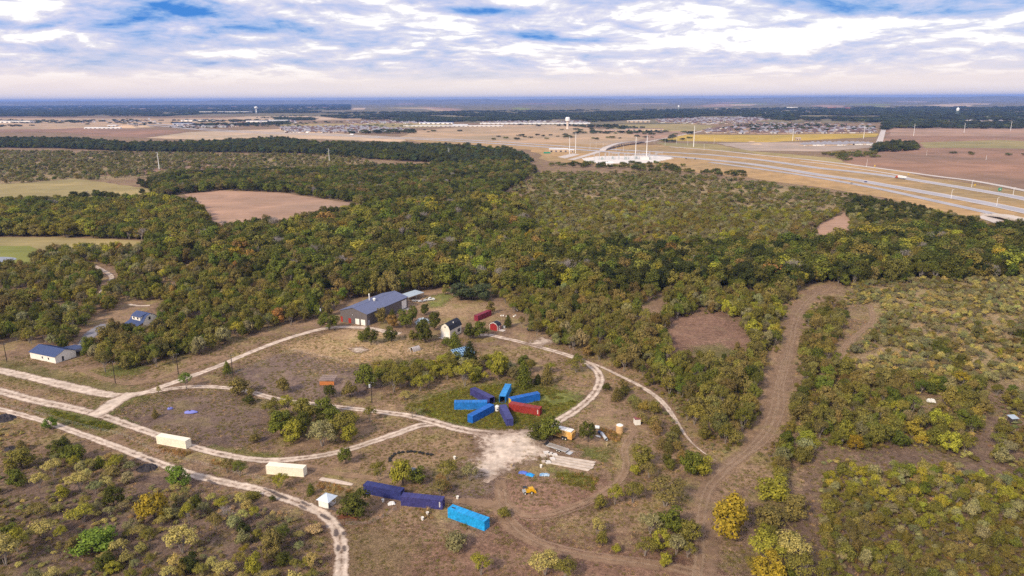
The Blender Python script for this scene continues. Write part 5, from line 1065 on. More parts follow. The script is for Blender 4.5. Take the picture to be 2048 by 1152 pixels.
FB = [(398, 497, 226, 13, 60, 'white', 'grey', 'long pale warehouse far away left of the bulb water tower'), (-20, 60, 246, 10, 40, 'white', 'white', 'white retail hall at the far left edge'), (168, 240, 257.5, 4, 14, 'white', 'white', 'low white sheds beyond the purple field at the left'), (214, 232, 254, 6, 16, 'tan', 'white', 'tan block standing on the low white sheds'),
      (345, 385, 250, 8, 30, 'grey', 'blue', 'store with teal and blue front beyond the highway at the left'), (362, 440, 243, 8, 40, 'white', 'grey', 'pale store behind the teal one at the left'), (402, 452, 255, 7, 20, 'grey', 'grey', 'grey low building left of the far apartments'),
      (492, 535, 246, 11, 18, 'white', 'grey', 'left white apartment block behind the trees'), (537, 575, 245, 11, 18, 'grey', 'white', 'right white apartment block behind the trees'), (806, 1005, 253, 3, 40, 'white', 'white', 'very long low white sales hall at the edge of the tan field'), (838, 905, 248.5, 8, 30, 'white', 'blue', 'hall with bright blue roof behind the white sales hall'), (905, 935, 252, 5, 18, 'grey', 'white', 'pale green shed at the right end of the white sales hall'),
      (1098, 1136, 304.5, 6, 26, 'tan', 'white', 'tan service building with white roof beside the transmission poles'), (1136, 1148, 305, 5, 20, 'tan', 'white', 'lower annex of the tan service building'), (1206, 1252, 263.5, 6, 30, 'pink', 'tan', 'low pink school wing in front of the field'), (1252, 1295, 261.5, 7, 40, 'pink', 'brown', 'middle school wing with brown roof'), (1288, 1327, 262.5, 9, 30, 'tan', 'brown', 'tall tan school hall with brown roof at the right'),
      (1254, 1300, 245, 8, 40, 'tan', 'white', 'tan halls in front of the brown subdivision'), (1573, 1595, 217, 14, 40, 'white', 'white', 'white block far away above the woods'), (1840, 1898, 231, 7, 30, 'white', 'white', 'long white hall left of the legged water tower'), (1968, 2006, 231.5, 7, 30, 'white', 'green', 'long white hall right of the legged water tower'), (2033, 2070, 227, 12, 40, 'tan', 'brown', 'tan hall at the right edge above the woods'), (1690, 1700, 219, 18, 30, 'red', 'brown', 'red brick courthouse block far away'), (1655, 1672, 218, 14, 30, 'red', 'tan', 'red brick block left of the courthouse'), (1610, 1650, 218, 9, 30, 'pink', 'white', 'pale town buildings left of the brick blocks'),
      (1212, 1226, 331, 4, 9, 'white', 'white', 'small white shed at the scrub edge below the substation'), (1592, 1602, 281, 6, 14, 'tan', 'tan', 'tan site hut at the left end of the new houses'), (1788, 1806, 300, 4, 9, 'red', 'brown', 'dull red farmhouse among dark trees right of the town road'), (960, 1180, 248.5, 4, 14, 'white', 'white', 'long row of white units along the tan field')]
for r_ in FB: far_building(*r_, gable=2.0 if r_[4] < 20 else 0.0, bays=max(2, int((r_[1] - r_[0]) / 9)))
c = P(1094, 307); t = thing('green_container', 'green storage bin left of the tan service building', 'container', (c.x, c.y, 0), .1); part('body', MB().box(-7, 7, -1.5, 1.5, .2, 3), ROOFS['green'], t); part('lid', MB().box(-7.2, 7.2, -1.7, 1.7, 3, 3.2), ROOFS['green'], t); part('skid', MB().box(-6.8, 6.8, -1.2, 1.2, 0, .2), DARK, t)
# spoil heaps and bridge under construction at the far left
for x, y, s, lab in [(252, 256, 60, 'pale earth ramp left of the far unfinished bridge'), (285, 254.5, 45, 'pale earth ramp right of the far unfinished bridge'), (1512, 289, 14, 'pale gravel heap on the building site'), (1503, 284, 10, 'small gravel heap beside the gold field')]:
    c = P(x, y); m = MB(); m.add([(-s, -s * .5, 0), (s, -s * .5, 0), (s, s * .5, 0), (-s, s * .5, 0), (-s * .25, -s * .12, s * .17), (s * .45, -s * .12, s * .2), (s * .45, s * .12, s * .2), (-s * .25, s * .12, s * .17)], [(0, 1, 5, 4), (1, 2, 6, 5), (2, 3, 7, 6), (3, 0, 4, 7), (4, 5, 6, 7)]); tag(link('earth_heap', m.mesh('earth_heap', F_PALE), None, (c.x, c.y, 0)), lab, 'heap')
def far_bridge():
    a, b = P(256, 253), P(285, 252); d = b - a; t = thing('far_bridge', 'unfinished far bridge between two pale earth ramps', 'bridge', (a.x, a.y, 0), math.atan2(d.y, d.x)); part('deck', MB().box(0, d.length, -7, 7, 7, 9), CONC, t)
    for i in range(1, 6): part('pier', MB().box(d.length * i / 6 - .8, d.length * i / 6 + .8, -5, 5, 0, 7), CONC, t)
far_bridge()
# ---- suburbs: single small houses
def house_forms():
    out = []
    for rc, wc in (('brown', 'pink'), ('grey', 'tan'), ('brown', 'tan'), ('grey', 'white'), ('grey', 'pink'), ('brown', 'white')):
        for v in range(2):
            m = MB(); L, W, h = (15, 11, 3.2) if v else (12, 12, 3.0); m.box(-L / 2, L / 2, -W / 2, W / 2, 0, h, 1); o = .5; rz = 3.2 + v
            m.add([(-L / 2 - o, -W / 2 - o, h), (L / 2 + o, -W / 2 - o, h), (L / 2 + o, W / 2 + o, h), (-L / 2 - o, W / 2 + o, h), (-L * .18, 0, h + rz), (L * .18, 0, h + rz)], [(0, 1, 5, 4), (1, 2, 5), (2, 3, 4, 5), (3, 0, 4), (3, 2, 1, 0)], 0)
            m.box(-L / 2 + 1, -L / 2 + 6, -W / 2 - 4, -W / 2, 0, h - .1, 1); m.add([(-L / 2 + .6, -W / 2 - 4.4, h - .1), (-L / 2 + 6.4, -W / 2 - 4.4, h - .1), (-L / 2 + 6.4, -W / 2 + 2, h - .1), (-L / 2 + .6, -W / 2 + 2, h - .1), (-L / 2 + 3.5, -W / 2 - 4.4, h + 2), (-L / 2 + 3.5, 0, h + 2)], [(0, 4, 5, 3), (1, 2, 5, 4), (0, 1, 4)], 0)
            m.box(-L / 2 + 1.6, -L / 2 + 5.4, -W / 2 - 4.06, -W / 2 - 4.0, .1, 2.4, 2); m.box(1.5, 3.5, -W / 2 - .06, -W / 2, .8, 2.2, 2)
            out.append(m.mesh('house', [ROOFS[rc], WALLS[wc], WALLS['white'] if v else GLASS]))
    return out
HF = house_forms()
HWORD = ['brown-roofed pink', 'grey-roofed tan', 'brown-roofed tan', 'grey-roofed white', 'grey-roofed pink', 'brown-roofed white']
SUBURBS = [([(1600, 289), (1735, 287.5), (1738, 290), (1605, 293)], 17, 'new houses on the building site', 34, (2, 3, 6, 7)),
           ([(1400, 262), (1480, 254), (1600, 256), (1752, 262), (1754, 267), (1500, 268.5), (1405, 266)], 26, 'front rows behind the gold field', 95, (0, 1, 4, 5)),
           ([(1440, 246), (1600, 245), (1745, 250), (1752, 260), (1600, 255), (1470, 253)], 42, 'leafy back rows behind the gold field', 60, (0, 1, 2, 4, 5, 8)),
           ([(1330, 238), (1440, 236), (1520, 237), (1500, 243), (1420, 247), (1320, 244)], 48, 'the distant subdivision beyond the school', 50, (0, 1, 4, 5, 8)),
           ([(590, 256), (700, 254), (820, 260), (800, 264), (690, 266), (600, 264)], 30, 'the suburb left of the tan field', 60, (2, 3, 6, 7, 8, 9)),
           ([(700, 246), (830, 244), (830, 248), (720, 250)], 40, 'the row behind the white sales hall', 16, (6, 7, 3)),
           ([(450, 253), (540, 250), (545, 254), (460, 258)], 34, 'rows by the far apartments', 14, (6, 7, 2))]
n_house = 0
for px, gap, lab, cap, forms in SUBURBS:
    w = PA(px)[:, :2]; lo, hi = w.min(0), w.max(0); gx, gy = np.meshgrid(np.arange(lo[0], hi[0], gap * .8), np.arange(lo[1], hi[1], gap * 1.5)); x = gx.ravel() + RNG.uniform(-3, 3, gx.size); y = gy.ravel() + RNG.uniform(-3, 3, gx.size); ok = inpoly(x, y, w)
    pts = np.stack([x[ok], y[ok]], 1)
    if len(pts) > cap: pts = pts[RNG.permutation(len(pts))[:cap]]
    for p in pts:
        if n_house >= 298: break
        fk = random.choice(forms); o = link('house', HF[fk], None, (p[0], p[1], 0.3), random.choice((0, math.pi, 0.2, 1.57))); qx = QA([(p[0], p[1], 0)])[0][0]; xs = [v[0] for v in px]; fx = (qx[0] - min(xs)) / (max(xs) - min(xs))
        tag(o, '%s house, %s of %s' % (HWORD[fk // 2], 'left' if fx < .34 else 'middle' if fx < .67 else 'right', lab), 'house', lab); n_house += 1

# ================================================================== PLANTS
BARK = mat('bark', (0.11, 0.085, 0.068), 0.95, 0.25, 3.0); PALEBARK = mat('pale_bark', (0.26, 0.225, 0.20), 0.95, 0.25, 3.0); LEAF = leaf_material('leaves')
def unit(v): return v / (np.linalg.norm(v, axis=-1, keepdims=True) + 1e-9)
def sprays(rg, pos, nrm, size, aspect=0.75):
    """one small bent leaf spray (a quad) at every position, facing roughly along nrm"""
    n = len(pos); t = unit(np.cross(nrm, unit(rg.normal(size=(n, 3))))); b = np.cross(nrm, t); s = size[:, None]
    a = aspect * rg.uniform(.7, 1.3, (n, 1)); k = nrm * s * rg.uniform(-.35, .35, (n, 1))
    return np.stack([pos - t * s - b * s * a * .6, pos + t * s * .9 - b * s * a + k, pos + t * s * .8 + b * s * a * .7, pos - t * s * .7 + b * s * a + k], 1).reshape(-1, 3)
def tree_form(seed, kind):
    """a tree one metre tall and one metre wide: (trunk mesh, crown mesh, both)"""
    rg = np.random.default_rng(seed); tr = MB(); lobes = []
    if kind == 'oak':
        n = 23; lean = rg.uniform(-.08, .08, 2)
        for i in range(n):
            a = i * 2.4 + rg.uniform(-.7, .7); zc = rg.uniform(.26, .86); rr = .36 * math.sqrt(max(.05, 1 - ((zc - .5) / .44) ** 2)) * rg.uniform(.4, 1.2); lobes.append((rr * math.cos(a) + lean[0] * zc, rr * math.sin(a) + lean[1] * zc, zc, rg.uniform(.07, .20)))
        lobes.append((rg.uniform(-.15, .15), rg.uniform(-.15, .15), .84, rg.uniform(.10, .17))); cnt, sz, th = 2300, .028, .036
    elif kind == 'mesquite':
        n = 20
        for i in range(n):
            a = i * 2.4 + rg.uniform(-.5, .5); rr = .40 * math.sqrt((i + .5) / n) * rg.uniform(.85, 1.1); zc = .82 - .75 * rr ** 1.5 + rg.uniform(-.16, .08); lobes.append((rr * math.cos(a), rr * math.sin(a), zc, rg.uniform(.075, .15)))
        cnt, sz, th = 1700, .0195, .020
    elif kind == 'bush':
        n = 13
        for i in range(n):
            a = i * 2.4; rr = .36 * math.sqrt((i + .5) / n); lobes.append((rr * math.cos(a), rr * math.sin(a), .58 - .8 * rr + rg.uniform(-.08, .22), rg.uniform(.12, .22)))
        cnt, sz, th = 1600, .029, .018
    elif kind == 'cedar':
        for i in range(24):
            f = i / 23; a = i * 2.4; rr = .30 * (1 - f) ** .7; lobes.append((rr * math.cos(a), rr * math.sin(a), .12 + .80 * f, .20 * (1 - f) ** .6 + .07))
        cnt, sz, th = 2000, .028, .03
    else: cnt, sz, th = 0, 0, .028
    if kind == 'grove':
        for i in range(26):
            a = rg.uniform(0, 6.28); rr = .46 * math.sqrt(rg.random()); lobes.append((rr * math.cos(a), rr * math.sin(a), rg.uniform(.35, .72), rg.uniform(.10, .17)))
        cnt, sz = 900, .042
    if cnt:
        L = np.array(lobes); wgt = L[:, 3] ** 2; idx = rg.choice(len(L), cnt, p=wgt / wgt.sum()); d = unit(rg.normal(size=(cnt, 3)) + np.array([0, 0, .25])); fr = L[idx, 3] * np.where(rg.random(cnt) < .12, rg.uniform(1.0, 1.5, cnt), rg.uniform(.5, 1.1, cnt) ** .6)
        if kind == 'grove': d[:, 2] *= 1.6
        pos = L[idx, :3] + d * fr[:, None] * np.array([1, 1, .85]); pos[:, 2] = np.maximum(pos[:, 2], .03)
        cen = np.array([0, 0, .45]); nrm = unit(unit(pos - cen) * .55 + d * .75 + rg.normal(size=(cnt, 3)) * .42 + np.array([0, 0, .25]))
        V = sprays(rg, pos, nrm, sz * rg.uniform(.65, 1.35, cnt)); V[:, 2] = np.maximum(V[:, 2], .01)
        V[:, :2] *= .5 / np.percentile(np.abs(V[:, :2]), 98.5); V[:, 2] /= np.percentile(V[:, 2], 99.5)
        fs = np.arange(cnt * 4).reshape(-1, 4)
    # trunk and limbs
    bend = rg.normal(0, .02, 2)
    if kind in ('oak', 'cedar'):
        tr.tube([(0, 0, -.03), (bend[0], bend[1], .25), (bend[0] * 2, bend[1] * 2, .62)], [th * 1.15, th * .8, th * .35], 7); base = Vector((bend[0], bend[1], .25))
        for (x, y, z, r) in lobes[::2]: q = Vector((x, y, z)); tr.tube([base, base.lerp(q, .5) + Vector((0, 0, .03)), q], [th * .5, th * .32, th * .12], 5, cap=False)
    elif kind in ('mesquite', 'bush'):
        for k in range(3 if kind == 'mesquite' else 4):
            a = k * 2.1 + rg.uniform(0, 1); f = Vector((.10 * math.cos(a), .10 * math.sin(a), .30)); tr.tube([(.015 * math.cos(a), .015 * math.sin(a), -.03), f * .6 + Vector((0, 0, .02)), f], [th, th * .8, th * .6], 6)
            for (x, y, z, r) in lobes:
                if (math.atan2(y, x) - a) % 6.283 < 2.1: q = Vector((x, y, z)); tr.tube([f, f.lerp(q, .55) + Vector((0, 0, .02)), q], [th * .55, th * .35, th * .12], 4, cap=False)
    elif kind == 'dead':
        twigs = MB()
        def grow(p, d, l, r, lev):
            q = p + d * l; (tr if lev < 2 else twigs).tube([p, p.lerp(q, .5) + Vector(rg.normal(0, .012, 3)), q], [r, r * .8, r * .6], 5 if lev < 2 else 3, cap=False)
            if lev < 5:
                for _ in range(3 if lev else 5): grow(q, (d + Vector(rg.normal(0, .55, 3)) + Vector((0, 0, .12))).normalized(), l * rg.uniform(.62, .85), r * .58, lev + 1)
        grow(Vector((0, 0, -.03)), Vector((0, 0, 1)), .26, th, 0)
        V = np.array(twigs.v); sc = .5 / np.percentile(np.abs(V[:, :2]), 99); zs = 1 / V[:, 2].max(); V = V * np.array([sc, sc, zs]); V[:, 2] = np.maximum(V[:, 2], .02); tr.v = [(x * sc, y * sc, z * zs) for x, y, z in tr.v]; fs = None
    bark = PALEBARK if kind in ('mesquite', 'dead') else BARK
    trunk = tr.mesh('trunk', bark) if tr.v else None
    crown = bpy.data.meshes.new('crown'); crown.from_pydata(V.tolist(), [], fs.tolist() if fs is not None else twigs.f); crown.materials.append(LEAF if kind != 'dead' else TWIG)
    both = bpy.data.meshes.new('plant'); nt_ = len(tr.v); both.from_pydata(list(tr.v) + V.tolist(), [], list(tr.f) + [tuple(i + nt_ for i in f) for f in (fs.tolist() if fs is not None else twigs.f)])
    both.materials.append(bark); both.materials.append(LEAF if kind != 'dead' else TWIG); both.polygons.foreach_set('material_index', [0] * len(tr.f) + [1] * (len(both.polygons) - len(tr.f)))
    return trunk, crown, both
TWIG = mat('grey_twigs', (0.30, 0.26, 0.25), 0.95, 0.2, 3.0)
FORMS = {}; PROTO = bpy.data.collections.new('plant_forms'); plist = []
for kind, n in (('oak', 5), ('mesquite', 5), ('bush', 4), ('cedar', 3), ('dead', 2), ('grove', 3)):
    FORMS[kind] = []
    for i in range(n):
        f = tree_form(100 + len(plist) * 7, kind); o = bpy.data.objects.new('plant_form_%02d' % len(plist), f[2]); PROTO.objects.link(o); FORMS[kind].append((len(plist), f)); plist.append(o)
def tuft(seed, n, h):
    rg = np.random.default_rng(seed); vs = []; fs = []
    for i in range(n):
        a, r = rg.uniform(0, 6.28), .45 * math.sqrt(rg.random()); x, y = r * math.cos(a), r * math.sin(a); b = rg.uniform(0, 6.28); w = rg.uniform(.02, .05); l = Vector(rg.normal(0, .18, 3)); k = len(vs); hh = h * rg.uniform(.5, 1.1)
        vs += [(x - w * math.cos(b), y - w * math.sin(b), -.02), (x + w * math.cos(b), y + w * math.sin(b), -.02), (x + l.x, y + l.y, hh)]; fs.append((k, k + 1, k + 2))
    me = bpy.data.meshes.new('tuft'); me.from_pydata(vs, [], fs); me.materials.append(LEAF); return me
FORMS['tuft'] = []
for i in range(3): o = bpy.data.objects.new('plant_form_%02d' % len(plist), tuft(i, 46, 1.0)); PROTO.objects.link(o); FORMS['tuft'].append((len(plist), None)); plist.append(o)

# colours of whole crowns: name, albedo
TINT = dict(dark_green=(0.090, 0.098, 0.018), green=(0.140, 0.160, 0.026), olive=(0.205, 0.185, 0.040), yellow_green=(0.30, 0.285, 0.038), brown_olive=(0.212, 0.174, 0.056), gold=(0.335, 0.25, 0.028), orange_brown=(0.29, 0.18, 0.055),
            grey_green=(0.265, 0.245, 0.115), bright_green=(0.15, 0.225, 0.032), pale_yellow=(0.42, 0.36, 0.12), deep_green=(0.050, 0.060, 0.013), blue_green=(0.080, 0.103, 0.046), straw=(0.45, 0.325, 0.165), rust_grass=(0.38, 0.235, 0.09))
WORDS = {k: k.replace('_', '-') if k in ('yellow_green', 'grey_green', 'brown_olive', 'orange_brown', 'blue_green') else k.replace('_', ' ') for k in TINT}
GN = None
def instancer(coll=None):
    g = bpy.data.node_groups.new('grow_plants', 'GeometryNodeTree'); g.interface.new_socket('Geometry', in_out='INPUT', socket_type='NodeSocketGeometry'); g.interface.new_socket('Geometry', in_out='OUTPUT', socket_type='NodeSocketGeometry'); N, L = g.nodes, g.links
    i, o = N.new('NodeGroupInput'), N.new('NodeGroupOutput'); ci = N.new('GeometryNodeCollectionInfo'); ci.inputs['Collection'].default_value = coll or PROTO; ci.inputs['Separate Children'].default_value = True; ci.inputs['Reset Children'].default_value = True
    ip = N.new('GeometryNodeInstanceOnPoints'); ip.inputs['Pick Instance'].default_value = True
    def attr(nm, ty): a = N.new('GeometryNodeInputNamedAttribute'); a.data_type = ty; a.inputs['Name'].default_value = nm; return [s for s in a.outputs if s.enabled and s.name == 'Attribute'][0]
    e = N.new('FunctionNodeEulerToRotation'); L.new(attr('turn', 'FLOAT_VECTOR'), e.inputs[0])
    L.new(i.outputs[0], ip.inputs['Points']); L.new(ci.outputs[0], ip.inputs['Instance']); L.new(attr('form', 'INT'), ip.inputs['Instance Index']); L.new(e.outputs[0], ip.inputs['Rotation']); L.new(attr('size', 'FLOAT_VECTOR'), ip.inputs['Scale']); L.new(ip.outputs[0], o.inputs[0]); return g
def stuff(name, label, cat, pts):
    """pts: dict of arrays x y w h form tint yaw"""
    global GN
    GN = GN or instancer(); n = len(pts['x']); me = bpy.data.meshes.new(name); me.vertices.add(n); me.vertices.foreach_set('co', np.stack([pts['x'], pts['y'], np.zeros(n)], 1).astype(np.float32).ravel())
    def put(nm, ty, data, key): a = me.attributes.new(nm, ty, 'POINT'); a.data.foreach_set(key, np.ascontiguousarray(data).ravel())
    put('form', 'INT', pts['form'].astype(np.int32), 'value'); put('size', 'FLOAT_VECTOR', np.stack([pts['w'], pts['w'] * pts.get('k', 1), pts['h']], 1).astype(np.float32), 'vector')
    put('turn', 'FLOAT_VECTOR', np.stack([np.zeros(n), np.zeros(n), pts['yaw']], 1).astype(np.float32), 'vector'); put('tint', 'FLOAT_COLOR', np.concatenate([pts['tint'], np.ones((n, 1))], 1).astype(np.float32), 'color')
    o = link(name, me); o['kind'] = 'stuff'; o['label'] = label; o['category'] = cat; md = o.modifiers.new('grow', 'NODES'); md.node_group = GN; return o
N_TREE = [0]
def tree(kind, x, y, w, h, tint, label, group=None, name=None, cat=None, form=None, yaw=None):
    idx, f = FORMS[kind][form if form is not None else random.randrange(len(FORMS[kind]))]
    nm = name or {'oak': 'oak_tree', 'mesquite': 'mesquite_tree', 'bush': 'bush', 'cedar': 'cedar_tree', 'dead': 'bare_tree'}[kind]
    t = thing(nm, label, cat or ('bush' if kind == 'bush' else 'tree'), (x, y, 0), random.uniform(0, 6.28) if yaw is None else yaw, group); t.scale = (w, w, h); t.hide_viewport = False
    for pn, me in (('trunk', f[0]), ('crown', f[1])):
        o = link(pn, me, t)
        if pn == 'crown': o['tint'] = [float(v) for v in tint]
    N_TREE[0] += 1; return t

# ---- things nothing grows on: tracks, yards, roofs
KEEP = []
for px in [[(665, 650), (735, 660), (830, 620), (905, 590), (1000, 620), (1010, 660), (960, 670), (960, 700), (890, 705), (800, 720), (690, 730), (600, 705), (640, 670)],
           [(40, 700), (160, 705), (200, 745), (100, 745), (0, 738), (0, 715)], [(150, 715), (165, 672), (205, 640), (232, 638), (215, 668), (178, 700)], [(190, 650), (250, 605), (310, 600), (330, 615), (318, 660), (290, 672), (235, 672), (215, 650)],
           [(1325, 668), (1345, 640), (1440, 625), (1500, 672), (1500, 702), (1425, 735), (1345, 722)], [(1270, 652), (1285, 610), (1325, 592), (1338, 640), (1310, 652)], [(1700, 612), (1760, 605), (1765, 640), (1700, 690), (1680, 720), (1672, 690)],
           [(-100, 371), (60, 366), (150, 357), (270, 374), (330, 382), (250, 394), (150, 397), (40, 402), (-100, 406)], [(368, 389), (440, 381), (560, 385), (720, 409), (640, 428), (560, 440), (420, 450), (395, 420)], [(-100, 474), (120, 475), (300, 482), (280, 492), (160, 496), (70, 520), (60, 538), (-100, 548)],
           [(1636, 450), (1690, 425), (1705, 445), (1690, 478), (1660, 494), (1630, 478)], [(0, 590), (60, 580), (70, 592), (0, 605)], [(165, 524), (230, 535), (240, 560), (210, 600), (190, 595), (205, 565), (170, 540)],
           [(1600, 870), (1700, 905), (1640, 930), (1590, 960), (1560, 1010), (1630, 1010), (1640, 935)], [(1690, 905), (1830, 895), (1960, 925), (2010, 935), (1990, 955), (1900, 940), (1700, 925)], [(1960, 760), (2000, 800), (2000, 880), (1970, 925), (1940, 900), (1975, 850)], [(1595, 1035), (1640, 1020), (1640, 1180), (1600, 1180)],
           [(1838, 792), (1895, 792), (1895, 830), (1838, 830)], [(240, 610), (320, 600), (345, 603), (330, 612), (250, 620)]]: KEEP.append(PA(px)[:, :2])
NEAR_ROADS = [(c, h) for c, h in ROADS]
ROADPTS = np.concatenate([np.concatenate([c, h[:, None]], 1) for c, h in NEAR_ROADS]); CELL = 16.0; RG = {}
for p in ROADPTS: RG.setdefault((int(p[0] // CELL), int(p[1] // CELL)), []).append(p)
def on_road(x, y, r):
    out = np.zeros(len(x), bool)
    for k in range(len(x)):
        ci, cj = int(x[k] // CELL), int(y[k] // CELL)
        for a in (-1, 0, 1):
            for b in (-1, 0, 1):
                for p in RG.get((ci + a, cj + b), ()):
                    if (p[0] - x[k]) ** 2 + (p[1] - y[k]) ** 2 < (p[2] + r[k]) ** 2: out[k] = True; break
    return out
def scatter(px, gap, kinds, tints, wr, hr, clump=0.0, cs=18.0, roads=True, keep=True, seed=1, frame=True):
    rg = np.random.default_rng(seed); w = PA(px)[:, :2]; lo, hi = w.min(0), w.max(0); gx, gy = np.meshgrid(np.arange(lo[0], hi[0], gap), np.arange(lo[1], hi[1], gap)); x = gx.ravel() + rg.uniform(-.5, .5, gx.size) * gap; y = gy.ravel() + rg.uniform(-.5, .5, gx.size) * gap
    ok = inpoly(x, y, w)
    if keep:
        for kp in KEEP: ok &= ~inpoly(x, y, kp)
    if clump: ok &= (vnoise(x, y, cs) * .65 + vnoise(x + 57, y + 91, cs * .35) * .35) > clump
    x, y = x[ok], y[ok]; q, dep = QA(np.stack([x, y, np.zeros_like(x)], 1)); m = (q[:, 0] > -330) & (q[:, 0] < 2380) & (q[:, 1] < 1330); x, y, q, dep = x[m], y[m], q[m], dep[m]; n = len(x)
    nz = np.clip(vnoise(x + 300, y, 26) * .6 + rg.random(n) * .55 - .08, 0, .999); kk = list(kinds); kp = np.cumsum([kinds[k] for k in kk]); kp = kp / kp[-1]; tk = list(tints); tp = np.cumsum([tints[k] for k in tk]); tp = tp / tp[-1]
    ki = np.searchsorted(kp, rg.random(n)); ti = np.searchsorted(tp, nz); s = rg.beta(2, 2.4, n); W = (wr[0] + (wr[1] - wr[0]) * s) * rg.uniform(.85, 1.15, n); Ht = hr[0] + (hr[1] - hr[0]) * np.clip(s + rg.normal(0, .15, n), 0, 1)
    if roads: m = ~on_road(x, y, W * .42); x, y, q, dep, ki, ti, W, Ht = [a[m] for a in (x, y, q, dep, ki, ti, W, Ht)]; n = len(x)
    kinds_ = np.array(kk)[ki] if n else np.array([]); tn = np.array(tk)[ti] if n else np.array([]); form = np.array([FORMS[k][rg.integers(len(FORMS[k]))][0] for k in kinds_], int)
    tint = np.array([TINT[k] for k in tn]).reshape(-1, 3) * rg.uniform(.68, 1.32, (n, 1)) * (1 + rg.normal(0, .06, (n, 3)))
    return dict(x=x, y=y, w=W, h=Ht, form=form, tint=np.clip(tint, .005, .8), yaw=rg.uniform(0, 6.28, n), q=q, dep=dep, kind=kinds_, tname=tn)
def join(ds, keys=('x', 'y', 'w', 'h', 'form', 'tint', 'yaw')): return {k: np.concatenate([d[k] for d in ds]) for k in keys}

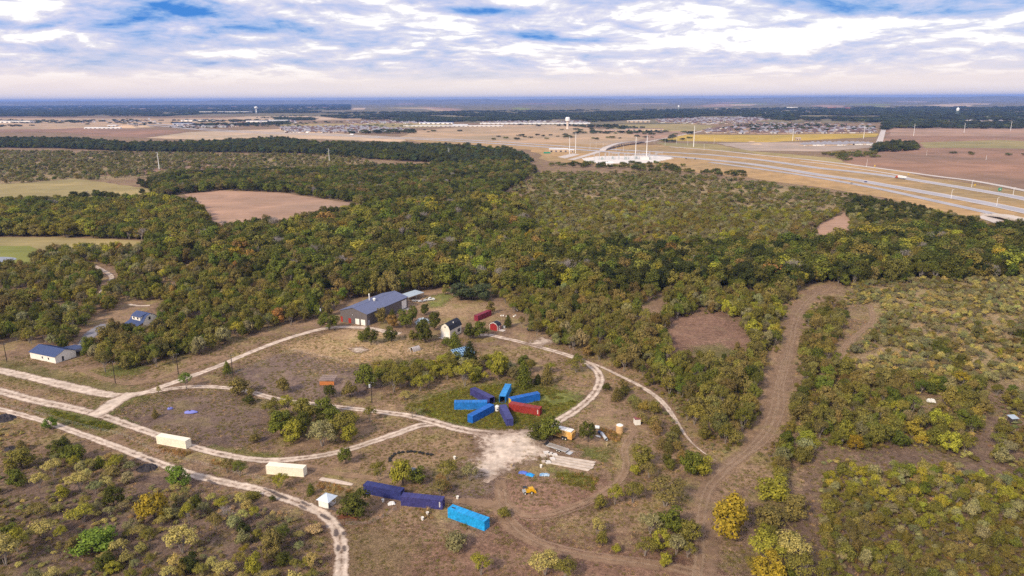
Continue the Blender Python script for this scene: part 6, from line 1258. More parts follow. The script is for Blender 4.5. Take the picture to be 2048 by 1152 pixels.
# ---- trees that stand out, one by one: foot x, foot y, crown width, row of the top (photo pixels), kind, colour, what sets it apart
HAND = [
 (658, 660, 36, 626, 'oak', 'green', 'round green tree at the left front corner of the workshop'), (742, 690, 26, 654, 'oak', 'dark_green', 'dark spreading tree below the workshop garage doors'), (725, 684, 18, 661, 'oak', 'green', 'small tree touching the left of the dark one below the garage doors'),
 (783, 682, 25, 654, 'oak', 'dark_green', 'compact dark tree right of the worn path below the workshop'), (762, 648, 20, 615, 'oak', 'brown_olive', 'tallest brownish tree against the workshop side wall'), (786, 655, 22, 630, 'oak', 'orange_brown', 'rusty brown tree below the workshop side wall'), (785, 636, 14, 618, 'cedar', 'dark_green', 'small dark cedar against the workshop wall'),
 (812, 655, 28, 618, 'oak', 'green', 'left of the two tall green trees in the yard middle'), (826, 645, 18, 611, 'oak', 'green', 'tall narrow green tree just right of the workshop wall'), (850, 630, 19, 608, 'oak', 'dark_green', 'dark tree standing just above the pale blue heap'), (870, 660, 28, 624, 'oak', 'dark_green', 'dark oak between the pale blue heap and the barn house'), (850, 684, 30, 640, 'oak', 'dark_green', 'tall dark tree just left of the barn house gable'), (826, 681, 18, 660, 'oak', 'olive', 'low olive tree in the middle of the yard'), (842, 660, 14, 640, 'oak', 'green', 'slim green tree hiding the foot of the pale blue heap'),
 (910, 702, 26, 664, 'cedar', 'green', 'bushy cedar in front of the barn house'), (893, 692, 17, 674, 'bush', 'green', 'low bush at the barn house corner'), (940, 678, 28, 646, 'oak', 'dark_green', 'left of the pair of dark trees right of the barn house'), (960, 677, 28, 643, 'oak', 'green', 'right of the pair of dark trees right of the barn house'), (977, 674, 10, 656, 'mesquite', 'grey_green', 'thin sapling at the end of the curved track'),
 (940, 732, 30, 683, 'cedar', 'deep_green', 'very dark pointed cedar hiding the solar array'), (915, 728, 20, 704, 'oak', 'green', 'round tree at the left foot of the solar array'), (922, 600, 44, 566, 'oak', 'blue_green', 'left of two broad blue-green oaks at the top of the yard'), (962, 600, 44, 568, 'oak', 'blue_green', 'right of two broad blue-green oaks at the top of the yard'), (982, 628, 16, 602, 'oak', 'brown_olive', 'small tree behind the end of the maroon container'), (1016, 655, 16, 630, 'cedar', 'dark_green', 'small cedar right of the red barn shed'), (1043, 655, 14, 632, 'mesquite', 'brown_olive', 'thin brown tree left of the black grill'), (1093, 665, 24, 640, 'mesquite', 'yellow_green', 'yellow-green umbrella tree above the pale spoil'),
 (568, 785, 28, 755, 'oak', 'brown_olive', 'lone round tree in the dark mown paddock'), (476, 790, 34, 754, 'oak', 'brown_olive', 'rusty olive tree standing over the middle track'), (502, 792, 14, 775, 'bush', 'brown_olive', 'small bush right of the tree over the middle track'), (373, 778, 24, 744, 'mesquite', 'bright_green', 'bright green tree at the edge of the upper track fork'), (318, 790, 9, 772, 'mesquite', 'pale_yellow', 'thin sapling on the inside of the track fork'), (311, 836, 12, 818, 'cedar', 'brown_olive', 'tiny rusty cedar left of the small kayak'), (455, 748, 16, 722, 'cedar', 'green', 'slim cedar beside the pole at the paddock corner'), (498, 808, 22, 790, 'bush', 'dark_green', 'dark bush at the left end of the island thicket'),
 (734, 778, 40, 728, 'oak', 'green', 'broad green tree above the pole with the transformer'), (700, 795, 28, 765, 'bush', 'brown_olive', 'brown-olive bush right of the orange shelter'), (660, 795, 22, 770, 'bush', 'dark_green', 'dark bush in front of the orange shelter'), (1048, 774, 32, 722, 'cedar', 'green', 'tall green cedar behind the container ring'), (1094, 770, 24, 728, 'cedar', 'brown_olive', 'rusty dark cedar right of the tall green one'), (1076, 768, 16, 748, 'cedar', 'deep_green', 'short cedar between the green and the rusty one'), (1152, 745, 38, 716, 'mesquite', 'olive', 'airy olive tree inside the bend of the curved track'), (1155, 724, 18, 708, 'bush', 'green', 'round green bush on the outer edge of the curved track'), (998, 758, 32, 702, 'oak', 'yellow_green', 'tall yellow-green tree left of the green cedar'), (930, 772, 40, 730, 'mesquite', 'yellow_green', 'broad yellow-green tree at the front of the loop thicket'), (840, 782, 30, 752, 'mesquite', 'yellow_green', 'yellow-green tree at the lower front of the loop thicket'), (788, 784, 36, 738, 'mesquite', 'olive', 'olive tree at the left front of the loop thicket'), (812, 800, 24, 782, 'mesquite', 'pale_yellow', 'small pale tree in front of the loop thicket'), (825, 836, 24, 806, 'mesquite', 'olive', 'thin tree leaning beside the middle track junction'),
 (1074, 880, 38, 846, 'oak', 'dark_green', 'dark left half of the tree pair beside the food trailer'), (1099, 880, 44, 832, 'oak', 'green', 'bright right half of the tree pair beside the food trailer'), (1176, 884, 30, 842, 'oak', 'dark_green', 'dense dark tree left of the grey pipes'), (806, 972, 42, 918, 'oak', 'yellow_green', 'glowing yellow-green tree above the navy containers'), (836, 968, 32, 936, 'oak', 'green', 'darker tree right of the glowing yellow-green one'), (758, 962, 30, 924, 'mesquite', 'olive', 'olive tree behind the dark navy container'), (712, 1032, 56, 984, 'oak', 'dark_green', 'big dark round oak right of the small white pavilion'), (692, 928, 26, 894, 'oak', 'green', 'dark green tree on the lower side of the middle track'), (562, 976, 34, 948, 'mesquite', 'yellow_green', 'yellow-green tree below the right cream container'), (622, 990, 16, 966, 'cedar', 'green', 'small cedar left of the white pavilion'), (480, 952, 30, 922, 'mesquite', 'green', 'green tree between the two cream containers'), (455, 945, 26, 918, 'mesquite', 'brown_olive', 'thin brown-olive tree left of the green one between the cream containers'), (356, 972, 42, 934, 'oak', 'bright_green', 'vivid green tree overhanging the lower track'), (100, 858, 24, 836, 'oak', 'bright_green', 'small vivid green tree on the lower track at the left'), (895, 962, 40, 922, 'mesquite', 'olive', 'olive tree left of the pale gravel spur'), (940, 962, 34, 926, 'mesquite', 'grey_green', 'greyish tree touching the pale gravel spur'), (880, 990, 34, 960, 'mesquite', 'brown_olive', 'straw-brown shrub tree above the violet navy container'), (1008, 1034, 24, 1016, 'bush', 'olive', 'low olive bush right of the cyan container'),
 (1457, 1072, 78, 992, 'oak', 'gold', 'big golden tree beside the brown trail'), (1330, 1012, 78, 960, 'mesquite', 'brown_olive', 'half-bare brown tree above the green clump'), (1300, 1068, 44, 1030, 'mesquite', 'grey_green', 'grey-green left part of the bottom clump'), (1345, 1065, 52, 1020, 'oak', 'green', 'dark green top of the bottom clump'), (1378, 1085, 44, 1040, 'oak', 'olive', 'olive right part of the bottom clump'), (1320, 1100, 40, 1062, 'oak', 'yellow_green', 'yellow-green front of the bottom clump'), (1290, 1112, 38, 1075, 'mesquite', 'olive', 'olive lower left of the bottom clump'), (1352, 1110, 36, 1072, 'mesquite', 'grey_green', 'grey-green middle of the bottom clump'), (1330, 1133, 24, 1105, 'oak', 'yellow_green', 'small yellow-green tree below the bottom clump'), (1375, 1115, 30, 1085, 'mesquite', 'olive', 'airy olive tree at the right of the bottom clump'),
 (1550, 1000, 62, 958, 'oak', 'yellow_green', 'bright lime tree right above the golden one'), (1590, 1040, 50, 990, 'oak', 'brown_olive', 'brown tree right of the lime one'), (1535, 1055, 56, 1010, 'oak', 'brown_olive', 'brown-olive tree right of the golden one'), (1530, 1120, 70, 1068, 'mesquite', 'yellow_green', 'yellow-green left side of the lower right clump'), (1580, 1120, 62, 1066, 'mesquite', 'pale_yellow', 'pale right side of the lower right clump'), (1540, 1165, 60, 1110, 'oak', 'gold', 'golden tree at the bottom edge'), (1600, 1160, 60, 1110, 'mesquite', 'olive', 'olive tree at the bottom edge right of the golden one'),
 (1195, 1075, 26, 1035, 'mesquite', 'pale_yellow', 'thin pale tree left of the bottom clump'), (1204, 1092, 22, 1062, 'bush', 'olive', 'olive bush under the thin pale tree'), (1233, 1106, 18, 1088, 'bush', 'yellow_green', 'small yellow-green bush alone on the brown grass'), (962, 1150, 40, 1108, 'mesquite', 'yellow_green', 'yellow-green tree alone at the bottom edge'), (1090, 1150, 60, 1108, 'mesquite', 'pale_yellow', 'thin pale tree at the bottom edge'), (1130, 1160, 50, 1118, 'mesquite', 'olive', 'olive tree at the bottom edge right of the pale one'), (912, 1100, 44, 1068, 'bush', 'grey_green', 'wide grey-green bush below the cyan container'), (1285, 935, 40, 892, 'oak', 'olive', 'olive tree right of the curved dirt track'), (1380, 950, 40, 902, 'oak', 'green', 'green tree left of the trail fork'), (1405, 952, 34, 912, 'oak', 'yellow_green', 'yellow-green tree at the trail fork'), (1270, 950, 20, 930, 'bush', 'yellow_green', 'small yellow bush inside the dirt loop'), (1298, 955, 30, 925, 'mesquite', 'brown_olive', 'thin brown tree inside the dirt loop'), (1230, 1010, 34, 970, 'mesquite', 'yellow_green', 'yellow-green tree left of the half-bare brown one'), (1265, 1005, 40, 965, 'mesquite', 'olive', 'olive tree just left of the half-bare brown one'), (1200, 1018, 24, 990, 'bush', 'olive', 'olive bush on the inner side of the dirt loop'),
 # lower left scrub
 (45, 938, 46, 898, 'oak', 'olive', 'large olive-green tree at the far left below the lower track'), (44, 902, 20, 880, 'cedar', 'brown_olive', 'small rusty cedar above the large olive tree'), (118, 912, 40, 884, 'oak', 'dark_green', 'dark left part of the clump below the lower track'), (148, 925, 40, 890, 'oak', 'green', 'green right part of the clump below the lower track'), (130, 895, 22, 872, 'cedar', 'dark_green', 'dark cedar on top of the clump below the lower track'), (150, 936, 24, 912, 'mesquite', 'yellow_green', 'small yellow tree hanging below the dark clump'), (108, 952, 34, 920, 'mesquite', 'pale_yellow', 'pale flat-topped tree below the dark clump'), (200, 936, 20, 912, 'cedar', 'green', 'slim dark tree in the open left scrub'), (233, 944, 30, 912, 'mesquite', 'yellow_green', 'pale yellow tree left of the burnt mound'), (160, 982, 42, 946, 'mesquite', 'pale_yellow', 'wide pale tree in the middle of the left scrub'), (126, 996, 24, 972, 'bush', 'yellow_green', 'compact yellow-green bush in the left scrub'), (228, 1014, 36, 974, 'oak', 'dark_green', 'dark round tree in the left scrub'), (310, 1040, 54, 986, 'oak', 'gold', 'golden-green tree in the left scrub'), (168, 1044, 50, 1010, 'mesquite', 'yellow_green', 'bright yellow umbrella tree in the left scrub'), (33, 974, 34, 940, 'oak', 'green', 'dark tree at the left edge'), (80, 976, 30, 946, 'mesquite', 'pale_yellow', 'pale yellow tree near the left edge'), (395, 1018, 26, 990, 'oak', 'dark_green', 'dark bushy tree right of the golden-green one'), (378, 1048, 26, 1005, 'mesquite', 'yellow_green', 'yellow upright tree below the dark bushy one'), (194, 1102, 72, 1062, 'oak', 'bright_green', 'large vivid green tree in the left scrub'), (150, 1104, 28, 1074, 'oak', 'brown_olive', 'rusty tree left of the vivid green one'), (228, 1146, 28, 1124, 'oak', 'yellow_green', 'lime tree near the bottom of the left scrub'), (212, 1138, 38, 1108, 'oak', 'dark_green', 'dark tree behind the lime one near the bottom'), (383, 1144, 38, 1110, 'oak', 'deep_green', 'almost black tree at the bottom of the left scrub'), (366, 1106, 60, 1052, 'mesquite', 'pale_yellow', 'large airy pale tree at the right of the left scrub'), (123, 1080, 26, 1052, 'mesquite', 'yellow_green', 'small yellow tree left of the vivid green one'), (240, 1110, 38, 1080, 'mesquite', 'pale_yellow', 'pale twiggy tree right of the vivid green one'), (300, 1094, 30, 1058, 'mesquite', 'olive', 'olive pair tree left of the large airy pale one'), (36, 1104, 36, 1058, 'mesquite', 'yellow_green', 'yellow-green tree at the lower left edge'), (12, 1130, 56, 1070, 'mesquite', 'pale_yellow', 'wide yellow tree in the lower left corner'), (88, 1076, 44, 1040, 'mesquite', 'pale_yellow', 'pale low tree right of the lower left edge'), (78, 1036, 42, 1010, 'mesquite', 'brown_olive', 'brownish tree near the left edge'), (20, 1080, 30, 1050, 'oak', 'green', 'green tree at the left edge below the brownish one'),
 (486, 1068, 26, 1046, 'oak', 'deep_green', 'small dark round bush right of the grey bare tree'), (545, 1112, 46, 1062, 'oak', 'brown_olive', 'tall brown-green tree left of the bending track'), (566, 1132, 28, 1104, 'oak', 'dark_green', 'dark bush below the tall brown-green tree'), (510, 1152, 32, 1108, 'oak', 'yellow_green', 'upright yellow-green tree at the bottom left of the track'), (458, 1050, 36, 1010, 'dead', 'olive', 'grey bare tree in the left scrub'), (432, 1060, 30, 1026, 'mesquite', 'brown_olive', 'brown tree touching the grey bare one'), (508, 1040, 22, 1014, 'mesquite', 'yellow_green', 'small yellow tree right of the grey bare one'), (446, 1018, 28, 994, 'mesquite', 'yellow_green', 'yellow tree above the grey bare one'), (566, 1085, 34, 1052, 'mesquite', 'green', 'thin green tree above the tall brown-green one'), (630, 1065, 30, 1050, 'bush', 'straw', 'dry straw bush left of the bending track'), (450, 1150, 40, 1124, 'mesquite', 'pale_yellow', 'pale tree at the bottom edge of the left scrub'), (505, 995, 30, 985, 'bush', 'olive', 'low olive bush just below the lower track'), (545, 1003, 12, 990, 'bush', 'dark_green', 'tiny dark bush on the verge of the lower track'), (850, 1044, 1, 1043, 'bush', 'olive', None),
 # island thicket
 (545, 842, 34, 804, 'mesquite', 'olive', 'olive tree at the left of the island thicket'), (562, 872, 42, 822, 'oak', 'green', 'tall green tree in the left of the island thicket'), (588, 880, 44, 842, 'oak', 'yellow_green', 'lime tree at the front of the island thicket'), (612, 842, 40, 800, 'oak', 'olive', 'olive tree at the back of the island thicket'), (650, 835, 36, 795, 'oak', 'green', 'green tree at the back right of the island thicket'), (645, 892, 56, 845, 'mesquite', 'grey_green', 'broad grey-green tree at the front of the island thicket'), (690, 878, 50, 825, 'mesquite', 'olive', 'olive tree at the right of the island thicket'), (700, 882, 34, 846, 'oak', 'yellow_green', 'yellow-green tree at the right front of the island thicket'), (670, 860, 36, 815, 'oak', 'green', 'green tree in the middle of the island thicket'), (605, 868, 34, 822, 'oak', 'dark_green', 'dark tree in the middle of the island thicket'), (575, 828, 30, 790, 'mesquite', 'yellow_green', 'yellow-green tree over the middle track'), (740, 842, 24, 812, 'mesquite', 'olive', 'thin tree standing on the middle track edge'), (510, 885, 20, 868, 'bush', 'brown_olive', 'low brown bush left of the island thicket'),
 (1012, 500, 22, 470, 'dead', 'olive', 'pale bare tree rising from the middle of the woods'), (1272, 520, 14, 495, 'dead', 'olive', 'white bare tree rising from the woods right of centre'),
]
hand_xy = []
for (bx, by, w, top, kind, col, lab) in HAND:
    if lab is None: continue
    p = P(bx, by); s = ppm(bx, by); h = zabove(bx, by, top); rgb = np.array(TINT[col]) * random.uniform(.9, 1.1); hand_xy.append((p.x, p.y, w / s)); tree(kind, p.x, p.y, 1.08 * w / s, h, rgb, lab)
HXY = np.array(hand_xy)

# ---- where the rest grows: outline (photo pixels of the feet), spacing, kinds, colours, widths, heights
DENSE = dict(oak=.76, mesquite=.22, dead=.02); DARKT = dict(deep_green=.10, dark_green=.22, brown_olive=.15, green=.22, olive=.18, orange_brown=.015, yellow_green=.09, gold=.010)
MIXT = dict(dark_green=.10, brown_olive=.22, olive=.24, green=.12, grey_green=.12, yellow_green=.16, orange_brown=.02, gold=.02); SCRUBT = dict(brown_olive=.18, olive=.28, grey_green=.24, yellow_green=.16, pale_yellow=.10, orange_brown=.04); PALET = dict(dark_green=.03, brown_olive=.10, olive=.14, grey_green=.32, pale_yellow=.30, yellow_green=.05, straw=.10)
FARB = dict(blue_green=.5, deep_green=.15, dark_green=.2, green=.15)
REG = {
 'left_wood': ([(-300, 415), (200, 412), (300, 406), (385, 416), (415, 440), (405, 472), (300, 486), (150, 476), (-300, 474)], 7.2, DENSE, dict(dark_green=.2, green=.25, olive=.25, yellow_green=.16, brown_olive=.1, gold=.02), (7.5, 14), (8, 14.5), 0, None),
 'belt': ([(300, 366), (360, 352), (500, 347), (700, 342), (1050, 327), (1075, 345), (1010, 385), (720, 412), (600, 402), (480, 390), (380, 386), (310, 396)], 6.5, DENSE, dict(deep_green=.15, dark_green=.25, green=.22, brown_olive=.2, olive=.13, yellow_green=.05), (6, 11), (7, 12), .22, None),
 'field_trees': ([(150, 380), (250, 372), (330, 372), (330, 392), (230, 402), (130, 402)], 8, DENSE, dict(deep_green=.4, dark_green=.4, green=.2), (7, 11), (7, 11), .3, None),
 'creek_wood': ([(300, 492), (410, 470), (560, 458), (650, 442), (720, 424), (1000, 395), (1060, 425), (1060, 485), (1300, 505), (1650, 495), (1760, 470), (2300, 460), (2300, 548), (1750, 568), (1640, 578), (1560, 588), (1330, 588), (1280, 600), (1050, 590), (900, 575), (820, 588), (700, 598), (500, 560), (300, 532)], 6.6, DENSE, DARKT, (5.6, 11), (7, 14.5), .20, None),
 'creek_big': ([(300, 500), (410, 478), (560, 464), (720, 430), (1000, 400), (1060, 430), (1060, 490), (1300, 510), (1650, 500), (1760, 478), (2300, 468), (2300, 545), (1640, 574), (1330, 584), (1050, 585), (820, 578), (500, 552), (300, 528)], 17, dict(oak=.95, dead=.05), dict(dark_green=.25, green=.25, olive=.18, yellow_green=.14, gold=.03, orange_brown=.03, brown_olive=.12), (11, 17), (12, 17), .3, None),
 'creek_front': ([(1060, 500), (1300, 515), (1650, 505), (1760, 480), (2300, 470), (2300, 545), (1750, 566), (1640, 576), (1560, 585), (1330, 585), (1060, 575)], 9, dict(oak=1), dict(deep_green=.5, dark_green=.35, green=.15), (9, 13), (11, 15), .35, None),
 'left_brush': ([(-300, 500), (60, 505), (300, 500), (300, 530), (500, 560), (695, 600), (668, 632), (600, 648), (520, 668), (440, 692), (380, 718), (300, 738), (215, 748), (160, 715), (100, 690), (-300, 690)], 5.2, dict(oak=.45, mesquite=.4, bush=.15), MIXT, (3.8, 7.6), (5, 10), .2, "of the brush left of the workshop"),
 'centre_brush': ([(1040, 590), (1280, 602), (1340, 590), (1600, 582), (1625, 600), (1580, 685), (1560, 740), (1545, 770), (1540, 862), (1480, 908), (1405, 890), (1375, 850), (1330, 790), (1240, 748), (1130, 705), (1065, 668), (1040, 640)], 5.0, dict(oak=.5, mesquite=.38, bush=.12), dict(dark_green=.10, brown_olive=.30, olive=.24, green=.10, grey_green=.08, yellow_green=.15, orange_brown=.03), (3.6, 7), (4.8, 9.6), .2, "of the thicket left of the brown trail"),
 'yard_edge': ([(880, 588), (1045, 590), (1042, 640), (1010, 625), (960, 600)], 6, dict(oak=.7, mesquite=.3), MIXT, (4, 7), (5, 8), .3, "of the yard's top edge"),
 'trail_right': ([(1610, 640), (1660, 608), (1705, 640), (1672, 722), (1720, 762), (1880, 765), (1960, 770), (1990, 800), (1960, 850), (1930, 910), (1850, 900), (1700, 912), (1640, 935), (1600, 1000), (1565, 1000), (1540, 960), (1580, 870), (1592, 760)], 4.6, dict(oak=.5, mesquite=.3, bush=.2), dict(dark_green=.08, brown_olive=.34, olive=.24, green=.1, grey_green=.08, yellow_green=.12, gold=.02), (3.4, 6.6), (4, 8), .2, "of the thicket right of the brown trail"),
 'right_scrub': ([(1700, 565), (2300, 552), (2300, 775), (1990, 770), (1880, 758), (1730, 755), (1690, 715), (1765, 645), (1720, 610)], 3.0, dict(mesquite=.65, bush=.35), PALET, (1.9, 4.4), (1.9, 4.4), .35, 'of the pale scrub at the right'),
 'right_dark': ([(1850, 680), (2300, 650), (2300, 770), (1900, 750)], 9, dict(oak=1), dict(dark_green=.5, brown_olive=.5), (4, 6), (4, 6), .4, "of the dark clumps in the pale scrub"),
 'bottom_right': ([(1650, 950), (1850, 935), (1990, 960), (2300, 930), (2300, 1330), (1640, 1330), (1640, 1010)], 3.1, dict(mesquite=.55, bush=.35, oak=.1), dict(brown_olive=.22, olive=.28, grey_green=.14, yellow_green=.18, pale_yellow=.06, green=.12), (1.8, 4.2), (2, 5), .26, "of the lower right corner scrub"),
 'far_right_edge': ([(1990, 770), (2300, 770), (2300, 930), (2000, 950), (1985, 880)], 5, dict(oak=.5, mesquite=.5), MIXT, (3.5, 6), (3.5, 6), .3, "of the right edge beyond the side path"),
 'mid_scrub': ([(1060, 400), (1200, 408), (1400, 415), (1640, 430), (1760, 420), (1900, 432), (1960, 447), (1760, 470), (1650, 492), (1300, 505), (1060, 485), (1010, 400)], 5.2, dict(oak=.35, mesquite=.5, bush=.15), dict(brown_olive=.2, olive=.28, grey_green=.2, yellow_green=.18, green=.12, dark_green=.02), (3.8, 7), (4, 8), .24, None),
 'mid_scrub_back': ([(1060, 347), (1300, 345), (1500, 362), (1700, 392), (1760, 420), (1640, 430), (1400, 415), (1200, 408), (1060, 400), (1010, 390)], 6.0, dict(oak=.3, mesquite=.45, bush=.25), dict(brown_olive=.16, olive=.26, grey_green=.24, green=.24, dark_green=.06, yellow_green=.04), (3.6, 7), (2.6, 5.6), .44, None),
 'mid_scrub_dark': ([(1700, 396), (1900, 436), (1960, 450), (1760, 470), (1690, 430)], 7, dict(oak=1), dict(deep_green=.5, dark_green=.4, green=.1), (6, 9), (6, 9), .4, None),
 'left_scrub': ([(-300, 300), (300, 306), (700, 312), (760, 332), (500, 345), (330, 354), (150, 362), (0, 374), (-300, 378)], 7.5, dict(oak=.3, mesquite=.4, bush=.3), dict(green=.2, olive=.3, grey_green=.28, dark_green=.1, yellow_green=.08, brown_olive=.04), (4.5, 8), (3.2, 6.5), .46, None),
 'tree_line': ([(-300, 284), (120, 281), (260, 291), (420, 289), (560, 281), (640, 291), (790, 293), (1020, 302), (1065, 326), (1000, 332), (760, 320), (600, 307), (400, 305), (250, 303), (120, 297), (-300, 293)], 9.5, dict(oak=1), dict(deep_green=.1, blue_green=.3, dark_green=.35, green=.25), (7, 17), (6, 16), .27, None),
 'loop_thicket': ([(735, 748), (790, 735), (900, 728), (990, 728), (1060, 738), (1110, 745), (1060, 752), (1000, 764), (880, 772), (770, 778)], 4.4, dict(oak=.45, mesquite=.55), dict(green=.2, olive=.3, yellow_green=.2, grey_green=.16, dark_green=.14), (4, 6.5), (4, 6.5), .18, "of the thicket behind the container ring"),
 'island': ([(530, 815), (600, 820), (690, 835), (715, 870), (650, 885), (560, 870)], 5, dict(mesquite=.6, oak=.4), dict(green=.2, olive=.4, grey_green=.2, yellow_green=.2), (3.5, 6), (3.5, 6), .3, "of the island thicket between the tracks"),
 'low_left': ([(-300, 850), (80, 866), (200, 910), (300, 955), (450, 1000), (560, 1040), (620, 1080), (640, 1330), (-300, 1330)], 4.6, dict(mesquite=.75, bush=.2, oak=.05), dict(pale_yellow=.36, grey_green=.22, olive=.16, yellow_green=.16, brown_olive=.10), (2.2, 4.4), (2.2, 4.4), .47, "of the scrub below the lower track"),
 'low_centre': ([(720, 1080), (1250, 1090), (1300, 1330), (700, 1330)], 9, dict(mesquite=.7, bush=.3), SCRUBT, (2, 4), (1.5, 3), .55, "of the brown grass at the bottom"),
 'track_bushes': ([(1190, 778), (1250, 772), (1330, 840), (1380, 905), (1415, 960), (1330, 940), (1300, 880), (1255, 830)], 5.4, dict(bush=.4, oak=.3, cedar=.3), dict(dark_green=.2, brown_olive=.4, olive=.25, yellow_green=.15), (3, 5), (3, 5.5), .32, "of the strip along the thin gravel path"),
 'mid_bits': ([(1500, 1080), (1620, 1060), (1640, 1180), (1480, 1200)], 6, dict(mesquite=.6, oak=.4), MIXT, (3.5, 5.5), (3, 5), .3, "of the clump round the bottom golden tree"),
 'under_right_scrub': ([(1640, 950), (1850, 935), (1990, 955), (2300, 930), (2300, 1330), (1600, 1330), (1640, 1010)], 1.9, dict(bush=.5, mesquite=.5), dict(brown_olive=.26, olive=.28, grey_green=.18, yellow_green=.18, straw=.10), (1.0, 2.2), (.6, 1.7), .30, None),
 'under_pale_scrub': ([(1690, 575), (2300, 555), (2300, 940), (1640, 930), (1600, 880), (1690, 700)], 2.3, dict(bush=.6, mesquite=.4), dict(straw=.26, grey_green=.26, pale_yellow=.22, olive=.14, brown_olive=.12), (1.0, 2.3), (.5, 1.6), .38, None),
 'under_left_scrub': ([(-300, 850), (80, 866), (300, 950), (600, 1040), (650, 1100), (640, 1330), (-300, 1330)], 2.6, dict(bush=.5, mesquite=.5), dict(straw=.2, grey_green=.26, pale_yellow=.18, olive=.2, brown_olive=.16), (.9, 2.0), (.5, 1.5), .50, None),
 'under_thicket_scrub': ([(1040, 600), (1640, 590), (1600, 760), (1580, 900), (1500, 960), (1400, 900), (1250, 760)], 2.8, dict(bush=.6, mesquite=.4), dict(straw=.12, grey_green=.2, olive=.3, brown_olive=.38), (1.0, 2.4), (.6, 1.9), .44, None),
 'lone': ([(1745, 290), (1830, 290), (1838, 302), (1750, 305)], 14, dict(oak=1), dict(deep_green=.4, dark_green=.4, green=.2), (12, 18), (9, 14), .2, None),
}
cands = []; rest = []
for i, (k, (px, gap, kinds, tints, wr, hr, clump, place)) in enumerate(REG.items()):
    d = scatter(px, gap, kinds, tints, wr, hr, clump, (11.0 if 'scrub' in k else 20.0) if gap < 8 else 40, seed=40 + i)
    if not len(d['x']): continue
    # keep clear of the trees placed one by one
    ok = np.ones(len(d['x']), bool)
    for (hx, hy, hw) in HXY: ok &= np.hypot(d['x'] - hx, d['y'] - hy) > (.32 * hw + .25 * d['w'])
    d = {kk: v[ok] for kk, v in d.items()}; d['place'] = np.array([place or ''] * len(d['x'])); d['reg'] = np.array([k] * len(d['x'])); cands.append(d)
A = join(cands, ('x', 'y', 'w', 'h', 'form', 'tint', 'yaw', 'q', 'dep', 'kind', 'tname', 'place', 'reg'))
inside = (A['q'][:, 0] > 8) & (A['q'][:, 0] < 2040) & (A['q'][:, 1] < 1150) & (A['place'] != '')
score = np.where(inside, A['h'] * A['w'] / A['dep'] ** 2, 0); solo = np.zeros(len(score), bool)
n_tree = max(0, 285 - sum(1 for h_ in HAND if h_[4] != 'bush')); isb = A['kind'] == 'bush'
order = np.argsort(-np.where(isb, 0, score))[:n_tree]; solo[order] = True; order = np.argsort(-np.where(isb, score, 0))[:90]; solo[order] = True
KW = dict(oak='tree', mesquite='mesquite', bush='bush', cedar='cedar tree')
lookup = {idx: (k, j) for k, fl in FORMS.items() for j, (idx, _) in enumerate(fl)}
for i in np.nonzero(solo)[0]:
    k, j = lookup[A['form'][i]]; rp = REG[A['reg'][i]][0]; xs, ys = [v[0] for v in rp], [v[1] for v in rp]; xs = [min(2048, max(0, v)) for v in xs]; ys = [min(1152, v) for v in ys]; fx, fy = (A['q'][i, 0] - min(xs)) / (max(xs) - min(xs)), (A['q'][i, 1] - min(ys)) / (max(ys) - min(ys))
    lab = '%s%s %s, %s %s' % ('tall ' if A['h'][i] > 6.2 else 'low ' if A['h'][i] < 3.2 else '', WORDS[A['tname'][i]], KW[k], ('upper ' if fy < .4 else '' if fy < .65 else 'lower ') + ('left' if fx < .36 else 'middle' if fx < .66 else 'right'), A['place'][i]); tree(k, A['x'][i], A['y'][i], A['w'][i], A['h'][i], A['tint'][i], lab, 'plants ' + A['place'][i], form=j, yaw=A['yaw'][i])
R_ = ~solo; scr = np.isin(A['reg'], ['under_right_scrub', 'under_pale_scrub', 'under_left_scrub', 'under_thicket_scrub', 'right_scrub', 'bottom_right', 'low_left', 'low_centre', 'left_scrub', 'mid_scrub', 'mid_scrub_back', 'far_right_edge', 'track_bushes', 'mid_bits'])
sel = lambda m: {k: A[k][m] for k in ('x', 'y', 'w', 'h', 'form', 'tint', 'yaw')}
stuff('woodland', 'dense mixed woodland of green, olive and rusty crowns across the middle', 'woodland', sel(R_ & ~scr)); stuff('scrub', 'open scrub of small olive and yellowish bushes', 'scrub', sel(R_ & scr))
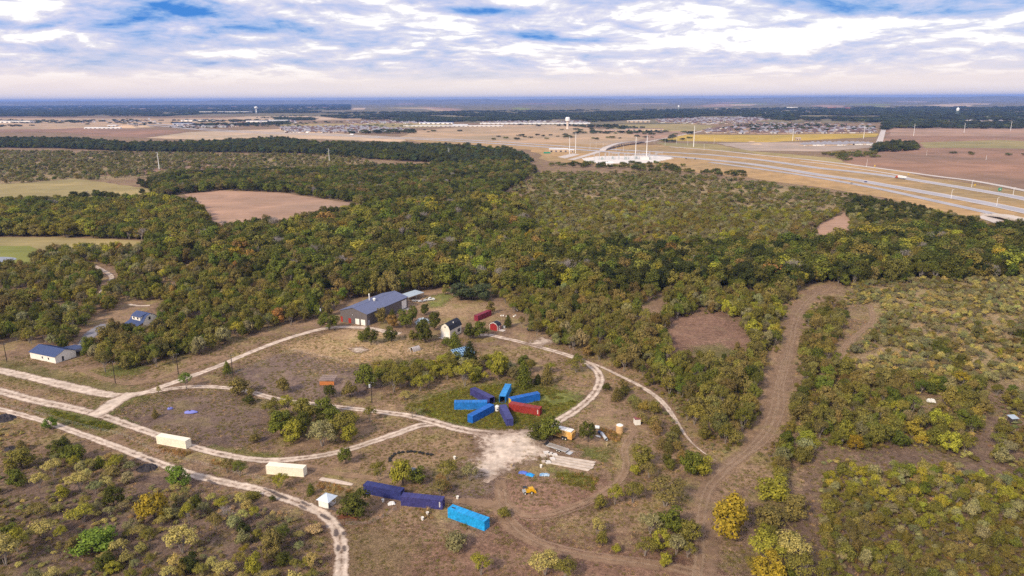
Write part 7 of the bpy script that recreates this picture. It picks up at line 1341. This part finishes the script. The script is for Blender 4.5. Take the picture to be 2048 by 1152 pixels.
# far woods: whole groves at once
FARW = [([(640, 233), (900, 228), (1350, 222), (1780, 217), (2600, 214), (2600, 254), (1900, 252), (1790, 251), (1780, 240), (1745, 246), (1600, 244), (1500, 236), (1330, 237), (1180, 245), (960, 244), (700, 240)], 36, FARB, (28, 52), (8, 15), .45), ([(-700, 222), (420, 219), (640, 222), (640, 226), (420, 228), (330, 233), (-700, 236)], 42, FARB, (34, 60), (8, 14), .46),
        ([(1760, 262), (1772, 240), (1779, 228), (1783, 228), (1786, 250), (1790, 258)], 24, FARB, (18, 28), (9, 13), .1), ([(1420, 260), (1500, 251), (1640, 250), (1750, 256), (1752, 262), (1600, 262), (1480, 263)], 44, FARB, (16, 26), (7, 11), .42), ([(550, 237), (625, 238), (630, 241), (555, 242)], 22, FARB, (28, 40), (10, 13), 0), ([(780, 238), (880, 236), (960, 240), (880, 246), (790, 244)], 36, FARB, (30, 44), (9, 13), .3),
        ([(340, 244), (575, 240), (580, 250), (420, 254), (350, 250)], 40, FARB, (20, 34), (8, 12), .42), ([(690, 262), (830, 262), (840, 267), (700, 269)], 40, FARB, (22, 34), (8, 11), .5), ([(-300, 240), (300, 242), (330, 252), (-300, 256)], 90, FARB, (20, 34), (6, 10), .6), ([(1100, 252), (1230, 251), (1290, 262), (1180, 256)], 40, FARB, (18, 28), (7, 10), .45), ([(880, 283), (1180, 290), (1420, 305), (1650, 312), (1680, 322), (1420, 312), (1180, 300), (900, 287)], 60, dict(dark_green=.5, green=.3, olive=.2), (10, 18), (4, 7), .6), ([(1780, 260), (2300, 262), (2300, 360), (1760, 310)], 70, dict(olive=.5, green=.3, dark_green=.2), (8, 16), (3, 6), .62), ([(1640, 308), (1750, 300), (1760, 318), (1690, 322)], 16, dict(green=.5, olive=.5), (8, 14), (4, 7), .5), ([(1150, 328), (1340, 330), (1500, 350), (1500, 356), (1300, 345), (1100, 332)], 18, dict(green=.4, dark_green=.4, olive=.2), (9, 15), (5, 8), .45), ([(1180, 265), (1330, 264), (1335, 267), (1185, 268)], 30, FARB, (16, 24), (6, 9), .4), ([(1788, 251), (2300, 253), (2300, 259), (1788, 257)], 30, FARB, (26, 40), (9, 13), .15)]
FARW += [([(-300, 238), (330, 238), (560, 232), (900, 228), (1200, 250), (1400, 262), (1380, 285), (1000, 282), (560, 262), (-300, 268)], 60, dict(dark_green=.4, blue_green=.3, green=.3), (10, 26), (4, 9), .68), ([(640, 226), (1000, 222), (1760, 214), (2300, 212), (2300, 230), (1100, 234), (700, 236)], 70, FARB, (30, 60), (8, 13), .5), ([(-400, 214), (700, 209), (700, 222), (-400, 226)], 110, FARB, (50, 110), (9, 14), .5)]
fw = [scatter(px, g, dict(grove=1), t, wr, hr, c, 260 if g > 30 else 60, roads=False, keep=False, seed=200 + i) for i, (px, g, t, wr, hr, c) in enumerate(FARW)]
stuff('far_woods', 'far blue-green woods below the horizon', 'woodland', join([d for d in fw if len(d['x'])]))
# ---- grass
GR = [([(-300, 735), (700, 660), (1200, 690), (1560, 760), (1560, 1330), (-300, 1330)], 1.35, dict(straw=.30, olive=.28, brown_olive=.26, grey_green=.16), (.7, 1.5), (.15, .45), .40), ([(1560, 600), (2300, 560), (2300, 1330), (1560, 1330)], 2.2, dict(straw=.4, olive=.2, brown_olive=.2, grey_green=.2), (.8, 1.8), (.2, .6), .38),
      ([(832, 812), (870, 792), (930, 776), (1010, 768), (1090, 775), (1150, 790), (1160, 805), (1120, 832), (1060, 858), (1000, 862), (930, 850), (860, 835)], .75, dict(green=.4, olive=.3, yellow_green=.2, bright_green=.1), (.8, 1.5), (.3, .8), .28),
      ([(312, 893), (380, 905), (470, 935), (480, 950), (400, 925), (318, 905)], 1.1, dict(rust_grass=.5, straw=.5), (.9, 1.6), (.5, 1.3), .42), ([(610, 950), (650, 965), (740, 970), (735, 990), (660, 985), (600, 960)], 1.2, dict(rust_grass=.5, straw=.5), (.9, 1.5), (.5, 1.1), .45), ([(840, 1012), (895, 1005), (905, 1035), (985, 1065), (975, 1085), (900, 1050), (840, 1030)], 1.1, dict(rust_grass=.4, straw=.4, olive=.2), (.9, 1.6), (.5, 1.2), .42), ([(880, 945), (905, 975), (890, 985), (870, 960)], .8, dict(rust_grass=.6, straw=.4), (.8, 1.4), (.5, 1.1), .3), ([(1200, 855), (1245, 870), (1235, 885), (1205, 878)], .8, dict(rust_grass=.8, olive=.2), (.8, 1.4), (.5, 1.1), .25), ([(100, 820), (240, 852), (215, 862), (110, 842)], .9, dict(green=.5, yellow_green=.3, grey_green=.2), (.8, 1.6), (.4, 1.0), .3), ([(1100, 930), (1200, 958), (1190, 985), (1120, 965)], .9, dict(rust_grass=.4, olive=.4, yellow_green=.2), (.8, 1.5), (.4, .9), .3)]
CBOX = []
gl = []
for i, (px, g, t, wr, hr, c) in enumerate(GR):
    d = scatter(px, g, dict(tuft=1), t, wr, hr, c, 9.0, seed=300 + i, keep=False, roads=True); gl.append(d)
G = join(gl); okg = np.ones(len(G['x']), bool)
for o in COL.objects:
    if o.parent is None and o.get('category') in ('container', 'building', 'house', 'shed', 'trailer', 'slab', 'pavilion'):
        hx, hy = (6.3, 1.5); a = o.rotation_euler.z; dx, dy = G['x'] - o.location.x, G['y'] - o.location.y; u = dx * math.cos(a) + dy * math.sin(a); v = -dx * math.sin(a) + dy * math.cos(a)
        if o['category'] == 'container': okg &= ~((abs(u) < hx) & (abs(v) < hy))
        else: okg &= ~((abs(u) < 6) & (abs(v) < 4))
G = {k: v[okg] for k, v in G.items()}
stuff('grass', 'dry and green grass tufts on the open ground', 'grass', G)
print('plants', N_TREE[0], 'instances', len(A['x']) - solo.sum(), sum(len(d['x']) for d in fw), len(G['x']))

# houses too far and too many to be told apart: the outer suburbs
HCOL = bpy.data.collections.new('house_forms')
for i, me in enumerate(HF): HCOL.objects.link(bpy.data.objects.new('house_form_%02d' % i, me))
def outer_suburbs():
    global GN
    hs = [scatter(px, g, dict(tuft=1), dict(straw=1), (.95, 1.1), (1, 1.15), c, 200, roads=False, keep=False, seed=500 + i) for i, (px, g, c) in enumerate([
        ([(1400, 262), (1480, 252), (1600, 250), (1752, 258), (1754, 266), (1500, 268), (1405, 266)], 30, .3), ([(1310, 240), (1440, 235), (1560, 237), (1500, 246), (1420, 249), (1320, 246)], 34, .25), ([(560, 255), (700, 252), (830, 259), (800, 265), (690, 267), (570, 265)], 30, .3), ([(930, 244), (1180, 243), (1180, 247), (950, 247)], 32, .4), ([(440, 244), (590, 240), (600, 247), (460, 250)], 40, .45), ([(1800, 236), (2300, 232), (2300, 246), (1800, 248)], 80, .45), ([(1450, 222), (1760, 218), (1760, 226), (1480, 230)], 110, .4), ([(690, 243), (860, 241), (860, 247), (700, 249)], 36, .4), ([(-100, 244), (330, 242), (330, 247), (-100, 250)], 90, .55), ([(330, 250), (480, 248), (480, 256), (340, 258)], 44, .5)])]
    J = join([h for h in hs if len(h['x'])]); J['form'] = RNG.integers(0, len(HF), len(J['x'])); J['yaw'] = RNG.choice([0, 1.57, 3.14, .2], len(J['x'])); keep_gn = GN; GN = instancer(HCOL)
    stuff('outer_suburbs', 'far rows of small roofs spread below the horizon', 'houses', J); GN = keep_gn
outer_suburbs()

# ================================================================== HAZE
def haze():
    m = bpy.data.materials.new('haze'); m.use_nodes = True; N, L = m.node_tree.nodes, m.node_tree.links; N.remove(N['Principled BSDF']); v = N.new('ShaderNodeVolumePrincipled'); v.inputs['Color'].default_value = (0.24, 0.43, 1.0, 1); v.inputs['Density'].default_value = 4.6e-5; v.inputs['Anisotropy'].default_value = 0.0
    L.new(v.outputs[0], N['Material Output'].inputs['Volume']); b = MB(); b.box(-44000, 44000, -44000, 44000, -3, 190); o = link('haze', b.mesh('haze', m)); o['kind'] = 'stuff'; o['label'] = 'thin blue haze over the whole plain'
haze()

# ---- things that still share a label are told apart by their order across the picture
ORD = ['leftmost'] + [w + ' from left' for w in 'second third fourth fifth sixth seventh eighth ninth tenth eleventh twelfth thirteenth fourteenth fifteenth sixteenth seventeenth eighteenth nineteenth twentieth twenty-first twenty-second twenty-third twenty-fourth'.split()]
same = {}
for o in COL.objects:
    if o.parent is None and 'label' in o and 'category' in o: same.setdefault(o['label'], []).append(o)
for lab, os_ in same.items():
    if 1 < len(os_) <= 24:
        px = [QA([tuple(o.location)])[0][0, 0] for o in os_]
        for k, i in enumerate(np.argsort(px)): os_[i]['label'] = lab + ', ' + ('rightmost' if k == len(os_) - 1 else ORD[k])
